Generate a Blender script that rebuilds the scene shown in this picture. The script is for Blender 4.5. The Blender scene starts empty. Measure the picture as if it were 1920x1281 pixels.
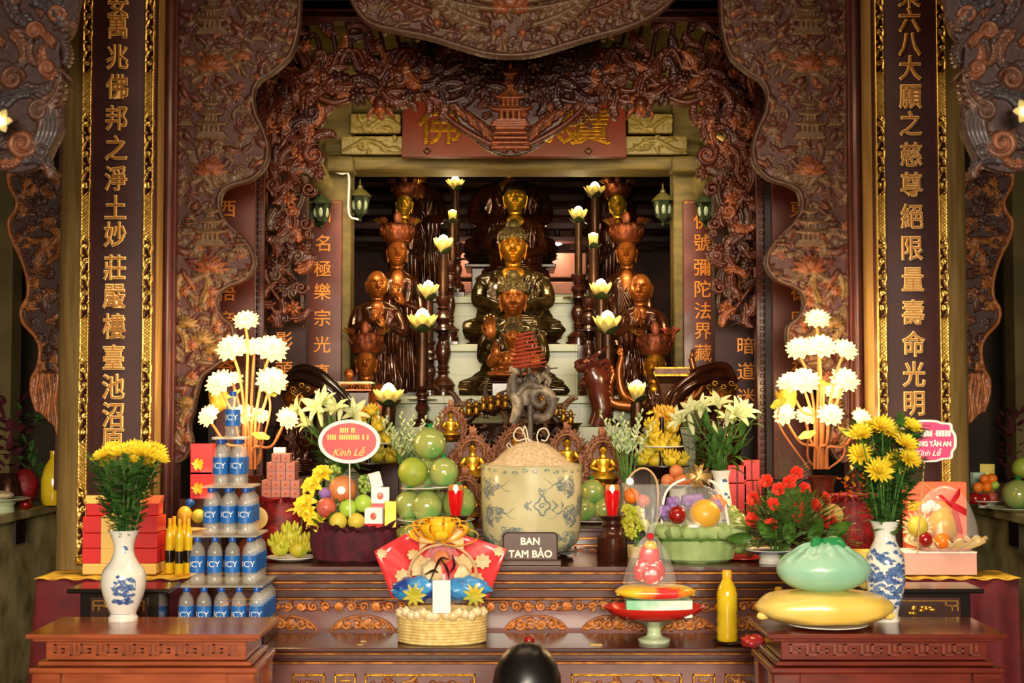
import bpy, math, random
import numpy as np
from mathutils import Vector, Matrix
PI = math.pi
sin, cos = math.sin, math.cos
SC = bpy.context.scene
COL = SC.collection
# ---------------------------------------------------------------- camera
F = 2667.0
PITCH = math.radians(2.5)
HC = 1.62
cam_d = bpy.data.cameras.new('camera')
cam = bpy.data.objects.new('camera', cam_d)
COL.objects.link(cam)
cam.location = (0, 0, HC)
cam.rotation_euler = (PI / 2 + PITCH, 0, 0)
cam_d.sensor_width = 36.0
cam_d.lens = F * 36.0 / 1920.0
cam_d.clip_end = 60
cam_d.dof.use_dof = True
cam_d.dof.focus_distance = 7.7
cam_d.dof.aperture_fstop = 5.0
SC.camera = cam
# ---------------------------------------------------------------- view, world, large lights
SC.view_settings.view_transform = 'Standard'
SC.view_settings.look = 'None'
SC.view_settings.gamma = 1.0
SC.view_settings.use_curve_mapping = False
SC.view_settings.exposure = 0.0
SC.cycles.use_denoising = True
SC.cycles.max_bounces = 10
SC.cycles.transparent_max_bounces = 24
SC.cycles.sample_clamp_indirect = 4.0
SC.cycles.caustics_reflective = False
SC.cycles.caustics_refractive = False
w = bpy.data.worlds.new('hall_ambient')
SC.world = w
w.use_nodes = True
w.node_tree.nodes['Background'].inputs[0].default_value = (1.0, 0.72, 0.46, 1)
w.node_tree.nodes['Background'].inputs[1].default_value = 0.13

def area(name, loc, target, sx, sy, power, col):
 d = bpy.data.lights.new(name, 'AREA')
 d.shape = 'RECTANGLE'; d.size = sx; d.size_y = sy; d.energy = power; d.color = col
 o = bpy.data.objects.new(name, d); COL.objects.link(o)
 o.location = loc
 o.rotation_euler = (Vector(target) - Vector(loc)).to_track_quat('-Z', 'Y').to_euler()
 return o

def bulb_light(name, loc, power, col, r=0.03, parent=None):
 d = bpy.data.lights.new(name, 'POINT')
 d.energy = power; d.color = col; d.shadow_soft_size = r
 o = bpy.data.objects.new(name, d); COL.objects.link(o)
 o.location = loc
 if parent: o.parent = parent
 return o
# daylight coming in through the open temple doors behind the photographer
area('daylight_entrance', (0.3, -3.2, 2.5), (0, 5.8, 0.55), 4.2, 1.6, 105, (1.0, 0.885, 0.69)).data.spread = math.radians(48)
# warm lamps hung from the hall ceiling above the altar, out of the frame
area('ceiling_lamp_altar', (0, 5.0, 3.75), (0, 6.4, 0.9), 2.6, 0.5, 42, (1.0, 0.70, 0.42))
# unseen fill lights added to brighten the marble counters of the side aisles
for sx in (-1, 1): area('aisle_fill_light', (sx * .5, 5.4, 3.7), (sx * 2.6, 6.1, .7), .6, .3, 9, (1.0, 0.82, 0.55)).data.spread = math.radians(50)
# the yellow lamp hidden behind the carved frame, lighting the beams and the statues
area('niche_lamp', (0, 7.95, 3.12), (0, 9.3, 2.0), 2.4, 0.12, 17, (1.0, 0.76, 0.38)).data.spread = math.radians(85)
area('niche_fill_upper', (0, 8.2, 3.25), (0, 9.0, 3.6), 2.2, 0.1, 9, (1.0, 0.78, 0.36))  # extra light, added to brighten the beams behind the openwork top
# ---------------------------------------------------------------- pixel helpers
def ray(px, py):
 u = (px - 960.0) / F; v = (640.5 - py) / F
 return u, cos(PITCH) - v * sin(PITCH), sin(PITCH) + v * cos(PITCH)
def P(px, py, Y):
 u, dy, dz = ray(px, py); t = Y / dy
 return Vector((u * t, Y, HC + dz * t))
def Zat(py, Y): return P(960, py, Y).z
def Xat(px, Y): return (px - 960.0) / F * Y / cos(PITCH)
def S(n, Y): return n * Y / F
def hx(h):
 h = h.lstrip('#')
 c = [int(h[i:i + 2], 16) / 255 for i in (0, 2, 4)]
 return tuple((x / 12.92 if x <= .04045 else ((x + .055) / 1.055) ** 2.4) for x in c)
# ---------------------------------------------------------------- mesh builder
class MB:
 def __init__(s): s.v = []; s.f = []; s.m = []
 def add(s, vf, mi=0, M=None):
  vs, fs = vf
  b = len(s.v)
  if M is not None: vs = [M @ Vector(p) for p in vs]
  s.v.extend(tuple(p) for p in vs)
  s.f.extend(tuple(i + b for i in f) for f in fs)
  s.m.extend([mi] * len(fs))
  return s
 def build(s, name, mats, parent=None, loc=(0, 0, 0), smooth=True, bevel=0, ang=40, rotz=0):
  used = sorted({i for f in s.f for i in f})
  if len(used) < len(s.v):
   ix = {a: b for b, a in enumerate(used)}; s.v = [s.v[i] for i in used]; s.f = [tuple(ix[i] for i in f) for f in s.f]
  me = bpy.data.meshes.new(name)
  me.from_pydata(s.v, [], s.f)
  if not isinstance(mats, (list, tuple)): mats = [mats]
  for m in mats: me.materials.append(m)
  if len(mats) > 1: me.polygons.foreach_set('material_index', s.m)
  me.update()
  if smooth:
   me.polygons.foreach_set('use_smooth', [True] * len(me.polygons))
   me.set_sharp_from_angle(angle=math.radians(ang))
  o = bpy.data.objects.new(name, me); COL.objects.link(o)
  o.location = loc; o.rotation_euler = (0, 0, rotz)
  if parent: o.parent = parent
  if bevel:
   b = o.modifiers.new('bevel', 'BEVEL'); b.width = bevel; b.segments = 2; b.limit_method = 'ANGLE'
  return o
def T(x=0, y=0, z=0, rx=0, ry=0, rz=0, s=1):
 M = Matrix.Translation((x, y, z)) @ Matrix.Rotation(rz, 4, 'Z') @ Matrix.Rotation(ry, 4, 'Y') @ Matrix.Rotation(rx, 4, 'X')
 if isinstance(s, (tuple, list)): return M @ Matrix.Diagonal((*s, 1))
 return M @ Matrix.Scale(s, 4) if s != 1 else M
def box(x, y, z, sx, sy, sz):
 """centre x,y; bottom z"""
 a, b = sx / 2, sy / 2
 v = [(x - a, y - b, z), (x + a, y - b, z), (x + a, y + b, z), (x - a, y + b, z), (x - a, y - b, z + sz), (x + a, y - b, z + sz), (x + a, y + b, z + sz), (x - a, y + b, z + sz)]
 return v, [(3, 2, 1, 0), (4, 5, 6, 7), (0, 1, 5, 4), (1, 2, 6, 5), (2, 3, 7, 6), (3, 0, 4, 7)]
def frustum(x, y, z, sx0, sy0, sx1, sy1, h):
 v, f = box(x, y, z, sx0, sy0, h)
 a, b = sx1 / 2, sy1 / 2
 v[4:] = [(x - a, y - b, z + h), (x + a, y - b, z + h), (x + a, y + b, z + h), (x - a, y + b, z + h)]
 return v, f
def lathe(prof, n=32, x=0, y=0, z=0, sy=1.0, wob=None):
 vs = []; fs = []
 for r, h in prof:
  for k in range(n):
   a = 2 * PI * k / n
   rr = r * (wob(a, h) if wob else 1)
   vs.append((x + rr * cos(a), y + rr * sin(a) * sy, z + h))
 for i in range(len(prof) - 1):
  for k in range(n):
   a, b = i * n + k, i * n + (k + 1) % n
   fs.append((a, b, b + n, a + n))
 if prof[0][0] > 1e-6: fs.append(tuple(range(n - 1, -1, -1)))
 if prof[-1][0] > 1e-6: fs.append(tuple(range((len(prof) - 1) * n, len(prof) * n)))
 return vs, fs
def prism_lathe(prof, n=4, **k): return lathe(prof, n, **k)
def tube(pts, rad, n=8, cap=True):
 pts = [Vector(p) for p in pts]; N = len(pts)
 if not isinstance(rad, (list, tuple)): rad = [rad] * N
 vs = []; fs = []; nrm = None
 for i, p in enumerate(pts):
  t = (pts[min(i + 1, N - 1)] - pts[max(i - 1, 0)])
  t = t.normalized() if t.length > 1e-9 else Vector((0, 0, 1))
  if nrm is None:
   ref = Vector((0, 0, 1)) if abs(t.z) < .9 else Vector((1, 0, 0))
   nrm = t.cross(ref).normalized()
  else:
   nrm = (nrm - t * nrm.dot(t))
   nrm = nrm.normalized() if nrm.length > 1e-6 else t.orthogonal().normalized()
  b = t.cross(nrm)
  for k in range(n):
   a = 2 * PI * k / n
   vs.append(p + (nrm * cos(a) + b * sin(a)) * rad[i])
 for i in range(N - 1):
  for k in range(n):
   a, b2 = i * n + k, i * n + (k + 1) % n
   fs.append((a, b2, b2 + n, a + n))
 if cap:
  fs.append(tuple(range(n - 1, -1, -1))); fs.append(tuple(range((N - 1) * n, N * n)))
 return vs, fs
def ell(x, y, z, rx, ry, rz, n=20, m=12, fn=None):
 vs = []; fs = []
 for j in range(m + 1):
  ph = -PI / 2 + PI * j / m
  for k in range(n):
   a = 2 * PI * k / n
   d = (cos(ph) * cos(a), cos(ph) * sin(a), sin(ph))
   q = fn(d) if fn else 1
   vs.append((x + rx * d[0] * q, y + ry * d[1] * q, z + rz * d[2] * q))
 for j in range(m):
  for k in range(n):
   a, b = j * n + k, j * n + (k + 1) % n
   fs.append((a, b, b + n, a + n))
 return vs, fs
def patch(fn, nu, nv):
 vs = [fn(i / nu, j / nv) for j in range(nv + 1) for i in range(nu + 1)]
 w_ = nu + 1
 fs = [(j * w_ + i, j * w_ + i + 1, (j + 1) * w_ + i + 1, (j + 1) * w_ + i) for j in range(nv) for i in range(nu)]
 return vs, fs
def prism(pts, y0, y1):
 """outline in x,z pushed from y0 (front) to y1"""
 n = len(pts)
 vs = [(x, y0, z) for x, z in pts] + [(x, y1, z) for x, z in pts]
 fs = [tuple(range(n)), tuple(range(2 * n - 1, n - 1, -1))]
 fs += [(i, i + n, (i + 1) % n + n, (i + 1) % n) for i in range(n)]
 return vs, fs
def petal(L, W, curl=.5, cup=.3, tip=.5, nu=4, nv=6, th=0):
 """petal along +x (out), normal +z; curl lifts (+) the tip"""
 def fn(u, v):
  s_ = u * 2 - 1
  ww = W * (sin(PI * min(1, v ** tip * .93 + .04)) ** .8)
  a = curl * v
  return (L * (v if abs(curl) < 1e-3 else sin(a) / curl), s_ * ww / 2, L * (0 if abs(curl) < 1e-3 else (1 - cos(a)) / curl) + cup * ww * s_ * s_)
 return patch(fn, nu, nv)
def curve(pts, n=24):
 """Catmull-Rom through pts"""
 pts = [Vector(p) for p in pts]
 P_ = [pts[0] * 2 - pts[1]] + pts + [pts[-1] * 2 - pts[-2]]
 out = []; seg = len(pts) - 1
 for i in range(n + 1):
  t = i / n * seg; k = min(int(t), seg - 1); t -= k
  a, b, c, d = P_[k:k + 4]
  out.append(.5 * ((2 * b) + (c - a) * t + (2 * a - 5 * b + 4 * c - d) * t * t + (3 * b - a - 3 * c + d) * t ** 3))
 return out
def lerps(vals, n):
 m = len(vals) - 1; out = []
 for i in range(n + 1):
  t = i / n * m; k = min(int(t), m - 1); out.append(vals[k] + (vals[k + 1] - vals[k]) * (t - k))
 return out
_fc = {}
def glyphs(s, size, ext=.004, bev=0, align='CENTER', shear=0, off=0):
 """text as (verts, faces), reading in the xz plane and facing -y, centred on its box"""
 key = (s, size, ext, bev, align, shear, off)
 if key in _fc: return _fc[key]
 cu = bpy.data.curves.new('t', 'FONT')
 cu.body = s; cu.size = size; cu.extrude = ext; cu.bevel_depth = bev; cu.align_x = align; cu.resolution_u = 3; cu.shear = shear
 cu.offset = off
 o = bpy.data.objects.new('t', cu); COL.objects.link(o)
 bpy.context.view_layer.update()
 me = o.evaluated_get(bpy.context.evaluated_depsgraph_get()).to_mesh()
 v = [tuple(q.co) for q in me.vertices]; f = [tuple(p.vertices) for p in me.polygons]
 o.evaluated_get(bpy.context.evaluated_depsgraph_get()).to_mesh_clear()
 bpy.data.objects.remove(o); bpy.data.curves.remove(cu)
 if v:
  xs = [q[0] for q in v]; ys = [q[1] for q in v]
  cx, cy = (min(xs) + max(xs)) / 2, (min(ys) + max(ys)) / 2
  v = [(q[0] - cx, -q[2], q[1] - cy) for q in v]
 _fc[key] = (v, f)
 return v, f
# ---------------------------------------------------------------- things
def tag(o, label, cat, group=None, kind=None):
 o['label'] = label; o['category'] = cat
 if group: o['group'] = group
 if kind: o['kind'] = kind
 return o
def struct(o):
 o['kind'] = 'structure'; return o
def thing(name, label, cat, loc=(0, 0, 0), rotz=0, group=None):
 o = bpy.data.objects.new(name, None); COL.objects.link(o)
 o.empty_display_size = .05
 o.location = loc; o.rotation_euler = (0, 0, rotz)
 return tag(o, label, cat, group)
def dup(root, loc, label, rotz=0, scale=1, group=None, tilt=None):
 def cp(o, par):
  c = o.copy(); COL.objects.link(c)
  if par: c.parent = par
  for ch in o.children: cp(ch, c)
  return c
 r = cp(root, None)
 r.location = loc
 r.rotation_euler = (tilt[0], tilt[1], rotz) if tilt else (0, 0, rotz)
 r.scale = (scale,) * 3 if not isinstance(scale, (tuple, list)) else scale
 r['label'] = label
 if group: r['group'] = group
 return r
ORD = ['first', 'second', 'third', 'fourth', 'fifth', 'sixth', 'seventh', 'eighth', 'ninth', 'tenth', 'eleventh', 'twelfth', 'thirteenth', 'fourteenth', 'fifteenth', 'sixteenth', 'seventeenth', 'eighteenth', 'nineteenth', 'twentieth']
R = random.Random(7)
# ---------------------------------------------------------------- materials
def mat(name, col, rough=.5, metal=0, col2=None, ns=12, nd=4, bump=0, bs=60, coat=0, trans=0, alpha=1, emis=None, es=0, sss=0, ior=1.45, spec=.5, attr=None, contrast=(.35, .65), stretch=None, transl=0):
 m = bpy.data.materials.new(name); m.use_nodes = True
 nt = m.node_tree; b = nt.nodes['Principled BSDF']; L = nt.links.new
 if isinstance(col, str): col = hx(col)
 if isinstance(col2, str): col2 = hx(col2)
 b.inputs['Base Color'].default_value = (*col, 1)
 b.inputs['Roughness'].default_value = rough
 b.inputs['Metallic'].default_value = metal
 b.inputs['IOR'].default_value = ior
 b.inputs['Specular IOR Level'].default_value = spec
 b.inputs['Coat Weight'].default_value = coat
 b.inputs['Coat Roughness'].default_value = .12
 b.inputs['Transmission Weight'].default_value = trans
 b.inputs['Alpha'].default_value = alpha
 if sss:
  b.inputs['Subsurface Weight'].default_value = sss
  b.inputs['Subsurface Radius'].default_value = (.02, .012, .008)
  b.inputs['Subsurface Scale'].default_value = .4
 if emis:
  b.inputs['Emission Color'].default_value = (*(hx(emis) if isinstance(emis, str) else emis), 1)
  b.inputs['Emission Strength'].default_value = es
 tc = None
 def coords():
  nonlocal tc
  if tc is None:
   tc = nt.nodes.new('ShaderNodeTexCoord').outputs['Object']
   if stretch:
    mp = nt.nodes.new('ShaderNodeMapping'); mp.inputs['Scale'].default_value = stretch
    L(tc, mp.inputs['Vector']); tc = mp.outputs[0]
  return tc
 cs = None
 if attr:
  a = nt.nodes.new('ShaderNodeAttribute'); a.attribute_name = attr; cs = a.outputs['Color']
 if col2 is not None:
  n = nt.nodes.new('ShaderNodeTexNoise'); n.inputs['Scale'].default_value = ns; n.inputs['Detail'].default_value = nd
  L(coords(), n.inputs['Vector'])
  r = nt.nodes.new('ShaderNodeMapRange'); r.inputs['From Min'].default_value = contrast[0]; r.inputs['From Max'].default_value = contrast[1]
  L(n.outputs['Fac'], r.inputs['Value'])
  mx = nt.nodes.new('ShaderNodeMix'); mx.data_type = 'RGBA'
  L(r.outputs['Result'], mx.inputs['Factor'])
  mx.inputs[7].default_value = (*col2, 1)
  if cs: L(cs, mx.inputs[6]); mx.blend_type = 'MULTIPLY'
  else: mx.inputs[6].default_value = (*col, 1)
  cs = mx.outputs[2]
 if cs: L(cs, b.inputs['Base Color'])
 if bump:
  n = nt.nodes.new('ShaderNodeTexNoise'); n.inputs['Scale'].default_value = bs; n.inputs['Detail'].default_value = 3
  L(coords(), n.inputs['Vector'])
  bn = nt.nodes.new('ShaderNodeBump'); bn.inputs['Strength'].default_value = bump; bn.inputs['Distance'].default_value = .01
  L(n.outputs['Fac'], bn.inputs['Height']); L(bn.outputs[0], b.inputs['Normal'])
 if transl:
  tr = nt.nodes.new('ShaderNodeBsdfTranslucent')
  if cs: L(cs, tr.inputs[0])
  else: tr.inputs[0].default_value = (*col, 1)
  ms = nt.nodes.new('ShaderNodeMixShader'); ms.inputs[0].default_value = transl
  out = nt.nodes['Material Output']
  L(b.outputs[0], ms.inputs[1]); L(tr.outputs[0], ms.inputs[2]); L(ms.outputs[0], out.inputs[0])
 return m
M = {}
def mk(k, *a, **kw): M[k] = mat(k, *a, **kw)
mk('lacquer', '#5a2417', .28, 0, '#3f170f', ns=7, coat=.5, stretch=(1, 1, 5))
mk('lacquer_dark', '#3a1712', .3, 0, '#26100d', ns=6, coat=.4)
mk('front_wood', '#a2522f', .25, 0, '#863e23', ns=5, coat=.6, stretch=(1, 8, 8), bump=.05)
mk('front_wood_red', '#74291a', .25, 0, '#581e14', ns=5, coat=.6, stretch=(1, 8, 8))
mk('altar_wood', '#542620', .3, 0, '#36160f', ns=5, coat=.35, stretch=(1, 6, 6))
mk('altar_face', '#74403c', .4, 0, '#5c322e', ns=9, coat=.4)
mk('black_lacquer', '#17120f', .2, 0, coat=.6)
mk('gilt', '#c08a28', .3, .85, '#8a5a14', ns=30, bump=.25, bs=90)
mk('gilt_bright', '#e8b04a', .25, .8, '#c48a2a', ns=25)
mk('gilt_edge', '#c07a2e', .32, .6, '#7a421a', ns=18)
mk('gold_ink', '#ffd884', .35, .1)
mk('gold_core', '#b0702c', .35, .3)
mk('copper_carve', '#b5652a', .35, .5, '#7a3b18', ns=40)
mk('board', '#3d1614', .6, 0, '#301110', ns=6)
mk('board_red', '#66271a', .4, 0, '#501c12', ns=5, coat=.3)
mk('plaque_red', '#5a190c', .55, 0, '#481208', ns=4, coat=.05)
mk('board_text', '#e08a35', .45, .35)
mk('beam_yellow', '#6e5d2e', .6, 0, '#524520', ns=6, stretch=(1, 4, 4), bump=.1)
mk('pillar_wood', '#a08250', .5, 0, '#826638', ns=5, stretch=(6, 6, .6), coat=.2)
mk('pillar_grey', '#8d8a74', .6, 0, '#6d6a55', ns=7, stretch=(4, 4, .8))
mk('jamb', '#52201a', .45, 0, '#3c1613', ns=8, stretch=(4, 4, 1), coat=.2)
mk('carve', '#4a2a20', .5, .1, (.55, .55, .55), ns=45, attr='paint', coat=.12)
mk('carve_deep', '#4a2a20', .42, .2, (.5, .5, .5), ns=45, attr='paint', coat=.2)
mk('tile', '#b9bc98', .3, 0, '#b4b792', ns=3)
mk('marble', '#d2c28c', .35, 0, '#7c7048', ns=5, nd=9, contrast=(.38, .66), coat=.2)
mk('floor', '#6b3a2a', .3, 0, '#5a2f22', ns=4)
mk('dark_wood', '#2a1410', .5, 0, '#1c0d0a', ns=6)
mk('rafter', '#5a342a', .55, 0, '#422620', ns=6)
mk('wall', '#7a6a3e', .7, 0, '#5e5030', ns=3)
mk('wall_dark', '#3a2a1c', .7, 0, '#2a1e14', ns=3)
mk('statue_gold', '#d0942e', .34, .85, '#b87420', ns=10)
mk('statue_gold_bright', '#f0c444', .34, .85, '#dba028', ns=10)
mk('statue_skin', '#a45c22', .36, .6, '#7a3f14', ns=10, coat=.2)
mk('statue_robe', '#4a2210', .2, .5, '#2c140a', ns=9, coat=.3)
mk('statue_robe_green', '#4a3a1c', .2, .6, '#241a0c', ns=9, coat=.4)
mk('statue_hair', '#5c4c2a', .42, .5, '#382a14', ns=30)
mk('statue_hair_dark', '#2e1a0e', .35, .4, '#1e100a', ns=30)
mk('crown', '#7a3a18', .42, .6, '#52240f', ns=20)
mk('brass', '#a87a2c', .3, .85, '#6a4714', ns=25)
mk('bronze_dark', '#4a2c18', .35, .6, '#2e1a10', ns=20)
mk('petal_yellow', '#d6cd8c', .5, 0, '#c4b465', ns=18, transl=.35)
mk('leaf_dark', '#2f3a1c', .5, 0, '#22290f', ns=20)
mk('led_petal', '#d8b878', .5, 0, emis='#ffd888', es=1.5)
mk('led_core', '#fff6dc', .5, 0, emis='#fff0c8', es=12)
mk('bulb', '#fff4d0', .3, 0, emis='#ffe6a8', es=26)
mk('white_bulb', '#fff4e4', .3, 0, emis='#ffe9cf', es=18)
mk('stem_pink', '#a86a40', .4, 0, '#92562f', ns=10)
mk('lotus_leaf', '#7f8430', .5, 0, '#5a6a22', ns=12, transl=.2)
mk('porcelain', '#e9e6dc', .12, 0, coat=.6)
mk('cobalt', '#34508c', .2, 0, '#6c88b4', ns=55, coat=.6)
mk('porcelain_shade', '#d8dccb', .15, 0, coat=.5)
mk('chrys', '#fff04c', .6, 0, '#f8d82a', ns=40, transl=.2)
mk('fret_shade', '#7a3820', .35, coat=.3)  # darker than the table wood: shading of the carved key as colour
mk('bud', '#b8942e', .5, 0, '#9a7c26', ns=10)
mk('foliage', '#527f36', .55, 0, '#365f28', ns=25, transl=.25)
mk('foliage_light', '#5c8a34', .5, 0, '#3e6a24', ns=25, transl=.25)
mk('stem', '#4f7a34', .5)
mk('lily', '#ecefc0', .5, 0, '#cdd89a', ns=9, transl=.25)
mk('tuberose', '#dfe6c0', .5, 0, '#a9bf7c', ns=30, transl=.2)
mk('fern', '#6c8438', .55, 0, '#46662c', ns=25, transl=.2)
mk('rose', '#ff5a42', .5, 0, '#ec4030', ns=20, transl=.2)
mk('red_cloth', '#620e1a', .8, 0, '#480912', ns=8, bump=.1)
mk('yellow_cloth', '#d9ac32', .7, 0, '#c4952a', ns=14)
mk('gift_red', '#d22a2c', .35, 0, '#b82226', ns=3, coat=.3)
mk('gift_gold', '#d8b060', .4, 0)
mk('white', '#efece4', .4, 0)
mk('card_white', '#f2eee6', .5, 0)
mk('sign_red', '#dd3a3c', .4, 0)
mk('sign_pink', '#e8417c', .4, 0)
mk('sign_yellow', '#f2cf5a', .4, 0)
mk('sign_plate', '#4f2e22', .35, 0, '#42251b', ns=8, coat=.3)
mk('letter_white', '#f4ecd6', .4, 0)
mk('tulle_wine', '#561022', .8, 0, '#3a0a18', ns=18, bump=.4, bs=40)
mk('tulle_red', '#8e1418', .55, 0, '#5a0a0e', ns=25, bump=.5, bs=35)
mk('tulle_green', '#b9cf8a', .65, 0, '#a2bb74', ns=14, bump=.25, bs=25, transl=.3)
mk('cake_box', '#bc7464', .4, 0, '#a66252', ns=12)
mk('wood_turned', '#3f1a10', .25, 0, '#2c120c', ns=10, coat=.6)
mk('red_glass', '#d8141a', .12, 0, trans=.55, coat=.5, emis='#e01010', es=.22)
mk('amber_glass', '#e8a860', .1, 0, trans=.6, coat=.5)
mk('urn', '#cdc49a', .25, 0, '#b8ae84', ns=5, coat=.5)
mk('urn_blue', '#5c6c74', .3, 0, '#848c80', ns=50, coat=.5)
mk('sand', '#ecd4ae', .95, 0, '#ccae84', ns=60, bump=.6, bs=200)
mk('incense', '#9e3a22', .8)
mk('ash', '#d8cdb4', .9)
mk('grey_bronze', '#564b42', .55, .2, '#b4a488', ns=9, contrast=(.52, .66), bump=.5, bs=30)
mk('pomelo', '#9aa83c', .45, 0, '#7f9432', ns=14, bump=.12, bs=160)
mk('pomelo_wrap', '#98a45a', .16, 0, '#4f9a4c', ns=9, coat=.8, contrast=(.48, .68))
mk('net_green', '#1f9a50', .35, 0, trans=.2, alpha=.75)
mk('yellow_fruit', '#d9b82a', .5, 0, '#b8a42a', ns=10)
mk('buddha_hand', '#c9b02c', .45, 0, '#8f9a2c', ns=6)
mk('green_banana', '#a8b432', .45, 0, '#c9b83a', ns=6)
mk('grape', '#8fa84a', .25, 0, coat=.4, sss=.2)
mk('peach', '#e0955c', .5, 0, '#c8603c', ns=8)
mk('apple_red', '#a01c1a', .2, 0, '#7a1212', ns=8, coat=.5)
mk('pink_apple', '#d0705a', .35, 0, '#c04a3c', ns=8)
mk('orange', '#ee7a1c', .4, 0, bump=.1, bs=200)
mk('mango', '#e0b23c', .35, 0, '#d49a34', ns=6)
mk('green_apple', '#a9c84a', .35, 0)
mk('pear', '#d9c24a', .45, 0, '#c2b23c', ns=20)
mk('purple_paper', '#9a74b8', .7, 0, '#7e5aa0', ns=20)
mk('plastic_clear', '#f2f0e8', .1, 0, alpha=.15, coat=1.0, spec=1.0)
mk('water_clear', '#f6f8fa', .12, 0, trans=.8, ior=1.33)
mk('label_blue', '#2468b4', .4, 0, '#1f5aa6', ns=6)
mk('cap_blue', '#1b4fa4', .35)
mk('tray_clear', '#e4e0cc', .2, 0, trans=.4, alpha=.5)
mk('oil', '#f4d22c', .1, 0, '#e2b61a', ns=9, trans=.12, coat=.8)
mk('oil_cap', '#eab22c', .4)
mk('basket_straw', '#ead292', .4, 0, '#d0b068', ns=40)
mk('wrap_red', '#d83a3e', .3, 0, '#e8868a', ns=7, contrast=(.55, .75), coat=.5)
mk('wrap_cream', '#ecd9ae', .35, 0, '#d8b87c', ns=9, coat=.5)
mk('wrap_blue', '#3c8cc8', .35, 0, '#1f3c8a', ns=10, contrast=(.5, .6), coat=.4)
mk('bow_yellow', '#ffca2c', .4, 0, '#f8b41c', ns=12, coat=.3)
mk('bow_gold', '#a8854a', .35, .5)
mk('bow_white', '#f0ecec', .5, 0)
mk('ribbon_red', '#d8202a', .35, 0, coat=.3)
mk('cello', '#ffffff', .1, 0, alpha=.11, coat=.6, spec=.9)
mk('tea_green', '#7fc49a', .35, 0, '#e2f0e0', ns=6, contrast=(.4, .6))
mk('snack_yellow', '#ecc02c', .3, 0, '#d8302a', ns=4, contrast=(.52, .62), coat=.4)
mk('snack_red', '#c81420', .35, 0, '#f8ece4', ns=42, contrast=(.6, .63), coat=.4)
mk('plate_red', '#c8281e', .3, 0, coat=.4)
mk('plate_white', '#e4e4da', .15, 0, coat=.4)
mk('celadon', '#b9c4a0', .2, 0, coat=.4)
mk('plate_dark', '#241410', .3, 0, coat=.4)
mk('bag_green', '#b4dfc0', .3, 0, '#98cfae', ns=5, coat=.4, bump=.25, bs=14, transl=.2)
mk('bag_yellow', '#f0d070', .35, 0, '#e6bf55', ns=4, coat=.3, bump=.2, bs=12)
mk('box_pink', '#dca89a', .5, 0, '#cf9a8c', ns=4)
mk('bag_orange', '#e86a44', .4, 0)
mk('hair', '#0c0a0a', .35, 0, '#141010', ns=60, stretch=(6, 6, .6))
mk('skin', '#c08a68', .5, 0, sss=.2)
mk('cloth_grey', '#4a4648', .8, 0)
mk('lantern_green', '#26301f', .4, .3)
mk('lantern_glass', '#9aa890', .15, 0, trans=.4)
mk('lantern_cap', '#5c5830', .4, .2)
mk('pale_wood', '#cfa878', .5)
mk('horn', '#24170f', .2, 0, coat=.6)
mk('yellow_lid', '#e8cf5a', .5)
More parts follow.
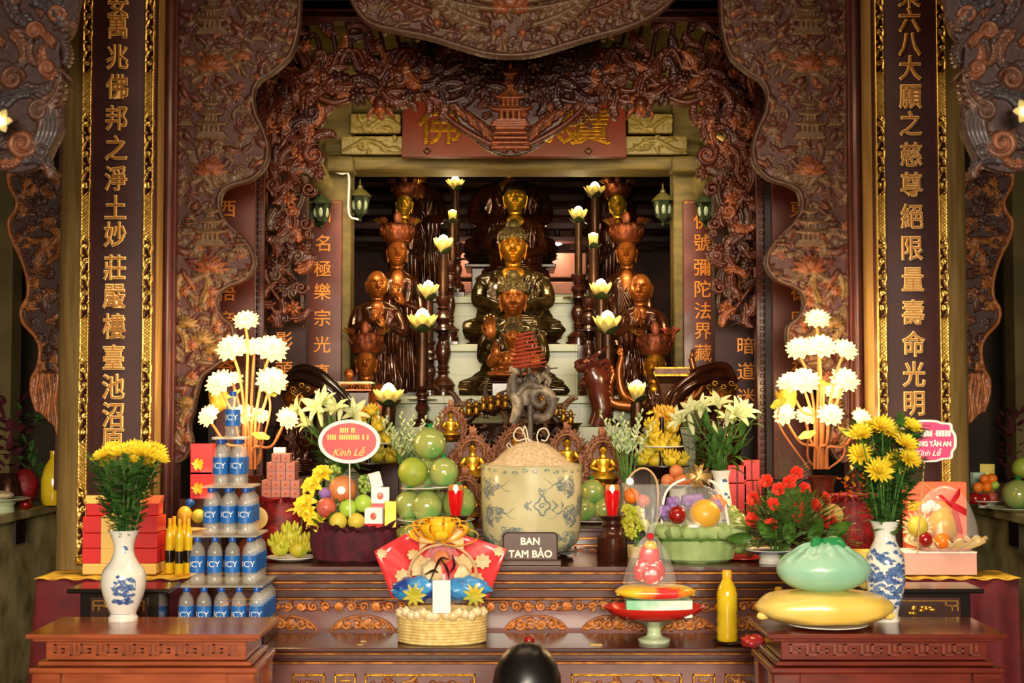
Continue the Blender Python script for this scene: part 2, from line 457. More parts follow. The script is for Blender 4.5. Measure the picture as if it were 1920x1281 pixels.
# ---------------------------------------------------------------- carved relief builder
class Relief:
 """a height field of stamped strokes, turned into carved wood with real depth"""
 def __init__(s, x0, z0, x1, z1, res):
  s.x0, s.z0, s.res = x0, z0, res
  s.nx = int((x1 - x0) / res) + 2; s.nz = int((z1 - z0) / res) + 2
  s.H = np.full((s.nx, s.nz), -1.0); s.C = np.zeros((s.nx, s.nz, 3)); s.B = np.zeros((s.nx, s.nz), bool)
  s.X, s.Z = np.meshgrid(x0 + np.arange(s.nx) * res, z0 + np.arange(s.nz) * res, indexing='ij')
 def inside(s, poly):
  p = np.array(poly); r = np.zeros(s.X.shape, bool); n = len(p)
  for i in range(n):
   xa, za = p[i]; xb, zb = p[(i + 1) % n]
   c = ((za > s.Z) != (zb > s.Z))
   xx = xa + (s.Z - za) * (xb - xa) / ((zb - za) if abs(zb - za) > 1e-12 else 1e-12)
   r ^= c & (s.X < xx)
  return r
 def base(s, poly, col, h=0.0):
  k = s.inside(poly); s.H[k] = np.maximum(s.H[k], h); s.C[k] = col; s.B |= k
  return k
 def clip(s, keep):
  s.H[~keep] = -1
 def dot(s, x, z, r, h, col, k=1.0):
  i0 = max(0, int((x - r - s.x0) / s.res)); i1 = min(s.nx, int((x + r - s.x0) / s.res) + 2)
  j0 = max(0, int((z - r - s.z0) / s.res)); j1 = min(s.nz, int((z + r - s.z0) / s.res) + 2)
  if i0 >= i1 or j0 >= j1: return
  d2 = r * r - (s.X[i0:i1, j0:j1] - x) ** 2 - (s.Z[i0:i1, j0:j1] - z) ** 2
  hh = h + k * np.sqrt(np.maximum(d2, 0))
  m = (d2 > 0) & (hh > s.H[i0:i1, j0:j1])
  s.H[i0:i1, j0:j1][m] = hh[m]; s.C[i0:i1, j0:j1][m] = col
 def stroke(s, pts, r, h, col, k=1.0):
  """pts list of (x,z); r one radius or a list blended along the length"""
  n = len(pts)
  rr = [r] * n if not isinstance(r, (list, tuple)) else lerps(list(r), n - 1)
  for i in range(n - 1):
   (xa, za), (xb, zb) = pts[i], pts[i + 1]
   L = math.hypot(xb - xa, zb - za); st = max(s.res * .8, min(rr[i], rr[i + 1]) * .45)
   m = max(1, int(L / st))
   for q in range(m):
    t = q / m
    s.dot(xa + (xb - xa) * t, za + (zb - za) * t, rr[i] + (rr[i + 1] - rr[i]) * t, h, col, k)
  s.dot(*pts[-1], rr[-1], h, col, k)
 def spiral(s, x, z, r, h, col, turns=1.4, a0=0, d=1, w=.22, tail=0):
  n = int(14 * turns) + 4
  pts = []
  for i in range(n + 1):
   t = i / n; q = r * (1 - t * .82); a = a0 + d * t * turns * 2 * PI
   pts.append((x + q * cos(a), z + q * sin(a)))
  if tail:
   px, pz = pts[0]; tx, tz = -sin(a0) * -d, cos(a0) * -d
   pts = [(px + tx * tail + cos(a0) * tail * .3, pz + tz * tail + sin(a0) * tail * .3), (px + tx * tail * .5, pz + tz * tail * .5)] + pts
  s.stroke(pts, [r * w * .35, r * w, r * w * .9, r * w * .7], h, col)
  s.dot(x, z, r * .2, h + r * .05, col)
 def leaf(s, x, z, a, L, W, h, col, curl=0.0, k=.8):
  n = 9; pts = []; px, pz = x, z
  for i in range(n + 1):
   pts.append((px, pz)); aa = a + curl * (i / n) ** 1.3
   px += cos(aa) * L / n; pz += sin(aa) * L / n
  s.stroke(pts, [W * .18, W * .42, W * .5, W * .4, W * .22, W * .06], h, col, k)
 def frond(s, x, z, a, L, h, col, curl=.8, fat=1.0):
  """acanthus-like leaf: a curved rib with lobes"""
  px, pz = x, z; m = 12; pts = []
  for i in range(m + 1):
   pts.append((px, pz)); aa = a + curl * (i / m) ** 1.2
   if i % 2 == 1 and i < m:
    for sg in (1, -1):
     s.leaf(px, pz, aa + sg * .9, L * .4 * (1 - .6 * i / m), L * .15 * fat, h - .002, col, sg * -.9)
   px += cos(aa) * L / m; pz += sin(aa) * L / m
  s.stroke(pts, [L * .06 * fat, L * .055 * fat, L * .02], h + .003, col)
  s.spiral(px, pz, L * .1, h + .003, col, 1.2, a + curl + PI / 2, 1 if curl > 0 else -1, .35)
 def flower(s, x, z, r, h, col, n=8, col2=None):
  for k in range(n): 
   a = 2 * PI * k / n
   s.leaf(x + cos(a) * r * .25, z + sin(a) * r * .25, a, r * .85, r * .55, h, col, .2)
  for k in range(n):
   a = 2 * PI * (k + .5) / n
   s.leaf(x, z, a, r * .6, r * .4, h + r * .12, col, .2)
  s.dot(x, z, r * .25, h + r * .2, col2 or col)
 def lotus(s, x, z, r, h, col):
  for lay, (n, L, sp) in enumerate(((9, 1.0, 1.75), (6, .8, 1.2), (3, .62, .6))):
   for k in range(n):
    a = PI / 2 + sp * (2 * k / (n - 1) - 1)
    s.leaf(x, z, a, r * L * (1.1 if abs(a - PI / 2) > 1 else 1), r * .36, h + lay * r * .12, col, -.35 * (a - PI / 2))
  for sg in (1, -1):
   s.leaf(x, z, PI / 2 + sg * 1.9, r * .7, r * .4, h, col, sg * -.9)
 def pagoda(s, x, z, wd, n, h, col, roof):
  """stacked eaves, each with turned-up corners, over a body and a stepped base"""
  hh = wd * .34; zz = z
  for b in range(3):
   s.stroke([(x - wd * (.5 - b * .05), zz), (x + wd * (.5 - b * .05), zz)], hh * .13, h + .004, col); zz += hh * .22
  for t in range(n):
   q = 1 - t / (n + .6)
   for k in (-.24, -.08, .08, .24):
    s.stroke([(x + k * wd * q, zz), (x + k * wd * q, zz + hh * .55)], wd * .07 * q, h + .003, col)
   zz += hh * .55
   e = wd * .5 * q
   s.stroke([(x - e * 1.15, zz + hh * .3), (x - e * .95, zz + hh * .08), (x - e * .5, zz), (x, zz), (x + e * .5, zz), (x + e * .95, zz + hh * .08), (x + e * 1.15, zz + hh * .3)], [hh * .06, hh * .14, hh * .16, hh * .14, hh * .06], h + .012, roof)
   s.stroke([(x - e * .7, zz + hh * .2), (x + e * .7, zz + hh * .2)], hh * .12, h + .008, roof)
   s.stroke([(x - e * .45, zz + hh * .36), (x + e * .45, zz + hh * .36)], hh * .1, h + .005, col)
   zz += hh * .42
  s.leaf(x, zz, PI / 2, hh * .7, hh * .35, h + .004, roof)
 def cloud(s, x, z, r, h, col, rnd):
  d = rnd.choice((1, -1))
  s.spiral(x, z, r, h, col, 1.5, rnd.uniform(0, 6.28), d, .26)
  for k in range(rnd.randint(2, 4)):
   a = rnd.uniform(0, 6.28); q = r * rnd.uniform(.45, .75)
   s.spiral(x + cos(a) * r * 1.25, z + sin(a) * r * .9, q, h - .002, col, 1.2, rnd.uniform(0, 6.28), -d, .3)
  s.leaf(x, z - r * .9, rnd.choice((0, PI)), r * 2.2, r * .5, h - .003, col, rnd.uniform(-.5, .5))
 def flame(s, x, z, a, L, h, col, rnd, n=4):
  for k in range(n):
   s.leaf(x, z, a + (k - (n - 1) / 2) * .45, L * rnd.uniform(.7, 1.05), L * .24, h + .002 * (k % 2), col, rnd.choice((-1.1, 1.1, .7, -.7)))
 def to_object(s, name, mats, loc, thick=.04, parent=None, mirror=False, mesh_only=False):
  """front y=-H, side walls back to y=+thick; grid coordinates are local x,z"""
  V = s.H > -.5
  FM = V[:-1, :-1] & V[1:, :-1] & V[1:, 1:] & V[:-1, 1:]
  used = np.zeros_like(V)
  used[:-1, :-1] |= FM; used[1:, :-1] |= FM; used[1:, 1:] |= FM; used[:-1, 1:] |= FM
  idx = np.full(V.shape, -1); n = int(used.sum()); idx[used] = np.arange(n)
  sg = -1 if mirror else 1
  co = np.stack([s.X[used] * sg, -s.H[used], s.Z[used]], 1)
  col = s.C[used]
  i, j = np.nonzero(FM)
  quads = np.stack([idx[i, j], idx[i + 1, j], idx[i + 1, j + 1], idx[i, j + 1]], 1)
  Fp = np.pad(FM, 1)
  E = []
  a = Fp[1:-1, 1:] & ~Fp[1:-1, :-1]; i, j = np.nonzero(a); E.append((idx[i + 1, j], idx[i, j]))
  a = ~Fp[1:-1, 1:] & Fp[1:-1, :-1]; i, j = np.nonzero(a); E.append((idx[i, j], idx[i + 1, j]))
  a = Fp[1:, 1:-1] & ~Fp[:-1, 1:-1]; i, j = np.nonzero(a); E.append((idx[i, j], idx[i, j + 1]))
  a = ~Fp[1:, 1:-1] & Fp[:-1, 1:-1]; i, j = np.nonzero(a); E.append((idx[i, j + 1], idx[i, j]))
  A = np.concatenate([e[0] for e in E]); Bv = np.concatenate([e[1] for e in E])
  bv = np.unique(np.concatenate([A, Bv])); back = np.full(n, -1); back[bv] = n + np.arange(len(bv))
  cb = co[bv].copy(); cb[:, 1] = thick
  # relax the stair-stepped rim
  nb = np.zeros((n, 3)); ct = np.zeros(n)
  for p, q in ((A, Bv), (Bv, A)):
   np.add.at(nb, p, co[q]); np.add.at(ct, p, 1)
  for _ in range(2):
   nb[:] = 0
   np.add.at(nb, A, co[Bv]); np.add.at(nb, Bv, co[A])
   av = nb[bv] / ct[bv][:, None]
   co[bv, 0] = .4 * co[bv, 0] + .6 * av[:, 0]; co[bv, 2] = .4 * co[bv, 2] + .6 * av[:, 2]
  cb[:, 0] = co[bv, 0]; cb[:, 2] = co[bv, 2]
  side = np.stack([A, Bv, back[Bv], back[A]], 1)
  quads = np.concatenate([quads, side])
  if mirror: quads = quads[:, ::-1]
  quads = quads[:, ::-1] if False else quads
  co = np.concatenate([co, cb]); col = np.concatenate([col, col[bv]])
  me = bpy.data.meshes.new(name)
  me.vertices.add(len(co)); me.vertices.foreach_set('co', co.astype(np.float32).ravel())
  me.loops.add(quads.size); me.loops.foreach_set('vertex_index', quads.astype(np.int32).ravel())
  me.polygons.add(len(quads)); me.polygons.foreach_set('loop_start', np.arange(0, quads.size, 4, dtype=np.int32))
  me.polygons.foreach_set('use_smooth', np.ones(len(quads), bool))
  at = me.color_attributes.new('paint', 'FLOAT_COLOR', 'POINT')
  at.data.foreach_set('color', np.concatenate([col, np.ones((len(col), 1))], 1).astype(np.float32).ravel())
  me.update(calc_edges=True); me.validate()
  me.materials.append(mats)
  o = bpy.data.objects.new(name, me); COL.objects.link(o); o.location = loc
  if parent: o.parent = parent
  return o
# ---------------------------------------------------------------- the hall
CX = Xat(957, 7)                                     # the altar's axis, next to the camera's
def slab(name, m, x0, x1, y0, y1, z0, z1, bevel=0, parent=None):
 b = MB(); b.add(box((x0 + x1) / 2, (y0 + y1) / 2, z0, x1 - x0, y1 - y0, z1 - z0))
 return b.build(name, m, parent, smooth=False, bevel=bevel)
struct(slab('floor', M['floor'], -4.2, 4.2, -1.0, 12.2, -.1, 0))
struct(slab('ceiling', M['dark_wood'], -4.2, 4.2, 3.4, 12.2, 4.25, 4.35))
struct(slab('wall_back', M['wall_dark'], -4.2, 4.2, 12.0, 12.2, 0, 4.25))
struct(slab('wall_left', M['wall'], -4.3, -4.2, 3.4, 12.2, 0, 4.35))
struct(slab('wall_right', M['wall'], 4.2, 4.3, 3.4, 12.2, 0, 4.35))
YC = 6.85
for nm, px in (('pillar_left', 208), ('pillar_right', 1716)):
 b = MB(); b.add(lathe([(.24, 0), (.24, 4.25)], 48))
 struct(b.build(nm, M['pillar_grey'] if 0 else M['pillar_wood'], loc=(Xat(px, YC), YC, 0)))
# jambs between the pillars and the carved panels
for nm, a, c in (('trim_1', 303, 330), ('trim_2', 1592, 1618)):
 x0, x1 = Xat(a, 6.95), Xat(c, 6.95)
 b = MB(); b.add(box((x0 + x1) / 2, 7.0, 0, x1 - x0, .16, 4.25)); b.add(tube([((x0 + x1) / 2, 6.92, 0), ((x0 + x1) / 2, 6.92, 4.2)], .028, 10))
 struct(b.build(nm, M['jamb'], bevel=.004))
# pale columns far back in the side aisles
for nm, a, c, y in (('pillar_left_aisle', -14, 31, 9.6), ('pillar_right_aisle', 1893, 1918, 9.6)):
 x0, x1 = Xat(a, y), Xat(c, y)
 b = MB(); b.add(box((x0 + x1) / 2, y, 0, x1 - x0, .2, 3.9)); struct(b.build(nm, M['wall'], smooth=False, bevel=.01))
for nm, x0, x1 in (('wall_left_aisle', -4.2, Xat(598, 9.3)), ('wall_right_aisle', Xat(1316, 9.3), 4.2)):
 struct(slab(nm, M['wall_dark'], x0, x1, 10.2, 10.3, 0, 4.2))
# ---- niche architecture: yellow pillars, lintel, carved blocks, brackets
YB = 8.7
for nm, a, c, px_top in (('pillar_left_niche', 594, 657, 0), ('pillar_right_niche', 1264, 1327, 0)):
 x0, x1 = Xat(a, YB), Xat(c, YB)
 b = MB(); b.add(box((x0 + x1) / 2, YB + .1, 0, x1 - x0, .2, 3.6))
 struct(b.build(nm, M['beam_yellow'], smooth=False, bevel=.012))
def beam(name, a, c, pt, pb, y, dpt, m='beam_yellow', bev=.02):
 x0, x1 = Xat(a, y), Xat(c, y); z1, z0 = Zat(pt, y), Zat(pb, y)
 b = MB(); b.add(box((x0 + x1) / 2, y + dpt / 2, z0, x1 - x0, dpt, z1 - z0))
 return struct(b.build(name, M[m], smooth=False, bevel=bev))
beam('trim_3', 598, 1325, 293, 318, YB - .06, .3)
beam('trim_4', 600, 1322, 262, 293, YB - .02, .2, bev=.03)
beam('trim_5', 600, 1322, 120, 216, YB + .1, .1)
beam('trim_6', 520, 1400, 40, 130, YB + .25, .1)
# upper blocks under the beam: carved swirl ledges left and right of the plaque
def carved_ledge(nm, a, c, pt, pb, seed, y=YB - .02):
 rn = random.Random(seed); x0, x1, z0, z1 = Xat(a, y), Xat(c, y), Zat(pb, y), Zat(pt, y)
 r = Relief(x0, z0, x1, z1, .005); cy = hx('#84713a')
 r.base([(x0, z0), (x1, z0), (x1, z1), (x0, z1)], cy)
 hh = z1 - z0
 pts = [(x0 + (x1 - x0) * t, z0 + hh * (.45 + .28 * sin(t * 7 + seed))) for t in [i / 24 for i in range(25)]]
 r.stroke(pts, [.006, .016, .008], 0, cy)
 for k in range(5):
  r.leaf(x0 + (x1 - x0) * rn.random(), z0 + hh * rn.uniform(.2, .8), rn.uniform(0, 6), hh * .7, hh * .25, .002, cy, rn.choice((1.4, -1.4)))
 r.spiral(x0 + (x1 - x0) * .35, z0 + hh * .5, hh * .36, .003, cy, 1.2, 1, 1, .22)
 o = r.to_object(nm, M['carve'], (0, y - .055, 0), .05); return struct(o)
carved_ledge('trim_7', 657, 752, 216, 252, 3); carved_ledge('trim_8', 1178, 1262, 216, 252, 8)
carved_ledge('trim_9', 640, 760, 258, 292, 5); carved_ledge('trim_10', 1172, 1290, 258, 292, 11)
for nm, px in (('trim_11', 633), ('trim_12', 1288)):          # square block ends over the pillars
 beam(nm, px - 26, px + 28, 292, 322, YB - .12, .2)
for nm, (xa, ya), (xb, yb) in (('trim_13', (560, 270), (604, 352)), ('trim_14', (1362, 270), (1318, 352))):
 a, c = P(xa, ya, 8.05), P(xb, yb, 8.45)
 b = MB(); b.add(tube([a, c], .075, 14)); b.add(tube([a + Vector((0, 0, .03)), c + Vector((0, 0, .03))], .06, 12))
 struct(b.build(nm, M['beam_yellow']))
for nm, sg in (('pillar_left_inner', 1), ('pillar_right_inner', -1)):
 f = (lambda v: v) if sg == 1 else (lambda v: 1914 - v)
 for nm2, a, c, y in ((nm, 484, 574, 8.146), (nm + '_front', 392, 478, 7.646)):
  x0, x1 = sorted((Xat(f(a), y), Xat(f(c), y))); struct(slab(nm2, M['dark_wood'], x0, x1, y, y + .1, 0, 4.2))
# rafters and pink-lit boards behind the statues
YR = 11.3
b = MB()
for k, (py, hh) in enumerate(((318, 12), (342, 12), (366, 14), (392, 14), (418, 14), (444, 12))):
 y = YR - .07 * k
 z = Zat(py + hh, y)
 b = MB(); b.add(box(0, y, z, 3.9, .14, S(hh, y)))
 struct(b.build('trim_%d' % (15 + k), M['rafter'], smooth=False, bevel=.01))
b = MB()
for k in range(15):
 x = -1.9 + k * .27
 for py in (372, 412, 452):
  b.add(box(x, YR + .12, Zat(py + 14, YR), .13, .05, S(26, YR)))
struct(b.build('trim_20', M['rafter'], smooth=False))
struct(slab('wall_niche', mat('red_boards', '#5e382a', .6, 0, '#46281e', ns=5), -2.4, 2.4, 11.6, 11.7, 0, 4.0))
for nm, px, py, pw in (('lamp_globe', 1045, 455, 9), ('lamp_globe', 880, 454, 5)):
 p = P(px, py, 11.0)
 t = thing(nm, 'white lit lamp glowing behind the statues, %s' % ('right of the tall back buddha' if px > 960 else 'left of the tall back buddha'), 'lamp', p, 0)
 b = MB(); b.add(ell(0, 0, 0, S(pw * 1.1, 10.9), .05, S(pw * .62, 10.9))); b.build('bulb', M['white_bulb'], t)
 b = MB(); b.add(lathe([(.02, .03), (.05, .02), (.055, .045), (.02, .06), (.02, .12)], 16)); b.add(tube([(0, 0, .1), (0, .3, .18)], .008, 6)); b.build('fitting', M['dark_wood'], t)
 bulb_light('bulb_light', (p.x, p.y - .12, p.z - .1), 3.2, (1, .68, .5), .05)
pk_ = mat('pink_lit_plank', '#c0846a', .5, 0, '#a86e56', ns=5)  # pink glow of the lamps put into the plank colour
for k, (a, c, pt, pb) in enumerate(((1024, 1100, 474, 520), (786, 884, 474, 520), (1024, 1100, 528, 552), (786, 884, 528, 552))):
 x0, x1 = Xat(a, 11.0), Xat(c, 11.0); b = MB(); b.add(box((x0 + x1) / 2, 11.06, Zat(pb, 11.0), x1 - x0, .08, Zat(pt, 11.0) - Zat(pb, 11.0))); struct(b.build('trim_%d' % (70 + k), pk_, smooth=False, bevel=.008))
# tiled plinth steps under the statues
def steps():
 y0 = [8.4, 8.95, 9.45, 10.0]
 py = [742, 648, 560, 556]
 z0 = .02
 for k in range(4):
  z = Zat(py[k], y0[k] + .2); b = MB()
  x0, x1 = (Xat(660, y0[k]), Xat(1256, y0[k])) if k == 0 else (Xat(842 - 8 * k, y0[k]), Xat(1076 + 8 * k, y0[k]))
  b.add(box((x0 + x1) / 2, (y0[k] + 11.2) / 2, z0, x1 - x0, 11.2 - y0[k], z - z0))
  b.add(box((x0 + x1) / 2, y0[k] - .01, z - .05, x1 - x0, .05, .05))
  struct(b.build('trim_%d' % (30 + k), tile_mat, smooth=False, bevel=.006)); z0 = z
def tile_material():
 m = mat('tiled_step', '#c9cbab', .3, 0)
 nt = m.node_tree; bt = nt.nodes.new('ShaderNodeTexBrick'); tc = nt.nodes.new('ShaderNodeTexCoord'); mp = nt.nodes.new('ShaderNodeMapping')
 mp.inputs['Rotation'].default_value = (PI / 2, 0, 0); bt.offset = .0
 bt.inputs['Scale'].default_value = 1; bt.inputs['Brick Width'].default_value = .2; bt.inputs['Row Height'].default_value = .2; bt.inputs['Mortar Size'].default_value = .003
 bt.inputs['Color1'].default_value = (*hx('#85885f'), 1); bt.inputs['Color2'].default_value = (*hx('#7a7d56'), 1); bt.inputs['Mortar'].default_value = (*hx('#626448'), 1)
 L = nt.links.new; L(tc.outputs['Object'], mp.inputs[0]); L(mp.outputs[0], bt.inputs[0]); L(bt.outputs[0], nt.nodes['Principled BSDF'].inputs['Base Color'])
 return m
tile_mat = tile_material()
steps()
# ---------------------------------------------------------------- carved panels
MAUVE2, MAUVE, OLIVE, COPPER, BROWN, EDGE = hx('#60322c'), hx('#4f2722'), hx('#684c34'), hx('#84482a'), hx('#5c2c1c'), hx('#523428')
YA = 6.98
def Q(pts, y): return [(Xat(a, y), Zat(b_, y)) for a, b_ in pts]
def smooth_outline(pts, n=8):
 v = curve([(a, b_, 0) for a, b_ in pts], (len(pts) - 1) * n)
 return [(p.x, p.y) for p in v]
edge_px = [(557, -40), (557, 20), (553, 60), (540, 102), (510, 132), (482, 150), (470, 175), (474, 210), (490, 245), (499, 280), (492, 312), (468, 335), (432, 346), (411, 362), (408, 392), (424, 420), (452, 446), (470, 472), (474, 498), (458, 522), (425, 536), (407, 552), (405, 576), (416, 596), (434, 612), (436, 640), (424, 668), (400, 688), (378, 706), (368, 736), (362, 770), (354, 800), (360, 830), (350, 856), (336, 866), (326, 862)]
def side_panel():
 ed = smooth_outline(Q(edge_px, YA), 6)
 xl = Xat(322, YA); zt = Zat(-40, YA)
 poly = [(xl, zt)] + ed + [(xl, ed[-1][1])]
 x1 = max(p[0] for p in ed)
 r = Relief(xl, min(p[1] for p in ed) - .01, x1 + .02, zt, .0038)
 k = r.base(poly, MAUVE)
 rn = random.Random(11)
 # ground filled with clouds and small foliage
 for _ in range(900):
  x = rn.uniform(xl, x1); z = rn.uniform(r.z0, zt)
  lower = z < Zat(600, YA)
  c = rn.choice((OLIVE, OLIVE, BROWN, MAUVE, MAUVE2, COPPER if rn.random() < .25 else OLIVE))
  q = rn.random()
  if q < .45: r.cloud(x, z, rn.uniform(.013, .026), rn.uniform(0, .008), c, rn)
  elif q < .8: r.leaf(x, z, rn.uniform(0, 6.28), rn.uniform(.05, .1), rn.uniform(.022, .042), rn.uniform(0, .008), c, rn.uniform(-1.5, 1.5))
  else: r.flower(x, z, rn.uniform(.014, .024), rn.uniform(0, .006), rn.choice((COPPER, OLIVE)), 6)
 xc = Xat(393, YA)
 for py in (55, 250, 452):
  r.pagoda(xc, Zat(py + 8, YA), .15 if py != 452 else .15, 3, .012, OLIVE, OLIVE)
 for px, py in ((470, 40), (345, 235), (462, 250), (350, 440), (448, 470), (480, 75)):
  r.pagoda(Xat(px, YA), Zat(py, YA), .07, 3, .008, OLIVE, BROWN)
 for px, py, q in ((395, 128, .085), (392, 322, .08), (395, 505, .085), (345, 120, .05), (450, 110, .05), (380, 640, .06), (352, 760, .05), (400, 660, .05), (350, 610, .055)):
  r.lotus(Xat(px, YA), Zat(py, YA), q, .012, COPPER if py < 600 else hx('#8a6a3a'))
  for sg in (1, -1): r.frond(Xat(px, YA), Zat(py + 8, YA), PI / 2 + sg * 1.6, q * 1.2, .008, OLIVE, sg * .9)
 for px, py in ((335, 560), (385, 580), (350, 660), (385, 560), (350, 720), (345, 800), (340, 835)):
  r.frond(Xat(px, YA), Zat(py, YA), rn.uniform(.4, 2.6), .12, .01, hx('#86683a'), rn.choice((1, -1)))
  r.flower(Xat(px + 12, YA), Zat(py - 14, YA), .03, .014, COPPER, 8)
 for z in (0.0,):
  r.stroke([(xl + .006, zt), (xl + .006, r.z0)], .007, .004, BROWN)
 r.clip(k)
 r.stroke(ed, .0115, .004, EDGE)
 return r
rp = side_panel()
# coordinates are world x,z: the mirrored panel is reflected about the altar's axis
axis = Xat(957, YA)
o = rp.to_object('carved_screen', M['carve'], (0, YA, 0), .05)
tag(o, 'scalloped carved wood panel of pagodas and lotus beside the left pillar', 'carved panel')
o = rp.to_object('carved_screen', M['carve'], (2 * axis, YA, 0), .05, mirror=True)
tag(o, 'scalloped carved wood panel of pagodas and lotus beside the right pillar', 'carved panel')
def top_lobe():
 px = [(640, -40), (662, 10), (690, 42), (740, 56), (800, 68), (860, 86), (910, 100), (957, 104), (1004, 100), (1054, 86), (1114, 68), (1174, 52), (1224, 30), (1262, 0), (1285, -40)]
 y = YA - .05
 ed = smooth_outline(Q(px, y), 6)
 r = Relief(ed[0][0], Zat(108, y), ed[-1][0], Zat(-40, y), .0038)
 k = r.base(ed, MAUVE); rn = random.Random(5)
 for _ in range(520):
  x = rn.uniform(ed[0][0], ed[-1][0]); z = rn.uniform(r.z0, Zat(-40, y))
  c = rn.choice((OLIVE, BROWN, MAUVE, OLIVE, EDGE)); q = rn.random()
  if q < .55: r.cloud(x, z, rn.uniform(.014, .026), rn.uniform(0, .008), c, rn)
  else: r.leaf(x, z, rn.uniform(0, 6.28), rn.uniform(.05, .1), rn.uniform(.02, .036), rn.uniform(0, .008), c, rn.uniform(-1.5, 1.5))
 xc = Xat(957, y)
 for q, pz in ((.5, 20), (.42, 6), (.34, -8)):
  r.stroke([(xc + q * t, Zat(pz, y) + .12 * t * t) for t in [i / 10 - 1 for i in range(21)]], [.008, .018, .008], .016, OLIVE)
 r.lotus(xc, Zat(16, y), .12, .02, COPPER)
 for sg in (1, -1):
  r.frond(xc + sg * .12, Zat(48, y), (0.3 if sg > 0 else PI - .3), .3, .014, OLIVE, sg * .5)
  r.frond(xc + sg * .4, Zat(22, y), (0.3 if sg > 0 else PI - .3), .25, .014, BROWN, sg * .6)
  for k2 in range(7): r.dot(xc + sg * (.06 + k2 * .05), Zat(62 - k2 * 3, y), .02, .01, COPPER if k2 % 3 == 0 else EDGE)
 r.clip(k); r.stroke(ed, .014, .006, EDGE)
 return r.to_object('carved_lintel', M['carve'], (0, y, 0), .05)
tag(top_lobe(), 'broad hanging lobe of carved clouds at the top centre over the altar', 'carved panel')
struct(slab('wall_over_lintel', M['dark_wood'], Xat(325, 7.1), Xat(1592, 7.1), 7.1, 7.2, Zat(-10, 7.1), 4.25))
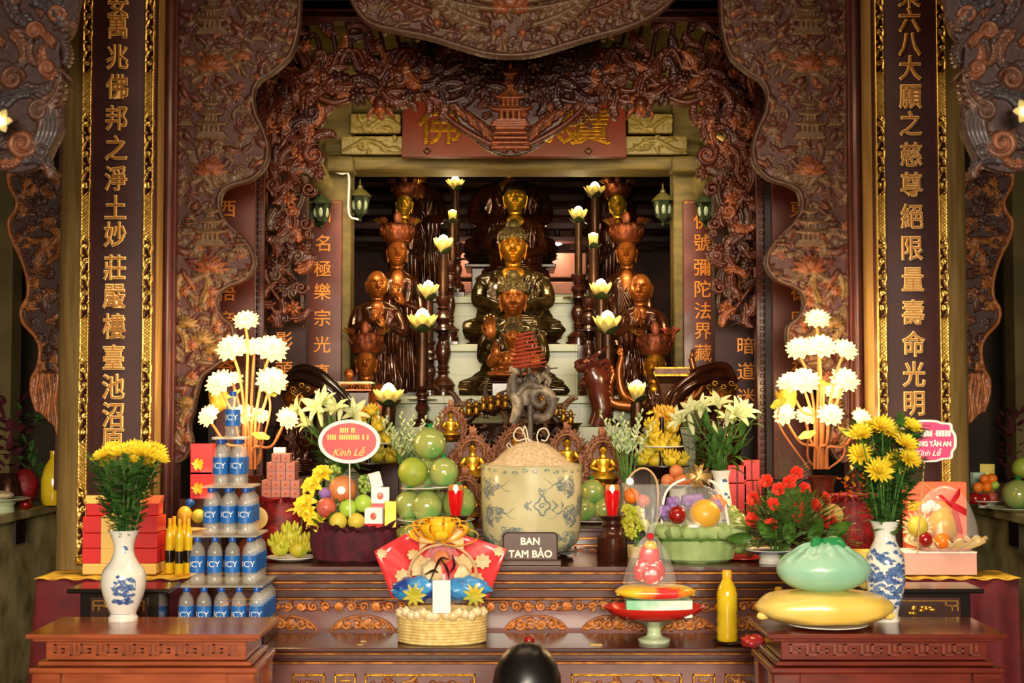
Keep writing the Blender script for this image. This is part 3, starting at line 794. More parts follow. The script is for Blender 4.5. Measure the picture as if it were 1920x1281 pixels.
# ---- second layer: open-work frame of dragons and flowers round the niche
YO = 7.75
RB, RC, RD = hx('#642a18'), hx('#9c5026'), hx('#421c14')
def openwork(side=None):
 rn = random.Random(21)
 y = YO; xc = Xat(957, y)
 x0 = Xat(497, y); z1 = Zat(42, y)
 r = Relief(x0 - .01, Zat(615, y), 2 * xc - x0 + .01, z1 + .01, .0036)
 def put(px, py, rad, n=1, sp=0, hb=0, cs=(RB, RB, RD, RB, RC)):
  for _ in range(n):
   x = Xat(px + rn.uniform(-sp, sp), y); z = Zat(py + rn.uniform(-sp, sp), y); c = rn.choice(cs); q = rn.random()
   for s_ in (1, -1):
    xx = x if s_ == 1 else 2 * xc - x
    a = rn.uniform(0, 6.28)
    if q < .16: r.spiral(xx, z, rad * rn.uniform(.7, 1.1), hb + rn.uniform(0, .02), c, 1.3, a, rn.choice((1, -1)), .42, rad * 1.2)
    elif q < .8: r.frond(xx, z, a, rad * 3.2, hb + rn.uniform(0, .02), c, rn.choice((1.2, -1.2)), 1.75)
    else: r.flower(xx, z, rad * 1.25, hb + rn.uniform(.005, .025), c, 7)
 # top band: looser near the top edge, dense towards its lower rim
 for px in range(505, 958, 24):
  for py in (60, 90, 118):
   if rn.random() < .62: put(px, py, .034, 1, 12)
  for py in (142, 160, 178):
   put(px, py, .036, 1, 9, .01)
  put(px, 170, .044, 1, 12, .016); put(px + 10, 130, .036, 1, 16, .004)
  pts = [(Xat(px - 20, y), Zat(190, y)), (Xat(px, y), Zat(176 + 9 * sin(px * .09), y)), (Xat(px + 30, y), Zat(190, y))]
 for k in range(14):                              # looping vines tie the pieces together
  px = 510 + k * 33
  for s_ in (1, -1):
   f = (lambda v: Xat(v, y)) if s_ == 1 else (lambda v: 2 * xc - Xat(v, y))
   r.stroke([(f(px + t * 50), Zat(50 + 130 * t + 18 * sin(t * 9 + k), y)) for t in [i / 14 for i in range(15)]], [.011, .017, .011], .004, RD)
   r.stroke([(f(px - 20 + t * 60), Zat(120 + 26 * sin(t * 6 + k * 2), y)) for t in [i / 14 for i in range(15)]], [.012, .018, .012], .008, RB)
 for s_ in (1, -1):
  f = (lambda v: Xat(v, y)) if s_ == 1 else (lambda v: 2 * xc - Xat(v, y))
  for py0, wob, rr in ((186, 7, .02), (166, 6, .017)):
   r.stroke([(f(600 + t * 270), Zat(py0 + wob * sin(t * 16), y)) for t in [i / 40 for i in range(41)]], rr, .014, RB)
  # dragon faces in the lower rim
  cx_, cz_ = f(712), Zat(196, y)
  for e in (-1, 1): r.spiral(cx_ + e * .035, cz_ + .02, .03, .026, RC, 1.2, PI / 2, e, .34); r.leaf(cx_ + e * .03, cz_ - .02, -PI / 2 + e * .9, .08, .03, .02, RC, e * -.8)
  r.dot(cx_, cz_, .042, .02, RB); r.dot(cx_, cz_ - .035, .03, .03, RC); r.dot(cx_ - .02, cz_ - .05, .012, .04, RC); r.dot(cx_ + .02, cz_ - .05, .012, .04, RC)
 # side hangings
 for py in range(190, 330, 16):
  hw = 118 if py < 250 else 108
  for px in range(505, 497 + hw - 8, 17): put(px, py, .036, 1, 8)
 for py in range(326, 610, 17):
  wd = 66 + 16 * sin(py * .045) if py < 470 else 70 - (py - 470) * .12
  for k in range(3): 
   if rn.random() < .92: put(503 + wd * (k + .5) / 3, py, .035, 1, 6, cs=(RB, RD, RB, hx('#5a3c2e'), RB, RC))
 for s_ in (1, -1):
  f = (lambda v: Xat(v, y)) if s_ == 1 else (lambda v: 2 * xc - Xat(v, y))
  r.stroke([(f(520 + 22 * sin(t * 14)), Zat(190 + 410 * t, y)) for t in [i / 60 for i in range(61)]], [.016, .014, .01], .006, RB)
  r.stroke([(f(545 - 20 * sin(t * 12)), Zat(200 + 400 * t, y)) for t in [i / 60 for i in range(61)]], [.016, .013, .008], .004, RD)
  r.spiral(f(588), Zat(292, y), .06, .026, RB, 1.7, 1.2, s_ * 1, .26); r.spiral(f(588), Zat(292, y), .045, .03, RC, 1.4, 1.2, s_, .16)
  r.frond(f(575), Zat(275, y), PI / 2 - s_ * .3, .14, .02, RC, s_ * .6)
  r.spiral(f(578), Zat(355, y), .04, .018, RB, 1.5, 0, -s_, .28)
  for py in (420, 480, 540): r.spiral(f(572 - (py - 420) * .06), Zat(py, y), .036, .018, RB, 1.5, 1, -s_, .3)
 # centre lobe: bat-like wings of leaves round a pagoda
 lobe = smooth_outline([(xc + Xat(a, y) - Xat(957, y), Zat(b_, y)) for a, b_ in ((805, 165), (826, 190), (850, 214), (872, 246), (900, 272), (930, 288), (957, 292), (984, 288), (1014, 272), (1042, 246), (1064, 214), (1088, 190), (1109, 165), (1085, 95), (957, 92), (829, 95), (805, 165))], 5)
 lk = r.base(lobe, RD, 0)
 for sg in (1, -1):
  for k in range(11):
   t = k / 10
   px, py = 957 + sg * (30 + 118 * t), 270 - 100 * t
   r.frond(Xat(px, y), Zat(py, y), PI / 2 - sg * (.2 + .5 * t), .12, .016, RC if k % 2 else RB, -sg * .9)
  for k in range(12):
   px, py = 957 + sg * (24 + 12 * k), rn.uniform(110, 215)
   r.flower(Xat(px, y), Zat(py, y), .03, .012, rn.choice((RB, RC)), 6)
   r.cloud(Xat(px - sg * 6, y), Zat(py + 20, y), .018, .01, RB, rn)
  r.stroke([(Xat(957 + sg * (150 - 140 * t), y), Zat(165 + 118 * math.sqrt(t), y)) for t in [i / 24 for i in range(25)]], [.012, .018, .014], .014, RB)
 r.pagoda(xc, Zat(236, y), .2, 4, .026, RC, RC)
 for k in range(5):
  q = .1 - k * .006
  r.stroke([(xc - q, Zat(278 - k * 9, y)), (xc + q, Zat(278 - k * 9, y))], .0105, .028, RC)
 r.H[:, :] = np.where(r.Z > z1, -1, r.H)
 return r
ro = openwork()
t = thing('openwork_screen', 'openwork dark red carved frame of dragons and flowers round the statue niche', 'carved frame', (0, YO, 0))
ro.to_object('openwork', M['carve_deep'], (0, 0, 0), .05, t)
xa, xb = Xat(479, YO), Xat(498, YO); xc = Xat(957, YO)
for s_ in (1, -1):
 b = MB(); f = (lambda v: v) if s_ == 1 else (lambda v: 2 * xc - v)
 b.add(box((f(xa) + f(xb)) / 2, 0, Zat(1000, YO), xb - xa, .09, Zat(40, YO) - Zat(1000, YO)))
 for k in range(70): b.add(box((f(xa) + f(xb)) / 2, -.048, Zat(990, YO) + k * .037, (xb - xa) * .4, .012, .018))
 b.build('side_post', M['lacquer'], t, bevel=.004)
b = MB(); z0, z1 = Zat(44, YO), Zat(18, YO); b.add(box(xc, 0, z0, 2 * (xc - xa), .09, z1 - z0)); b.add(box(xc, -.05, z0 + .015, 2 * (xc - xa), .02, .012)); b.add(box(xc, -.05, z1 - .02, 2 * (xc - xa), .02, .012))
b.build('top_rail', M['lacquer'], t, bevel=.004)
b = MB(); b.add(box(xc, .1, z1, 2 * (xc - xa) + .3, .1, .5)); struct(b.build('wall_over_frame', M['dark_wood'], loc=(0, YO, 0), smooth=False))
# ---------------------------------------------------------------- hanging boards with characters
def gilt_strip(w, L, seed, res=.004):
 r = Relief(-w / 2, 0, w / 2, L, res); rn = random.Random(seed)
 g, d = hx('#e4b458'), hx('#3e1c10')
 r.base([(-w / 2, 0), (w / 2, 0), (w / 2, L), (-w / 2, L)], d)
 z = 0; k = 0
 while z < L:
  if k % 6 == 5:
   r.base([(-w * .42, z), (w * .42, z), (w * .42, z + .2), (-w * .42, z + .2)], hx('#b98a34'), .003)
   for q in range(14):
    for e in (-1, 1): r.stroke([(-w * .4, z + q * .0145), (w * .4, z + q * .0145 + e * w * .7)], .0022, .003, g, .8)
   z += .21
  else:
   sg = 1 if k % 2 else -1
   r.spiral(sg * w * .1, z + .035, w * .34, .001, g, 1.3, rn.uniform(0, 6), sg, .3)
   r.leaf(-sg * w * .3, z + .01, PI / 2 + sg * .4, .06, w * .3, .001, g, -sg * 1.2); r.leaf(sg * w * .3, z + .06, PI / 2, .04, w * .28, .001, g, sg)
   r.dot(-sg * w * .28, z + .06, w * .14, .001, g)
   z += .072
  k += 1
 for e in (-1, 1): r.stroke([(e * w * .46, 0), (e * w * .46, L)], .0028, .003, g)
 r.H[r.H > -.5] = np.maximum(r.H[r.H > -.5], 0)
 r.clip((abs(r.X) <= w / 2 + .002) & (r.Z <= L))
 return r
gs = gilt_strip(.043, 3.0, 4)
def couplet(label, x0p, x1p, chars, y, tp, bp, cxp, size):
 x0, x1 = Xat(x0p, y), Xat(x1p, y); zb, zt = Zat(bp, y), Zat(tp, y)
 t = thing('couplet_board', label, 'inscribed board', ((x0 + x1) / 2, y, zb))
 b = MB(); b.add(patch(lambda u, v: ((u - .5) * (x1 - x0), .03 * (2 * u - 1) ** 2, v * (zt - zb)), 12, 1)); b.add(box(0, .06, 0, x1 - x0, .06, zt - zb))
 b.build('panel', M['board'], t)
 for e in (-1, 1):
  gs.to_object('gilt_border', M['gilt_carve'], (e * ((x1 - x0) / 2 - .0215), .012, 0), .02, t)
 b = MB(); b.add(box(0, .02, 0, x1 - x0, .05, .04)); b.build('bottom_rail', M['gilt'], t, bevel=.006)
 b = MB()
 for ch, py in chars:
  for mi, of, dy in ((0, .0014, 0), (1, -.0016, -.0045)): b.add(glyphs(ch, size * 1.05, .004, .0012, off=of), mi, T(Xat(cxp, y) - (x0 + x1) / 2, -.006 + dy, Zat(py, y) - zb, s=(.96, 1, 1.1)))
 b.build('inscription', [M['gold_ink'], M['gold_core']], t, smooth=False)
 return t
mk('gilt_carve', '#c08a28', .28, .75, (.6, .6, .6), ns=40, attr='paint')
ys = [8, 50, 108, 163, 222, 278, 335, 389, 440, 502, 556, 612, 670, 725, 778, 826]
couplet('tall dark board of raised gold characters on the left pillar', 147, 282, list(zip('安萬兆佛邦之淨土妙莊嚴樓臺池沼原', ys)), 6.52, -120, 1060, 214, .105)
ys = [-8, 38, 84, 128, 182, 232, 290, 346, 406, 466, 524, 586, 645, 702, 757, 815]
couplet('tall dark board of raised gold characters on the right pillar', 1648, 1782, list(zip('乘六八大願之慈尊絕限量壽命光明', ys)), 6.52, -120, 1060, 1712, .105)
# boards seen through and below the open-work frame
def hang_board(label, x0p, x1p, tp, bp, y, chars, cxp, size, m='board_red', name='inscribed_panel', bw=.035):
 x0, x1 = Xat(x0p, y), Xat(x1p, y); zb, zt = Zat(bp, y), Zat(tp, y); w_ = x1 - x0
 t = thing(name, label, 'inscribed board', ((x0 + x1) / 2, y, zb))
 b = MB(); b.add(box(0, .02, 0, w_, .04, zt - zb)); b.build('panel', M[m], t, smooth=False, bevel=.004)
 r = Relief(-w_ / 2, 0, w_ / 2, zt - zb, .004); g = hx('#d8903a'); rn = random.Random(int(x0p))
 z = 0.02; k = 0
 while z < zt - zb - .03:
  for e in (-1, 1):
   x = e * (w_ / 2 - bw * .45)
   if k % 4 == 3: r.spiral(x, z + .03, bw * .36, .0005, g, 1.2, PI / 2, e, .26); r.spiral(x, z + .055, bw * .36, .0005, g, 1.2, -PI / 2, -e, .26)
   else: r.stroke([(x - e * bw * .2, z), (x + e * bw * .15, z + .02), (x - e * bw * .1, z + .045), (x + e * bw * .1, z + .07)], .0032, .0005, g, .7)
  z += .075; k += 1
 for z in (.012, zt - zb - .012): r.stroke([(-w_ / 2 + .01, z), (w_ / 2 - .01, z)], .004, .0005, g, .7)
 r.to_object('gilt_border', M['carve'], (0, -.001, 0), .004, t)
 b = MB()
 for ch, py in chars: b.add(glyphs(ch, size, .003, .001), 0, T(Xat(cxp, y) - (x0 + x1) / 2, -.003, Zat(py, y) - zb))
 b.build('inscription', M['board_text'], t, smooth=False)
 return t
hang_board('red board of orange characters on the yellow pillar left of the statues', 572, 640, 376, 742, 8.655, list(zip('國名極樂宗光真境', (402, 456, 504, 547, 596, 646, 698, 742))), 604, .108)
hang_board('red board of orange characters on the yellow pillar right of the statues', 1282, 1356, 376, 742, 8.655, list(zip('佛號彌陀法界藏', (414, 455, 502, 542, 583, 621, 662))), 1318, .112)
for lab, sg, chars in (('dark board of gold characters behind the left openwork of the carved frame', 1, '西鍚彩除說影頭'), ('dark board of gold characters behind the right openwork of the carved frame', -1, '國心佛法白暗道迷')):
 f = (lambda a: a) if sg == 1 else (lambda a: 1914 - a)
 a, c = sorted((f(497), f(574)))
 hang_board(lab, a, c, 262, 800, 8.1, list(zip(chars, (312, 368, 425, 480, 535, 638, 694) if sg == 1 else (320, 380, 430, 475, 528, 648, 696, 745))), f(533) if sg == 1 else 1398, .105, 'board', bw=.04)
# small red boards just behind the scalloped panels
for lab, a, c, chars, cx_ in (('red lacquer board with thin gold lines glimpsed behind the left carved panel', 404, 477, '西悟音奇', 424), ('red lacquer board with thin gold lines glimpsed behind the right carved panel', 1449, 1520, '東德同祥', 1500)):
 hang_board(lab, a, c, 300, 900, 7.6, list(zip(chars, (392, 548, 600, 690))), cx_, .1, 'board_red')
# red plaque leaning out over the lintel
y = 8.5
t = thing('name_plaque', 'red tilted plaque with gilt characters over the yellow lintel', 'plaque', (CX, y, Zat(296, y)))
t.rotation_euler = (math.radians(-14), 0, 0)
x0, x1, hh = Xat(752, y) - CX, Xat(1176, y) - CX, Zat(100, y) - Zat(296, y)
b = MB(); b.add(box((x0 + x1) / 2, 0, 0, x1 - x0, .04, hh)); b.build('panel', M['plaque_red'], t, smooth=False, bevel=.006)
b = MB()
for ch, px, zz in (('寶', 1108, .3), ('佛', 822, .3), ('殿', 1055, .3)): b.add(glyphs(ch, .27, .004, .003), 0, T(Xat(px, y) - CX, -.025, .2))
b.build('inscription', M['gilt'], t, smooth=False)
b = MB()
for px in (800, 1104): b.add(lathe([(.026, 0), (.02, .012), (.006, .016)], 4), 0, T(Xat(px, y) - CX, -.02, .035, rx=PI / 2))
b.build('peg', M['bronze_dark'], t)
# gold panels glimpsed high between the openwork
b = MB()
for px in (770, 830, 880, 1010, 1060, 1110):
 b.add(box(Xat(px, 8.78), 0, 0, .13, .02, .2)); b.add(box(Xat(px, 8.78), -.012, .02, .1, .01, .03)); b.add(box(Xat(px, 8.78), -.012, .14, .1, .01, .03))
o = b.build('gilded_frieze', M['gilt_bright'], loc=(0, 8.78, Zat(152, 8.78)), smooth=False, bevel=.004); tag(o, 'row of small gilt panels glimpsed behind the openwork frame', 'frieze')
# ---------------------------------------------------------------- statues
ZFL = Zat(742, 8.6)                                  # top of the tiled platform the flanking statues share
def sm(a, b, x):
 t = min(1, max(0, (x - a) / (b - a))); return t * t * (3 - 2 * t)
def head_geo(h, w=.74):
 """closed-eyed face looking to -y; centre of head at 0, chin at -h/2"""
 nu, nv = 56, 44
 vs = []; fs = []
 for j in range(nv + 1):
  ph = -PI / 2 + PI * j / nv
  for k in range(nu):
   # columns crowd towards the face
   a0 = -PI / 2 + (2 * PI * k / nu); a = a0 + .45 * sin(2 * PI * k / nu) * -1
   d = (cos(ph) * cos(a), cos(ph) * sin(a), sin(ph))
   x, y, z = d[0] * w / 2, d[1] * .42, d[2] * .5
   jaw = 1 - .17 * sm(-.08, -.5, z); x *= jaw
   if y < 0: y *= (1 - .12 * sm(.0, -.5, z))
   f = sm(.0, -.25, y)
   if f > 0:
    ax = abs(x); q = 0
    nz = sm(.13, -.09, z) * (1 - sm(-.10, -.135, z))
    q += (.03 + .095 * nz) * math.exp(-(x / (.034 + .03 * nz)) ** 2) * sm(.2, .1, z) * (1 - sm(-.1, -.14, z))
    q -= .035 * math.exp(-((ax - .14) / .085) ** 2 - ((z - .055) / .05) ** 2)
    q += .034 * math.exp(-((ax - .145) / .065) ** 2 - ((z - .015) / .028) ** 2)
    q -= .016 * math.exp(-((ax - .145) / .07) ** 2 - ((z + .018 - .3 * (ax - .145) ** 2) / .010) ** 2)
    bz = .115 + .03 * (1 - ((ax - .15) / .12) ** 2)
    q += .02 * math.exp(-((z - bz) / .018) ** 2) * sm(.29, .2, ax) * sm(.01, .05, ax)
    q += .035 * math.exp(-(x / .1) ** 2 - ((z + .215) / .02) ** 2) + .034 * math.exp(-(x / .075) ** 2 - ((z + .26) / .02) ** 2)
    q -= .02 * math.exp(-(x / .1) ** 2 - ((z + .237) / .008) ** 2)
    q -= .012 * math.exp(-(x / .03) ** 2 - ((z + .17) / .03) ** 2)
    q += .03 * math.exp(-(x / .09) ** 2 - ((z + .39) / .06) ** 2)
    q += .02 * math.exp(-((ax - .19) / .08) ** 2 - ((z + .1) / .09) ** 2)
    y -= 1.35 * q * f
   vs.append((x * h, y * h, z * h))
 for j in range(nv):
  for k in range(nu):
   a, b = j * nu + k, j * nu + (k + 1) % nu
   fs.append((a, b, b + nu, a + nu))
 return vs, fs
def ears(mb, h, M_, w=.74, lobe=1.0):
 for e in (1, -1):
  pts = [(e * w * .47 * h, .03 * h, .12 * h), (e * w * .51 * h, .07 * h, .08 * h), (e * w * .49 * h, .05 * h, -.08 * h), (e * w * .465 * h, .03 * h, -.2 * h * lobe), (e * w * .45 * h, .02 * h, -.32 * h * lobe)]
  mb.add(tube(curve(pts, 10), lerps([.025 * h, .042 * h, .032 * h, .036 * h, .018 * h], 10), 8), 0, M_)
def hand_geo(mb, p, d, up, L, curl=.6, thumb=1, mi=0):
 """palm, four bent fingers and a thumb; d = pointing direction, up = back of the hand"""
 p, d, up = Vector(p), Vector(d).normalized(), Vector(up)
 up = (up - d * up.dot(d)).normalized(); sd = d.cross(up)
 Mx = Matrix((sd, d, up)).transposed().to_4x4(); Mx.translation = p
 mb.add(ell(0, L * .22, 0, L * .2, L * .27, L * .09, 10, 8), mi, Mx)
 for k, (x, ln) in enumerate(((-.14, .42), (-.05, .5), (.05, .47), (.14, .36))):
  pts = [(x * L, L * .38, 0)]; a = -.1
  for q in range(3):
   a2 = -curl * (q + .3) * .8
   pts.append((pts[-1][0] + x * L * .05, pts[-1][1] + cos(a2) * ln * L * .36, pts[-1][2] + sin(a2) * ln * L * .36))
  mb.add(tube(curve(pts, 6), lerps([.05 * L, .046 * L, .03 * L], 6), 6), mi, Mx)
 pts = [(thumb * .15 * L, L * .14, 0), (thumb * .27 * L, L * .3, -.05 * L), (thumb * .25 * L, L * .48, -.09 * L)]
 mb.add(tube(curve(pts, 5), lerps([.06 * L, .055 * L, .035 * L], 5), 6), mi, Mx)
def lotus_seat(mb, r, h, mi=0, z=0, y=0):
 mb.add(lathe([(r * .8, 0), (r * .95, h * .15), (r * .85, h * .3), (r * .9, h * .55), (r * .98, h), (0, h)], 28, 0, y, z, .75), mi)
 for lay in range(2):
  n = 18
  for k in range(n):
   a = 2 * PI * (k + .5 * lay) / n
   Mx = T(r * .84 * cos(a), y + r * .63 * sin(a), z + h * (.2 + .12 * lay), rz=a) @ T(ry=-1.0)
   mb.add(petal(h * .8, r * .34, -.8, .25, .6, 3, 4), mi, Mx)
def statue(label, px, ytop, ychin, ybase, Y, sh, bw, kind, skin, robe, crown, pose, turn=0, tilt=0, face_w=.74, seat=0, cat='statue', name='buddha_statue', plinth=None, crown_h=1.0, fold=1.0, seed=0, chest=True, group=None):
 rn = random.Random(px + seed)
 base = P(px, ybase, Y); zc, zt = Zat(ychin, Y) - base.z, Zat(ytop, Y) - base.z
 Sh, B = S(sh, Y), S(bw, Y); hh = zt - zc
 zneck = zc - hh * .02; off = S(seat, Y)
 t = thing(name, label, cat, base, turn, group)
 Hs = zneck - off
 if kind == 'seated':
  prof = [(0, .93 * B, .62 * B, -.25), (.07, B, .68 * B, -.25), (.17, .97 * B, .66 * B, -.22), (.26, .74 * B, .56 * B, -.14), (.34, Sh * .95, Sh * .8, -.05), (.52, Sh * .84, Sh * .62, 0), (.7, Sh * .92, Sh * .6, 0), (.83, Sh * 1.0, Sh * .54, 0), (.905, Sh * .86, Sh * .46, 0), (.955, Sh * .5, Sh * .36, 0), (1, Sh * .24, Sh * .26, 0)]
 else:
  prof = [(0, B, B * .8, 0), (.04, B * .96, B * .75, 0), (.3, B * .8, B * .62, 0), (.5, Sh * .86, Sh * .66, 0), (.66, Sh * .84, Sh * .62, 0), (.8, Sh * .94, Sh * .58, 0), (.89, Sh, Sh * .52, 0), (.935, Sh * .85, Sh * .44, 0), (.967, Sh * .5, Sh * .36, 0), (1, Sh * .24, Sh * .26, 0)]
 def sf(a, t_, g=1.0):
  for i in range(len(prof) - 1):
   if t_ <= prof[i + 1][0] or i == len(prof) - 2: break
  q = (t_ - prof[i][0]) / (prof[i + 1][0] - prof[i][0]); q = min(1, max(0, q))
  L = [prof[i][m] + (prof[i + 1][m] - prof[i][m]) * (q * q * (3 - 2 * q) if m else q) for m in range(4)]
  k = 1 + fold * .06 * (sin(11 * a + 3 * t_ * 2 + seed) + .6 * sin(19 * a - 5 * t_ * 3)) * sm(.97, .8, t_)
  if kind == 'standing': k += fold * .045 * sin(15 * a + .8 * sin(t_ * 9)) * sm(.85, .5, t_)
  return (L[1] * cos(a) * k * g, L[2] * sin(a) * k * g + L[3] * B, off + t_ * Hs)
 rb = MB()
 N, m_ = 72, 40
 vs = []; fs = []
 for j in range(m_ + 1):
  for k in range(N): vs.append(sf(2 * PI * k / N, j / m_))
 for j in range(m_):
  for k in range(N):
   a, b = j * N + k, j * N + (k + 1) % N; fs.append((a, b, b + N, a + N))
 fs.append(tuple(range(N - 1, -1, -1))); fs.append(tuple(range(m_ * N, m_ * N + N)))
 rb.add((vs, fs))
 # raised drapery folds lying on the robe
 def fold_line(a0, t0, a1, t1, w_, bend=0):
  pts = []
  for q in range(13):
   u = q / 12; p = sf(a0 + (a1 - a0) * u + bend * sin(PI * u), t0 + (t1 - t0) * u, 1.0)
   pts.append(p)
  rb.add(tube(pts, lerps([w_ * .3, w_, w_, w_ * .3], 12), 6))
 fw = Sh * .08
 if kind == 'seated':
  for k in range(5): fold_line(-PI / 2 - .55 + .06 * k, .9 - .015 * k, -PI / 2 + .75 - .2 * k, .36 - .03 * k, fw)
  for k in range(5): fold_line(-PI / 2 + .5 + .06 * k, .88, -PI / 2 + .3 + .22 * k, .4, fw)
  for k in range(6): fold_line(-PI / 2 - 1.1, .24 - .035 * k, -PI / 2 + 1.1, .24 - .035 * k, fw * 1.1, 0)
 else:
  for k in range(7): fold_line(-PI / 2 - .6 + .04 * k, .93 - .01 * k, -PI / 2 + .95 - .22 * k, .52 - .05 * k, fw)
  for k in range(9): fold_line(-PI / 2 - 1.0 + .25 * k, .5, -PI / 2 - 1.1 + .27 * k, .02, fw * 1.1, .06)
 bd = MB()
 Hm = T(0, -Sh * .02, zc + hh * .5, rx=tilt)
 bd.add(head_geo(hh, face_w), 0, Hm); ears(bd, hh, Hm, face_w, 1.0 if crown != 'bald' else .8)
 bd.add(lathe([(hh * .22, zc - hh * .35), (hh * .2, zc - hh * .05), (hh * .23, zc + hh * .14)], 20, 0, hh * .05, 0))
 if chest:
  bd.add(ell(0, -Sh * .28, off + Hs * .84, Sh * .42, Sh * .3, Hs * .15, 20, 12))
 # arms in wide sleeves
 def arm(sx, wrist, elbow=None, show=True, ptd=(0, -1, .2), up=(0, 0, 1), curl=.5, hl=.62, thumb=1):
  s0 = Vector((sx * Sh * .84, 0, off + Hs * (.84 if kind == 'seated' else .89)))
  el = Vector(elbow) if elbow else Vector((sx * Sh * .98, -Sh * .25, off + Hs * (.48 if kind == 'seated' else .66)))
  wr = Vector(wrist)
  pts = curve([s0, (s0 * .5 + el * .5) + Vector((sx * Sh * .06, 0, 0)), el, el * .4 + wr * .6, wr], 16)
  rb.add(tube(pts, lerps([Sh * .17, Sh * .21, Sh * .23, Sh * .22, Sh * .19], 16), 14))
  for k in range(3):                           # hanging sleeve
   e2 = el * (.7 - .25 * k) + wr * (.3 + .25 * k)
   rb.add(tube(curve([e2, e2 + Vector((sx * .02 * Sh, 0, -Hs * .1)), e2 + Vector((sx * .05 * Sh, .1 * Sh, -Hs * (.2 if kind == 'seated' else .28)))], 8), lerps([Sh * .2, Sh * .17, Sh * .06], 8), 8))
  if show:
   hm = MB(); hand_geo(hm, wr, ptd, up, hh * hl, curl, thumb); hm.build('hand', M[skin], t)
 zl = off + Hs * .36
 if pose == 'lap':
  for e in (1, -1): arm(e, (e * Sh * .35, -Sh * 1.05, zl), None, True, (-e, -.15, 0), (0, -.4, 1), .3, .6, 1)
 elif pose == 'raised':
  arm(-1, (-Sh * .72, -Sh * .75, off + Hs * .74), (-Sh * .98, -Sh * .3, off + Hs * .5), True, (-.1, -.1, 1), (0, 1, 0), .5, .75, 1)
  arm(1, (Sh * .4, -Sh * 1.0, zl), None, True, (-1, -.2, 0), (0, -.3, 1), .3, .6)
 elif pose == 'pray':
  zp = off + Hs * .74
  for e in (1, -1): arm(e, (e * Sh * .1, -Sh * .95, zp), (e * Sh * 1.02, -Sh * .5, off + Hs * .66), True, (-.05 * e, -.12, 1), (e, 0, 0), .05, .68, 1)
 elif pose == 'mudra':
  arm(-1, (-Sh * .2, -Sh * .9, off + Hs * .76), (-Sh * 1.0, -Sh * .45, off + Hs * .68), True, (.2, -.1, 1), (-.3, -1, 0), .9, .66, 1)
  arm(1, (Sh * .25, -Sh * .95, off + Hs * .7), (Sh * 1.02, -Sh * .45, off + Hs * .64), True, (-.5, -.2, 1), (.5, -.6, 0), .7, .66, -1)
 else:
  for e in (1, -1): arm(e, (e * Sh * .3, -Sh * .9, off + Hs * .62), None, False)
 bd.build('body', M[skin], t)
 rb.build('robe', M[robe], t, ang=70)
 cr = MB()
 zh = zc + hh * .5
 if crown == 'curls':
  fn = lambda d: 1 + .075 * sin(24 * math.atan2(d[1], d[0])) * sin(16 * math.asin(max(-1, min(1, d[2]))))
  vs, fs = ell(0, hh * .06, zh + hh * .22, hh * face_w * .56, hh * .45, hh * .38, 64, 40, fn)
  keep = [f for f in fs if all(vs[i][2] > zh + hh * .17 or vs[i][1] > hh * .12 for i in f)]
  cr.add((vs, keep)); cr.add(ell(0, hh * .08, zh + hh * .56, hh * face_w * .3 * crown_h, hh * .24, hh * .22 * crown_h, 40, 20, fn))
  cr.add(lathe([(hh * face_w * .565, 0), (hh * face_w * .58, hh * .03), (hh * face_w * .56, hh * .06)], 32, 0, hh * .05, zh + hh * .18, .8))
  cr.build('hair', M['statue_hair'], t)
 elif crown == 'dark':
  vs, fs = ell(0, hh * .08, zh + hh * .2, hh * face_w * .57, hh * .46, hh * .42, 40, 24)
  cr.add((vs, [f for f in fs if all(vs[i][2] > zh + hh * .17 or vs[i][1] > hh * .1 for i in f)])); cr.add(ell(0, hh * .1, zh + hh * .6, hh * .2, hh * .18, hh * .16))
  cr.build('hair', M['statue_hair_dark'], t)
 elif crown == 'crown':
  w0 = hh * face_w * .6; ch = hh * .72 * crown_h
  cr.add(lathe([(w0, 0), (w0 * 1.03, ch * .12)], 32, 0, hh * .04, zh + hh * .24, .85), 1)
  fn = lambda a, h: 1 + .06 * sin(8 * a + 3 * sin(h * 40 / max(hh, .05) * .12)) * sin(5 * a + h * 14 / max(hh, .05))
  cr.add(lathe([(w0 * .97, ch * .1), (w0 * 1.14, ch * .2), (w0 * 1.3, ch * .38), (w0 * 1.4, ch * .6), (w0 * 1.42, ch * .85), (w0 * 1.36, ch * .98), (w0 * 1.2, ch * .9), (w0, ch * .4)], 80, 0, hh * .04, zh + hh * .24, .85, fn))
  def cp(a, v, g=1.0):
   rr = w0 * (1.04 + .4 * sin(min(1, v * 1.25) * PI / 2)) * g; return Vector((rr * cos(a), hh * .04 + rr * .85 * sin(a), zh + hh * .24 + ch * (.14 + .84 * v)))
  for k in range(13):                          # scrolls carved in low relief
   a0 = PI + PI * (k + .5) / 13; v0 = .5 + .18 * (k % 2)
   cr.add(tube([cp(a0 + .1 * (1 - i / 12) * cos(i * .75), v0 + .2 * (1 - i / 12) * sin(i * .75), 1.0) for i in range(12)], lerps([ch * .02, ch * .035, ch * .02], 11), 5))
  for v in (.04, .97): cr.add(tube([cp(PI + PI * i / 24, v + (.03 * cos(i * 2.1) if v > .5 else 0), 1.01) for i in range(25)], ch * .035, 6))
  for k in (0, 1, 4, 5):                       # star flames at both sides
   a = PI + PI * (k + .5) / 6; c = cp(a, 1.0, .98)
   for q in range(4): cr.add(tube([c, c + Vector((ch * .16 * cos(a) + ch * .2 * cos(.5 + q * .7), 0, ch * (.12 + .17 * sin(.5 + q * .7))))], [ch * .075, ch * .03], 6), 2 if k in (0, 5) else 0)
  b2 = []
  cr.add(ell(0, -w0 * .9, zh + hh * .24 + ch * 1.2, ch * .2, ch * .07, ch * .32), 0)
  cr.build('crown', [M['crown'], M['bronze_dark'], M['brass']], t)
 elif crown == 'bald':
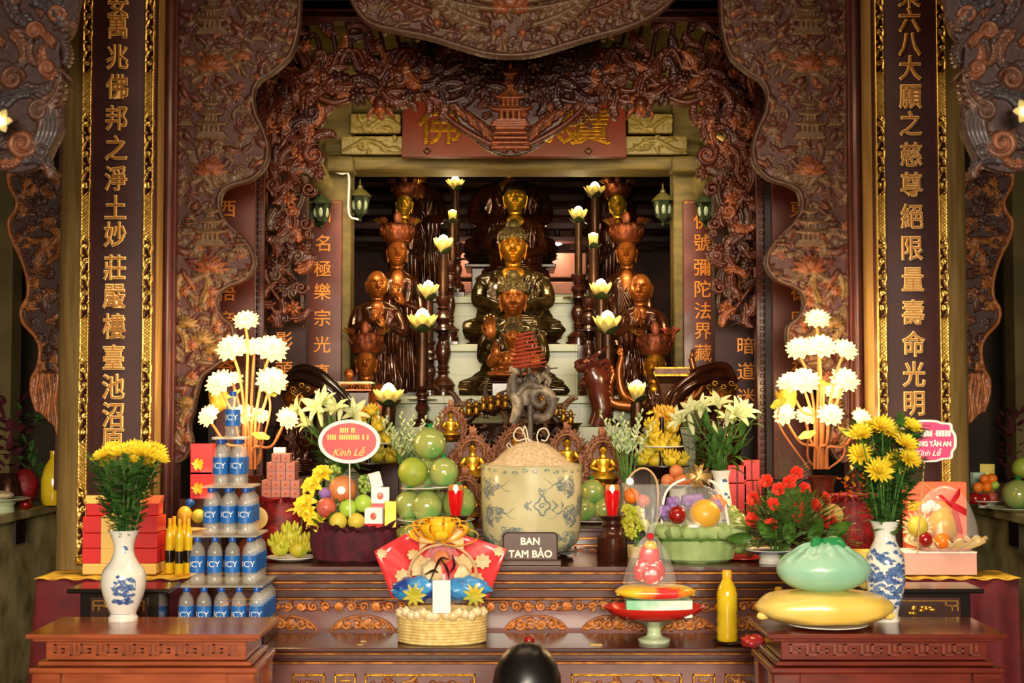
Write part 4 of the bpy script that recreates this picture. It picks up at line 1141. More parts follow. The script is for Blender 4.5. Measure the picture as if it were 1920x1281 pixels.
  pass
 if seat:
  b = MB(); lotus_seat(b, (B * 1.08 if kind == 'seated' else B * 1.15), off, 0, 0, -.12 * B if kind == 'seated' else 0); b.build('lotus_seat', M['bronze_dark'], t)
 if plinth:
  zz = base.z - plinth
  b = MB(); b.add(box(0, 0, -zz, B * 2.0, B * 1.5, zz * .12)); b.add(box(0, 0, -zz * .88, B * 1.7, B * 1.25, zz * .76)); b.add(box(0, 0, -zz * .12, B * 2.0, B * 1.5, zz * .12 - .001))
  b.build('pedestal', M['lacquer_dark'], t, smooth=False, bevel=.006)
 return t
def zs(k): return (Zat(742, 8.6), Zat(648, 9.15), Zat(560, 9.65), Zat(556, 10.2))[k]
statue('dark buddha statue topmost in the central column, face cut by the beam', 957, 282, 335, 500, 10.45, 66, 84, 'seated', 'statue_gold', 'statue_robe', 'dark', 'lap', seat=20, plinth=zs(3))
statue('gold-faced buddha statue in a dark robe, second from the top of the central column', 966, 345, 402, 546, 9.95, 50, 62, 'seated', 'statue_gold_bright', 'statue_robe', 'dark', 'lap', seat=14, plinth=zs(2))
statue('large seated buddha statue with a shining gold face and beaded curls, third from the top', 962, 430, 499, 648, 9.2, 64, 88, 'seated', 'statue_gold', 'statue_robe_green', 'curls', 'lap', seat=20, plinth=zs(1), face_w=.7, fold=1.6)
statue('seated buddha statue in a draped greenish robe with one raised hand, fourth from the top', 962, 526, 598, 742, 8.66, 56, 92, 'seated', 'statue_skin', 'statue_robe_green', 'curls', 'raised', seat=0, plinth=zs(0), fold=2.0, face_w=.66)
statue('small amber buddha statue behind the incense coil, lowest of the central column', 963, 608, 656, 714, 8.25, 42, 48, 'seated', 'statue_skin', 'statue_skin', 'curls', 'raised', seat=8, face_w=.7, crown_h=1.2, plinth=Zat(748, 8.25))
for sg, side in ((1, 'left'), (-1, 'right')):
 f = (lambda a: a) if sg == 1 else (lambda a: 1914 + 14 - a)
 statue('dark statue in shadow at the back %s under the beam' % side, f(786), 288, 342, 545, 10.5, 42, 46, 'standing', 'statue_skin', 'statue_robe', 'dark', 'none', plinth=ZFL)
 statue('crowned slender statue with a bright gold face, third row back on the %s' % side, f(757) + (-12 if sg < 0 else 0), 360, 409, 640, 9.85, 30, 34, 'standing', 'statue_gold_bright', 'statue_robe', 'crown', 'pray', plinth=ZFL, face_w=.62, crown_h=.8)
 statue('tall standing statue in a high openwork crown, behind the monk on the %s' % side, f(744) - (8 if sg < 0 else 0), 446, 503, 735, 9.2, 42, 46, 'standing', 'statue_skin', 'statue_robe', 'crown', 'mudra' if sg > 0 else 'lap', plinth=ZFL, turn=.12 * sg, face_w=.66)
 statue('bald monk statue with %s, standing on the %s' % (('fingers joined before his chest', 'left') if sg > 0 else ('palms pressed together in prayer', 'right')), 706 if sg > 0 else 1202, 508 if sg > 0 else 514, 562 if sg > 0 else 572, 738, 8.62, 44, 50, 'standing', 'statue_skin', 'statue_robe', 'bald', 'mudra' if sg > 0 else 'pray', turn=.18 * sg, fold=1.4, plinth=ZFL, name='monk_statue')
YF = 8.3
ZLOW = Zat(800, YF)
struct(slab('trim_40', tile_mat, Xat(612, 8.1), Xat(1302, 8.1), 8.08, 8.39, 0, ZLOW))
def front_statue(px, ytop, ychin, lab):
 return statue(lab, px, ytop, ychin, 800, YF, 34, 44, 'seated', 'statue_skin' if px < 900 else 'statue_gold', 'statue_robe', 'crown', 'lap', face_w=.66, fold=1.2)
front_statue(686, 652, 710, 'reddish statue head in a flaming crown above the small fringed table on the left')
fr = front_statue(1228, 655, 716, 'many-armed gold statue in a flaming crown behind the square censer on the right')
b = MB(); bz = P(1228, 800, YF)
for pts, d in ((((1248, 760), (1290, 752), (1304, 716), (1296, 672)), (.3, -.1, 1)), (((1250, 740), (1300, 745), (1325, 712), (1330, 690)), (.6, 0, 1)), (((1206, 760), (1170, 742), (1160, 700), (1166, 668)), (-.2, 0, 1)), (((1206, 765), (1150, 756), (1142, 728), (1150, 700)), (-.5, 0, 1))):
 q = [P(*p, YF - .04) - bz for p in pts]
 b.add(tube(curve(q, 16), lerps([.036, .03, .022, .018], 16), 10))
 hand_geo(b, q[-1], d, (0, 1, 0), .075, .4, 1 if q[-1].x < 0 else -1)
b.build('arm', M['statue_skin'], fr)
b = MB(); c = P(1256, 622, YF - .02) - bz                      # flame ornament standing out of the crown
for k in range(5): b.add(tube(curve([c + Vector((0, 0, -.08)), c + Vector((.012 * (k - 2), 0, 0)), c + Vector((.03 * (k - 2), 0, .02 + .014 * (k % 2)))], 6), lerps([.008, .012, .003], 6), 6))
b.build('flame_ornament', M['incense'], fr)
# guardians with a helmet and a floating scarf at both ends of the statue rows
def guardian(px, ytop, ychin, ybase, Y, lab, full):
 t = statue(lab, px, ytop, ychin, ybase, Y, 34, 42, 'seated', 'statue_skin', 'statue_robe', 'none', 'none', face_w=.74, name='guardian_statue', chest=False, plinth=.02)
 o = P(px, ybase, Y); hh = Zat(ytop, Y) - Zat(ychin, Y); zc = Zat(ychin, Y) - o.z
 b = MB()
 vs, fs = ell(0, hh * .05, zc + hh * .68, hh * .46, hh * .5, hh * .42, 30, 18); b.add((vs, [f for f in fs if all(vs[i][2] > zc + hh * .62 or vs[i][1] > hh * .1 for i in f)]))
 b.add(tube([(hh * .46 * cos(a), hh * .05 + hh * .5 * sin(a), zc + hh * (.66 + .08 * sin(6 * a))) for a in [PI + PI * k / 20 for k in range(21)]], hh * .05, 8), 1)
 for k in range(5):
  a = PI + PI * (k + .5) / 5
  for q in range(6): b.add(ell(hh * .46 * cos(a) + hh * .07 * cos(q), hh * .05 + hh * .52 * sin(a), zc + hh * (.82 + .12 * (k % 2)) + hh * .07 * sin(q), hh * .05, hh * .04, hh * .05, 8, 6), 1)
 b.build('helmet', [M['bronze_dark'], M['brass']], t)
 b = MB(); e = 1 if full else -1
 for off_, r_ in ((0, .03), (.05, .022)):
  q = [(-.22 * e, .04, zc - .3), (-.27 * e - off_ * e, .03, zc + .0), (-.17 * e, 0, zc + hh * .9 + off_), (.02, .05, zc + hh * 1.25 + off_), (.1 * e, .06, zc + hh * 1.02)]
  b.add(tube(curve(q, 22), lerps([r_, r_ * 1.3, r_ * 1.2, r_, r_ * .3], 22), 10))
 b.build('scarf', M['horn'] if not full else M['statue_robe'], t)
guardian(1354, 716, 772, 880, 7.92, 'helmeted guardian statue with a swirling scarf behind the white lilies on the right', True)
guardian(552, 720, 776, 890, 7.92, 'guardian statue behind the left lilies, only its dark curled scarf clear of the flowers', False)
# ---- small gilt buddhas on flame backs, round the dragon throne
def flame_back(w_, h_, seed=1):
 r = Relief(-w_ / 2 - .02, 0, w_ / 2 + .02, h_ + .04, .0032); rn = random.Random(seed); c1, c2 = hx('#8a5030'), hx('#6a3a20')
 ol = [(w_ * .28 * sin(PI * 0), 0)]
 out = [(w_ * .5 * math.sin(PI * min(1, (t * .78 + .2))) ** .9 * s_, t * h_ * .92) for s_, ts in ((1, [i / 20 for i in range(21)]), (-1, [i / 20 for i in range(20, -1, -1)])) for t in ts]
 k = r.base(out, c2)
 for q in range(26):
  t = (q % 13) / 12; s_ = 1 if q < 13 else -1
  x = s_ * w_ * .44 * math.sin(PI * min(1, t * .78 + .2)); z = t * h_ * .86
  r.flame(x, z, PI / 2 - s_ * (.9 - .7 * t), .05, .004, c1, rn, 3)
  r.spiral(x * .8, z, .016, .004, c1, 1.2, rn.uniform(0, 6), s_, .3)
 for q in range(3): r.flame(0, h_ * (.86 + .04 * q), PI / 2, .05, .006, hx('#a8643a'), rn, 3)
 r.stroke([(.05 * cos(a) * w_ / .2, h_ * .58 + .05 * sin(a) * w_ / .2) for a in [i * .27 for i in range(25)]], .005, .006, hx('#a06a3a'))
 r.stroke([(.062 * cos(a) * w_ / .2, h_ * .58 + .062 * sin(a) * w_ / .2) for a in [i * .27 for i in range(25)]], .004, .006, c1)
 return r
fb = flame_back(.24, .3)
def small_buddha(lab, px, ybase, Y, sc=1.0):
 p = P(px, ybase, Y); dn = p.z - (ZUP + .002 if Y < 7.48 else .02)
 t = thing('gilt_buddha_figure', lab, 'figurine', p, 0, 'small gilt buddhas on flame backs')
 t.scale = (sc,) * 3
 fb.to_object('flame_back', M['carve'], (0, .05, 0), .015, t)
 b = MB(); b.add(lathe([(.075, 0), (.085, .012), (.06, .02), (.07, .035), (.078, .05), (0, .05)], 24, 0, 0, 0, .75)); b.build('lotus_seat', M['brass'], t)
 if dn > .01: b = MB(); b.add(box(0, 0, -dn / sc, .15, .09, dn / sc - .001)); b.build('pedestal', M['lacquer_dark'], t, smooth=False, bevel=.004)
 b = MB()
 b.add(lathe([(.068, .05), (.07, .062), (.055, .075), (.036, .085), (.033, .115), (.042, .135), (.038, .148), (.014, .156), (.012, .17)], 24, 0, 0, 0, .75))
 for e in (1, -1): b.add(tube(curve([(e * .038, 0, .14), (e * .056, -.012, .108), (e * .02, -.05, .092)], 8), lerps([.013, .013, .009], 8), 8))
 b.add(head_geo(.048, .8), 0, T(0, -.004, .19)); b.build('body', M['statue_gold_bright'], t)
 b = MB(); b.add(ell(0, .004, .2, .0205, .022, .018)); b.add(ell(0, .004, .219, .009, .009, .009, 10, 8)); b.build('hair', M['statue_hair_dark'], t)
 return t
ZUP = Zat(990, 6.8)
for lab, px, py, Y, sc in (('small gilt buddha on a flame back beside the top right pomelo of the left stack', 886, 912, 7.25, 1.0), ('small gilt buddha on a flame back, behind the left slope of the sand mound', 966, 896, 7.38, 1.0),
                           ('small gilt buddha on a flame back, behind the right slope of the sand mound', 1064, 900, 7.4, 1.0), ('small gilt buddha on a flame back above the green-wrapped pomelos right of the urn', 1131, 916, 7.15, 1.0), ('small gilt buddha half hidden low between the pomelo stack and the urn', 872, 986, 7.05, .95), ('small bronze figure on a flame back at the upper left of the dragon throne', 845, 828, 7.40, .7)):
 small_buddha(lab, px, py, Y, sc)
# the dark stepped stand that carries them, and the dragon throne above
yt = 7.86
t = thing('dragon_throne', 'dark carved dragon throne ringed with tiny gilt figures under the small amber buddha', 'throne', (CX, yt, .02))
b = MB(); zt = Zat(800, yt) - .02
b.add(lathe([(.42, 0), (.42, zt * .55), (.36, zt * .58), (.34, zt * .9), (.38, zt), (.4, zt + .02), (0, zt + .02)], 40, 0, 0, 0, .6)); b.build('base', M['bronze_dark'], t)
r = Relief(-.36, 0, .36, .5, .0036); rn = random.Random(9)
for k in range(120):
 x = rn.uniform(-.3, .3); z = rn.uniform(.0, .2 + .1 * cos(x * 5))
 c = rn.choice((hx('#4a2a18'), hx('#6a4424'), hx('#37201a')))
 if k % 3: r.cloud(x, z, rn.uniform(.014, .024), rn.uniform(0, .03), c, rn)
 else: r.frond(x, z, rn.uniform(0, 6), .09, rn.uniform(.01, .03), c, rn.choice((1, -1)))
r.stroke([(-.31 + .62 * i / 30, .12 + .1 * sin(i / 30 * PI) + .02 * sin(i * 1.1)) for i in range(31)], [.02, .03, .02], .03, hx('#37201a'))
r.to_object('dragon_relief', M['carve_deep'], (0, -.26, zt - .1), .06, t)
mini = None
for k in range(17):
 u = k / 16; px = 852 + 218 * u; py = 776 - 34 * math.sin(PI * u) ** .8 + (4 if k % 2 else 0); Y = 7.45
 if 958 < px < 1015: continue
 b = MB()
 b.add(lathe([(.016, 0), (.018, .005), (.011, .014), (.0135, .028), (.005, .034), (.0, .035)], 14, 0, 0, 0, .8)); b.add(ell(0, -.001, .042, .0095, .01, .012, 12, 10)); b.add(ell(0, 0, .053, .006, .006, .005, 8, 6))
 b.add(lathe([(.019, .035), (.0205, .037), (.019, .04)], 16, 0, .008, 0, .3))
 o = b.build('tiny_figure', M['brass'], t, loc=Vector(P(px, py + 20, Y)) - Vector((CX, yt, .02)))
 o.scale = (1.35,) * 3
# ---------------------------------------------------------------- lotus candle lamps and turned stands
def lotus_candle(lab, px, py, Y, w_, stem_to, group='lotus candle lamps', open_=.5, lit=1.0, stem_w=20):
 """px,py = middle of the petals, w_ = flower width in the photo's pixels, stem_to = where its tube ends"""
 zb = Zat(stem_to, Y); z = Zat(py, Y) - zb; r = S(w_, Y) / 2 * 1.12
 t = thing('lotus_lamp', lab, 'lamp', (Xat(px, Y), Y, zb), 0, None)
 sw = S(stem_w, Y) / 2
 b = MB(); b.add(lathe([(sw, 0), (sw * 1.05, z * .3), (sw, z - r * .45), (sw * .6, z - r * .4)], 16)); b.build('tube', M['bronze_dark'], t)
 for lay, (n, L, o_) in enumerate(((7, 1.35, open_), (5, 1.15, open_ * .45))):
  for k in range(n):
   a = 2 * PI * (k + .5 * lay) / n + .3
   b = MB(); b.add(petal(r * L, r * .8, .6, .32, .75, 4, 6), 0, T(r * .12 * cos(a), r * .12 * sin(a), z - r * .42, rz=a) @ T(ry=-(PI / 2 - 1.25 * o_ - .3)))
   b.build('petal', M['petal_yellow'], t)
 for k in range(3):
  a = 2 * PI * k / 3 - PI / 2 + (px % 7) * .12
  b = MB(); b.add(petal(r * .95, r * .8, .5, .1, .8, 3, 5), 0, T(r * .1 * cos(a), r * .1 * sin(a), z - r * .5, rz=a) @ T(ry=-.35)); b.build('leaf', M['leaf_dark'], t)
 b = MB(); b.add(lathe([(r * .16, -r * .2), (r * .34, r * .25), (r * .4, r * .6), (r * .3, r * .86), (r * .1, r * 1.0), (0, r * 1.02)], 16, 0, 0, z)); b.build('bulb', M['bulb'] if lit > .5 else M['bulb'], t)
 bulb_light('lotus_light', (0, -r * .1, z + r * 1.35), 2.2 * lit, (1, .76, .38), .025, t)
 return t
LC = (('uppermost lit lotus lamp on the left of the statues, near the dark statue', 853, 349, 9.7, 34, 455, .55, 16), ('closed lit lotus lamp below the uppermost one on the left', 848, 411, 9.3, 32, 490, .2, 14), ('broad lit lotus lamp left of the large gold-faced buddha', 831, 466, 8.9, 46, 556, .4, 18), ('lit lotus lamp beside the robe of the left crowned statue', 803, 552, 8.6, 46, 640, .45, 18), ('lit lotus lamp on the thick tube beside the left monk statue', 792, 610, 8.3, 56, 724, .55, 22), ('lowest lit lotus lamp on the left, behind the tuberoses', 729, 750, 7.9, 56, 800, .55, 24),
      ('dim uppermost lotus lamp on the right of the statues', 1116, 362, 9.7, 38, 530, .6, 16), ('lit lotus lamp standing left of the dim one on the right side', 1085, 409, 9.3, 40, 515, .45, 14), ('closed round lit lotus lamp left of the right crowned statue', 1113, 457, 8.9, 38, 560, .2, 18), ('lit lotus lamp beside the praying monk, upper of the two near his shoulder', 1127, 550, 8.6, 48, 660, .45, 22), ('lit lotus lamp on the thick tube before the praying monk', 1139, 614, 8.3, 56, 724, .5, 24), ('lowest lit lotus lamp on the right, left of the square censer', 1194, 742, 7.9, 52, 800, .3, 24))
for lab, px, py, Y, w_, st, op, sw in LC: lotus_candle(lab, px, py, Y, w_, st, open_=op, stem_w=sw, lit=.3 if 'dim' in lab else 1)
def stand_profile(r, h):
 P0 = [(1, 0), (1, .05), (.85, .06), (.85, .1), (.95, .12), (.7, .17), (.42, .2), (.36, .23), (.55, .25), (.36, .27), (.5, .3), (.36, .32), (.5, .38), (.62, .45), (.5, .53), (.34, .57), (.5, .6), (.36, .62), (.62, .65), (1.25, .66), (1.25, .675), (.5, .69), (.4, .72), (.62, .78), (.5, .83), (.34, .86), (.52, .88), (.36, .9), (.55, .94), (.6, 1.0), (0, 1.0)]
 return [(a * r, b_ * h) for a, b_ in P0]
def candlestick(lab, px, top, bot, Y, rp, m='wood_turned', to=None):
 z0, z1 = Zat(bot, Y), Zat(top, Y)
 t = thing('candlestick', lab, 'candlestick', (Xat(px, Y), Y, z0)); r = S(rp, Y)
 b = MB(); b.add(lathe(stand_profile(r, z1 - z0), 24)); b.build('turned_stem', M[m], t)
 if to is not None and z0 - to > .02:
  b = MB(); b.add(box(0, 0, to - z0, r * 2.1, r * 2.1, z0 - to)); b.add(box(0, 0, -.03, r * 2.3, r * 2.3, .03)); b.build('plinth', M['tile'], t, smooth=False, bevel=.006)
 return t
for a in (('dark turned candlestick on a white plinth, left of the greenish buddha', 831, 556, 745, 8.9, 24, ZFL), ('dark turned candlestick under the thick lotus lamp on the left', 792, 724, 800, 8.3, 22, ZLOW), ('slim dark turned candlestick under the closed lotus lamp on the left', 858, 455, 548, 9.7, 14, None), ('turned candlestick half hidden behind the left monk lamp', 806, 640, 742, 8.6, 20, None), ('thin dark candlestick with a wide plate, far left behind the large buddha', 844, 490, 640, 9.3, 16, None),
          ('dark turned candlestick right of the large buddha with a flat plate', 1085, 515, 648, 9.3, 24, None), ('second dark turned candlestick behind the dragon head on the right', 1104, 560, 742, 8.9, 20, None), ('dark turned candlestick under the thick lotus lamp on the right', 1139, 724, 800, 8.3, 24, ZLOW), ('dark turned candlestick below the praying monk lamp', 1128, 660, 742, 8.6, 20, None), ('dark candlestick under the dim upper lotus lamp on the right', 1116, 530, 640, 9.7, 16, None), ('squat dark candlestick under the lowest lotus lamp on the left', 729, 800, 850, 7.9, 22, None), ('squat dark candlestick under the lowest lotus lamp on the right', 1194, 800, 850, 7.9, 22, None)):
 lab, px, tp, bt, Y, rp, to = a
 zb = Zat(bt, Y)
 t = candlestick(lab, px, tp, bt, Y, rp, 'wood_turned', to)
 if to is None:
  fl = ZFL if Y > 8.4 else (ZLOW if Y > 8.08 else .02)
  b = MB(); b.add(box(0, 0, fl - zb, S(rp * 2, Y), S(rp * 2, Y), zb - fl)); b.build('plinth', M['lacquer_dark'], t, smooth=False, bevel=.005)
# ---- dragon head carving
yd = 8.15
o = P(1112, 800, yd)
t = thing('dragon_carving', 'dark red carved dragon head with an open mouth, right of the buddhas', 'carving', o)
b = MB(); f = lambda x, yy, d=0: tuple(P(x, yy, yd + d) - o)
b.add(tube(curve([f(1118, 800), f(1128, 770), f(1122, 740), f(1118, 712), f(1108, 694), f(1096, 690)], 24), lerps([.05, .06, .06, .075, .07, .045], 24), 16))
b.add(tube(curve([f(1116, 690), f(1100, 684), f(1086, 690), f(1080, 694)], 10), lerps([.05, .045, .035, .02], 10), 12)); b.add(tube(curve([f(1118, 712), f(1104, 722), f(1092, 718), f(1086, 724)], 10), lerps([.045, .03, .022, .012], 10), 10))
for e in (-1, 1):
 b.add(ell(*f(1100, 676, e * .045), .026, .02, .024)); b.add(tube(curve([f(1112, 672, e * .04), f(1124, 660, e * .06), f(1140, 650, e * .05)], 8), lerps([.018, .014, .004], 8), 8))
 b.add(tube([f(1082, 688, e * .02), f(1080, 680, e * .03), f(1086, 674, e * .03)], [.01, .012, .004], 8))
for k in range(7): b.add(tube(curve([f(1124, 680 + 10 * k), f(1138, 676 + 10 * k, -.02), f(1146, 684 + 10 * k)], 6), lerps([.016, .014, .003], 6), 8))
b.build('body', M['lacquer'], t)
b = MB()
for e in (-1, 1): b.add(ell(*f(1096, 678, e * .062 - .01), .012, .012, .012)); 
b.add(tube(curve([f(1092, 708), f(1102, 704), f(1112, 706)], 8), .008, 8)); b.build('mouth', M['copper_carve'], t)
# ---- censer, small table and odd wooden pieces in front of the statues
p = P(1257, 800, 8.0); zc = Zat(690, 8.0) - p.z
t = thing('square_censer', 'square flaring bronze censer with gilt trim in front of the many-armed statue', 'censer', p)
b = MB(); w_ = S(34, 8.0)
b.add(lathe([(w_ * .8, 0), (w_ * .85, .02), (w_ * .75, .035), (w_ * .8, .05), (w_ * .72, .12), (w_ * .95, zc - .09), (w_ * 1.15, zc - .06), (w_ * 1.35, zc - .04), (w_ * 1.35, zc), (w_ * 1.2, zc), (w_ * 1.1, zc - .05)], 4), 0, T(rz=PI / 4)); b.build('vessel', M['bronze_dark'], t, smooth=False, bevel=.004)
b = MB()
for k in range(14): b.add(tube([(-w_ * .92 + k * w_ * .14 + .006 * cos(q), -w_ * .93, zc - .03 + .008 * sin(q)) for q in [i * .8 for i in range(9)]], .003, 5))
b.add(box(0, -w_ * .95, zc - .048, w_ * 1.9, .012, .008)); b.add(box(0, -w_ * .95, zc - .006, w_ * 1.9, .012, .008)); b.add(box(0, -w_ * .55, .06, w_ * .9, .01, .04))
b.build('gilt_trim', M['gilt'], t)
p = P(662, 800, 8.05); zc = Zat(716, 8.05) - p.z; w_ = S(76, 8.05)
t = thing('small_table', 'small dark red table with a scalloped gilt fringe under the left statue head', 'table', p)
b = MB(); b.add(box(0, 0, zc - .014, w_, .2, .014)); b.build('top', M['tile'], t, smooth=False, bevel=.003)
b = MB(); b.add(box(0, 0, .1, w_ * .86, .16, zc - .16)); b.build('body', M['lacquer_dark'], t, smooth=False, bevel=.004)
b = MB()
for k in range(5):
 x = -w_ * .4 + k * w_ * .2
 for e in (1, -1): b.add(tube([(x + e * .009 + .009 * cos(q) , -.1, zc - .03 + .009 * sin(q)) for q in [i * .7 for i in range(9)]], .0035, 6))
b.add(box(0, -.1, zc - .052, w_ * .96, .012, .008)); b.add(box(0, -.1, zc - .016, w_ * .96, .012, .006)); b.build('fringe', M['copper_carve'], t)
for e in (1, -1):
 for e2 in (1, -1):
  b = MB(); b.add(box(e * w_ * .42, e2 * .08, 0, .03, .03, .11)); b.build('leg', M['lacquer_dark'], t, smooth=False, bevel=.003)
p = P(714, 800, 8.15); b = MB(); q = S(30, 8.15)
b.add(lathe([(q * .8, 0), (q * .95, .08), (q, Zat(752, 8.15) - p.z), (q * .9, Zat(732, 8.15) - p.z), (q * .5, Zat(722, 8.15) - p.z), (0, Zat(720, 8.15) - p.z)], 28, wob=lambda a, h: 1 + .02 * sin(14 * a)))
tag(b.build('wooden_drum', M['statue_skin'], loc=p), 'rounded amber wooden drum beside the small fringed table', 'drum')
p = P(654, 716, 8.05); b = MB(); b.add(ell(0, 0, .045, .027, .027, .03)); b.add(lathe([(.02, 0), (.024, .008), (.01, .02)], 14)); tag(b.build('wooden_ball', M['copper_carve'], loc=p), 'small amber wooden ball on the fringed table beside the statue head', 'ornament')
# ---- wall lanterns under the beams
def lantern(lab, px, py, Y, cap, side):
 o = P(px, py, Y)
 t = thing('wall_lantern', lab, 'lantern', o); k = S(1, Y)
 b = MB(); b.add(lathe([(8 * k, -22 * k), (12 * k, -18 * k), (16 * k, 10 * k), (18 * k, 12 * k), (18 * k, 14 * k)], 6))
 for q in range(6):
  a = q * PI / 3; b.add(tube([(12 * k * cos(a), 12 * k * sin(a), -18 * k), (17 * k * cos(a), 17 * k * sin(a), 12 * k)], 1.6 * k, 6))
 b.add(lathe([(2 * k, -34 * k), (4 * k, -30 * k), (2 * k, -27 * k), (6 * k, -24 * k), (8 * k, -22 * k)], 10)); b.build('cage', M['lantern_green'], t)
 b = MB(); b.add(lathe([(10 * k, -17 * k), (14.5 * k, 9 * k)], 6, 0, 0, 0)); 
 for q in range(6):
  a = q * PI / 3 + PI / 6; b.add(ell(11.8 * k * cos(a), 11.8 * k * sin(a), -3 * k, 4.5 * k, 2.6 * k, 10 * k, 10, 8))
 b.build('glass', M['lantern_glass'], t)
 b = MB(); b.add(lathe([(22 * k, 13 * k), (20 * k, 16 * k), (10 * k, 26 * k), (5 * k, 29 * k), (5 * k, 33 * k), (2 * k, 36 * k), (1 * k, 46 * k), (0, 46 * k)], 12)); b.build('cap', M[cap], t)
 b = MB(); b.add(tube(curve([(0, 0, -22 * k), (side * 16 * k, 8 * k, -28 * k), (side * 30 * k, 14 * k, -10 * k), (side * 38 * k, 16 * k, -8 * k)], 12), 2.2 * k, 8)); b.add(box(side * 40 * k, 16 * k, -24 * k, 5 * k, 14 * k, 34 * k)); b.build('bracket', M['lantern_green'], t)
lantern('dark green lantern hanging on the left red board', 603, 396, 8.4, 'lantern_green', -.5); lantern('green lantern with a brassy cap on the inner left post', 675, 382, 8.75, 'lantern_cap', -.7)
lantern('dark green lantern hanging on the right red board', 1322, 394, 8.4, 'lantern_green', .5); lantern('green lantern with a brassy cap on the inner right post', 1243, 390, 8.75, 'lantern_cap', .7)
b = MB(); b.add(tube(curve([P(616, 318, 8.62), P(640, 326, 8.62), P(654, 330, 8.62), P(654, 400, 8.62), P(672, 412, 8.66)], 20), .0065, 8)); tag(b.build('cable', M['white']), 'white cable running down the yellow pillar to the left lanterns', 'cable')
# ---------------------------------------------------------------- bright lotus lamp trees
def lotus_bloom(r, seed):
 b = MB(); rn = random.Random(seed)
 for lay, (n, L, el) in enumerate(((10, .86, -.35), (12, 1.0, .2), (9, .92, .7), (6, .75, 1.15))):
  for k in range(n):
   a = 2 * PI * (k + .5 * lay) / n + rn.uniform(-.1, .1)
   b.add(petal(r * L, r * .56, .5, .3, .75, 3, 4), 0, T(rz=a) @ T(x=r * .08) @ T(ry=-el))
 return b
def lamp_tree(px0, flowers, buds, leaves, zbase, Y, lab, basepx):
 p = Vector((Xat(basepx, Y), Y, zbase))
 t = thing('lotus_lamp_tree', lab, 'lamp', p)
 f = lambda x, yy, d=0: P(x, yy, Y + d) - p
 zv = Zat(893, Y) - zbase; r0 = S(27, Y)
 b = MB(); b.add(lathe([(r0 * .9, 0), (r0 * .7, .03), (r0 * .45, .06), (r0 * .8, .14), (r0 * .95, zv * .6), (r0 * .75, zv * .85), (r0, zv), (r0 * .8, zv - .01), (0, zv - .02)], 28)); b.build('vase', M['lacquer'], t)
 for k, (x, yy, r, d, tx, ty) in enumerate(flowers):
  bl = lotus_bloom(S(r, Y), k).build('lotus_bloom', M['led_petal'], t, loc=f(x, yy, d)); bl.rotation_mode = 'ZYX'; bl.rotation_euler = (tx, ty, k)
  b = MB(); b.add(ell(0, 0, 0, S(r * .42, Y), S(r * .42, Y), S(r * .36, Y), 12, 8)); b.build('light_core', M['led_core'], t, loc=f(x, yy - r * .3, d))
  bulb_light('bloom_light', f(x, yy - 6, d - .16), 2.7, (1, .64, .27), .05, t)
  q = [f(basepx + (x - basepx) * .16 + (k % 5 - 2) * 4, 880, d * .3), f(basepx + (x - basepx) * .2 + (k % 5 - 2) * 3, 790 if yy < 760 else 840, d * .4), f(basepx + (x - basepx) * .6, yy + 50, d * .8), f(x - tx * 3, yy + 6, d)]
  b = MB(); b.add(tube(curve(q, 18), .0068, 8)); b.build('stem', M['stem_pink'], t)
 for x, yy, r in buds:
  b = MB(); rr = S(r, Y)
  for lay, (n, o_) in enumerate(((7, .9), (5, .7))):
   for k in range(n):
    a = 2 * PI * (k + lay * .5) / n
    b.add(petal(rr * 1.9, rr * 1.1, 1.0, .35, .8, 4, 6), 0, T(rr * .2 * cos(a), rr * .2 * sin(a), -rr, rz=a) @ T(ry=-o_))
  b.add(ell(0, 0, -rr * .1, rr * .8, rr * .8, rr * .9)); b.build('lotus_bud', M['bud'], t, loc=f(x, yy, .06))
 for x, yy, r, a in leaves:
  rr = S(r, Y)
  b = MB(); b.add(patch(lambda u, v: (rr * (.1 + v) * cos(2 * PI * u), rr * (.1 + v) * sin(2 * PI * u), rr * (.35 * v * v + .07 * v * sin(10 * PI * u))), 40, 5))
  o = b.build('lotus_leaf', M['lotus_leaf'], t, loc=f(x, yy, -.08)); o.rotation_euler = (.35, a, 0)
  b = MB(); b.add(tube(curve([f(basepx + (x - basepx) * .3, 880), f(x, yy + 40, -.04), f(x, yy, -.07)], 10), .005, 6)); b.build('leaf_stem', M['stem_pink'], t)
ZMID = Zat(1062, 6.12)
FL = [(462, 606, 26, 0, .5, 0), (438, 658, 33, .0, .6, -.3), (478, 656, 26, .1, .4, 0), (508, 660, 33, -.05, .6, .3), (415, 722, 30, .0, .7, -.5), (438, 714, 20, .1, .3, 0), (508, 719, 32, -.05, .7, .3), (395, 782, 24, -.05, .8, -.7), (458, 781, 25, .05, .6, 0), (489, 783, 18, .08, .6, .2), (536, 787, 23, -.05, .8, .7)]
lamp_tree(470, FL, [(410, 750, 22)], [(488, 822, 15, .3), (440, 742, 13, -.5), (505, 740, 12, .5)], ZMID, 6.75, 'lit lotus lamp tree left of the altar, behind the water-bottle pyramid', 468)
FR = [(1532, 603, 26, 0, .5, 0), (1500, 658, 28, .05, .6, -.3), (1538, 655, 30, -.05, .6, 0), (1582, 660, 26, 0, .6, .4), (1482, 722, 26, .05, .6, -.5), (1508, 719, 30, -.05, .7, 0), (1581, 717, 30, 0, .6, .3), (1562, 738, 20, .05, .6, .2), (1474, 780, 23, -.05, .8, -.7), (1512, 783, 22, .1, .6, 0), (1556, 782, 26, -.05, .7, 0), (1612, 787, 23, 0, .8, .7)]
lamp_tree(1540, FR, [(1474, 748, 24)], [(1515, 820, 15, -.4), (1582, 814, 15, .6), (1544, 722, 11, .2), (1462, 760, 15, -.6)], ZMID, 6.75, 'lit lotus lamp tree right of the altar, behind the red roses', 1540)
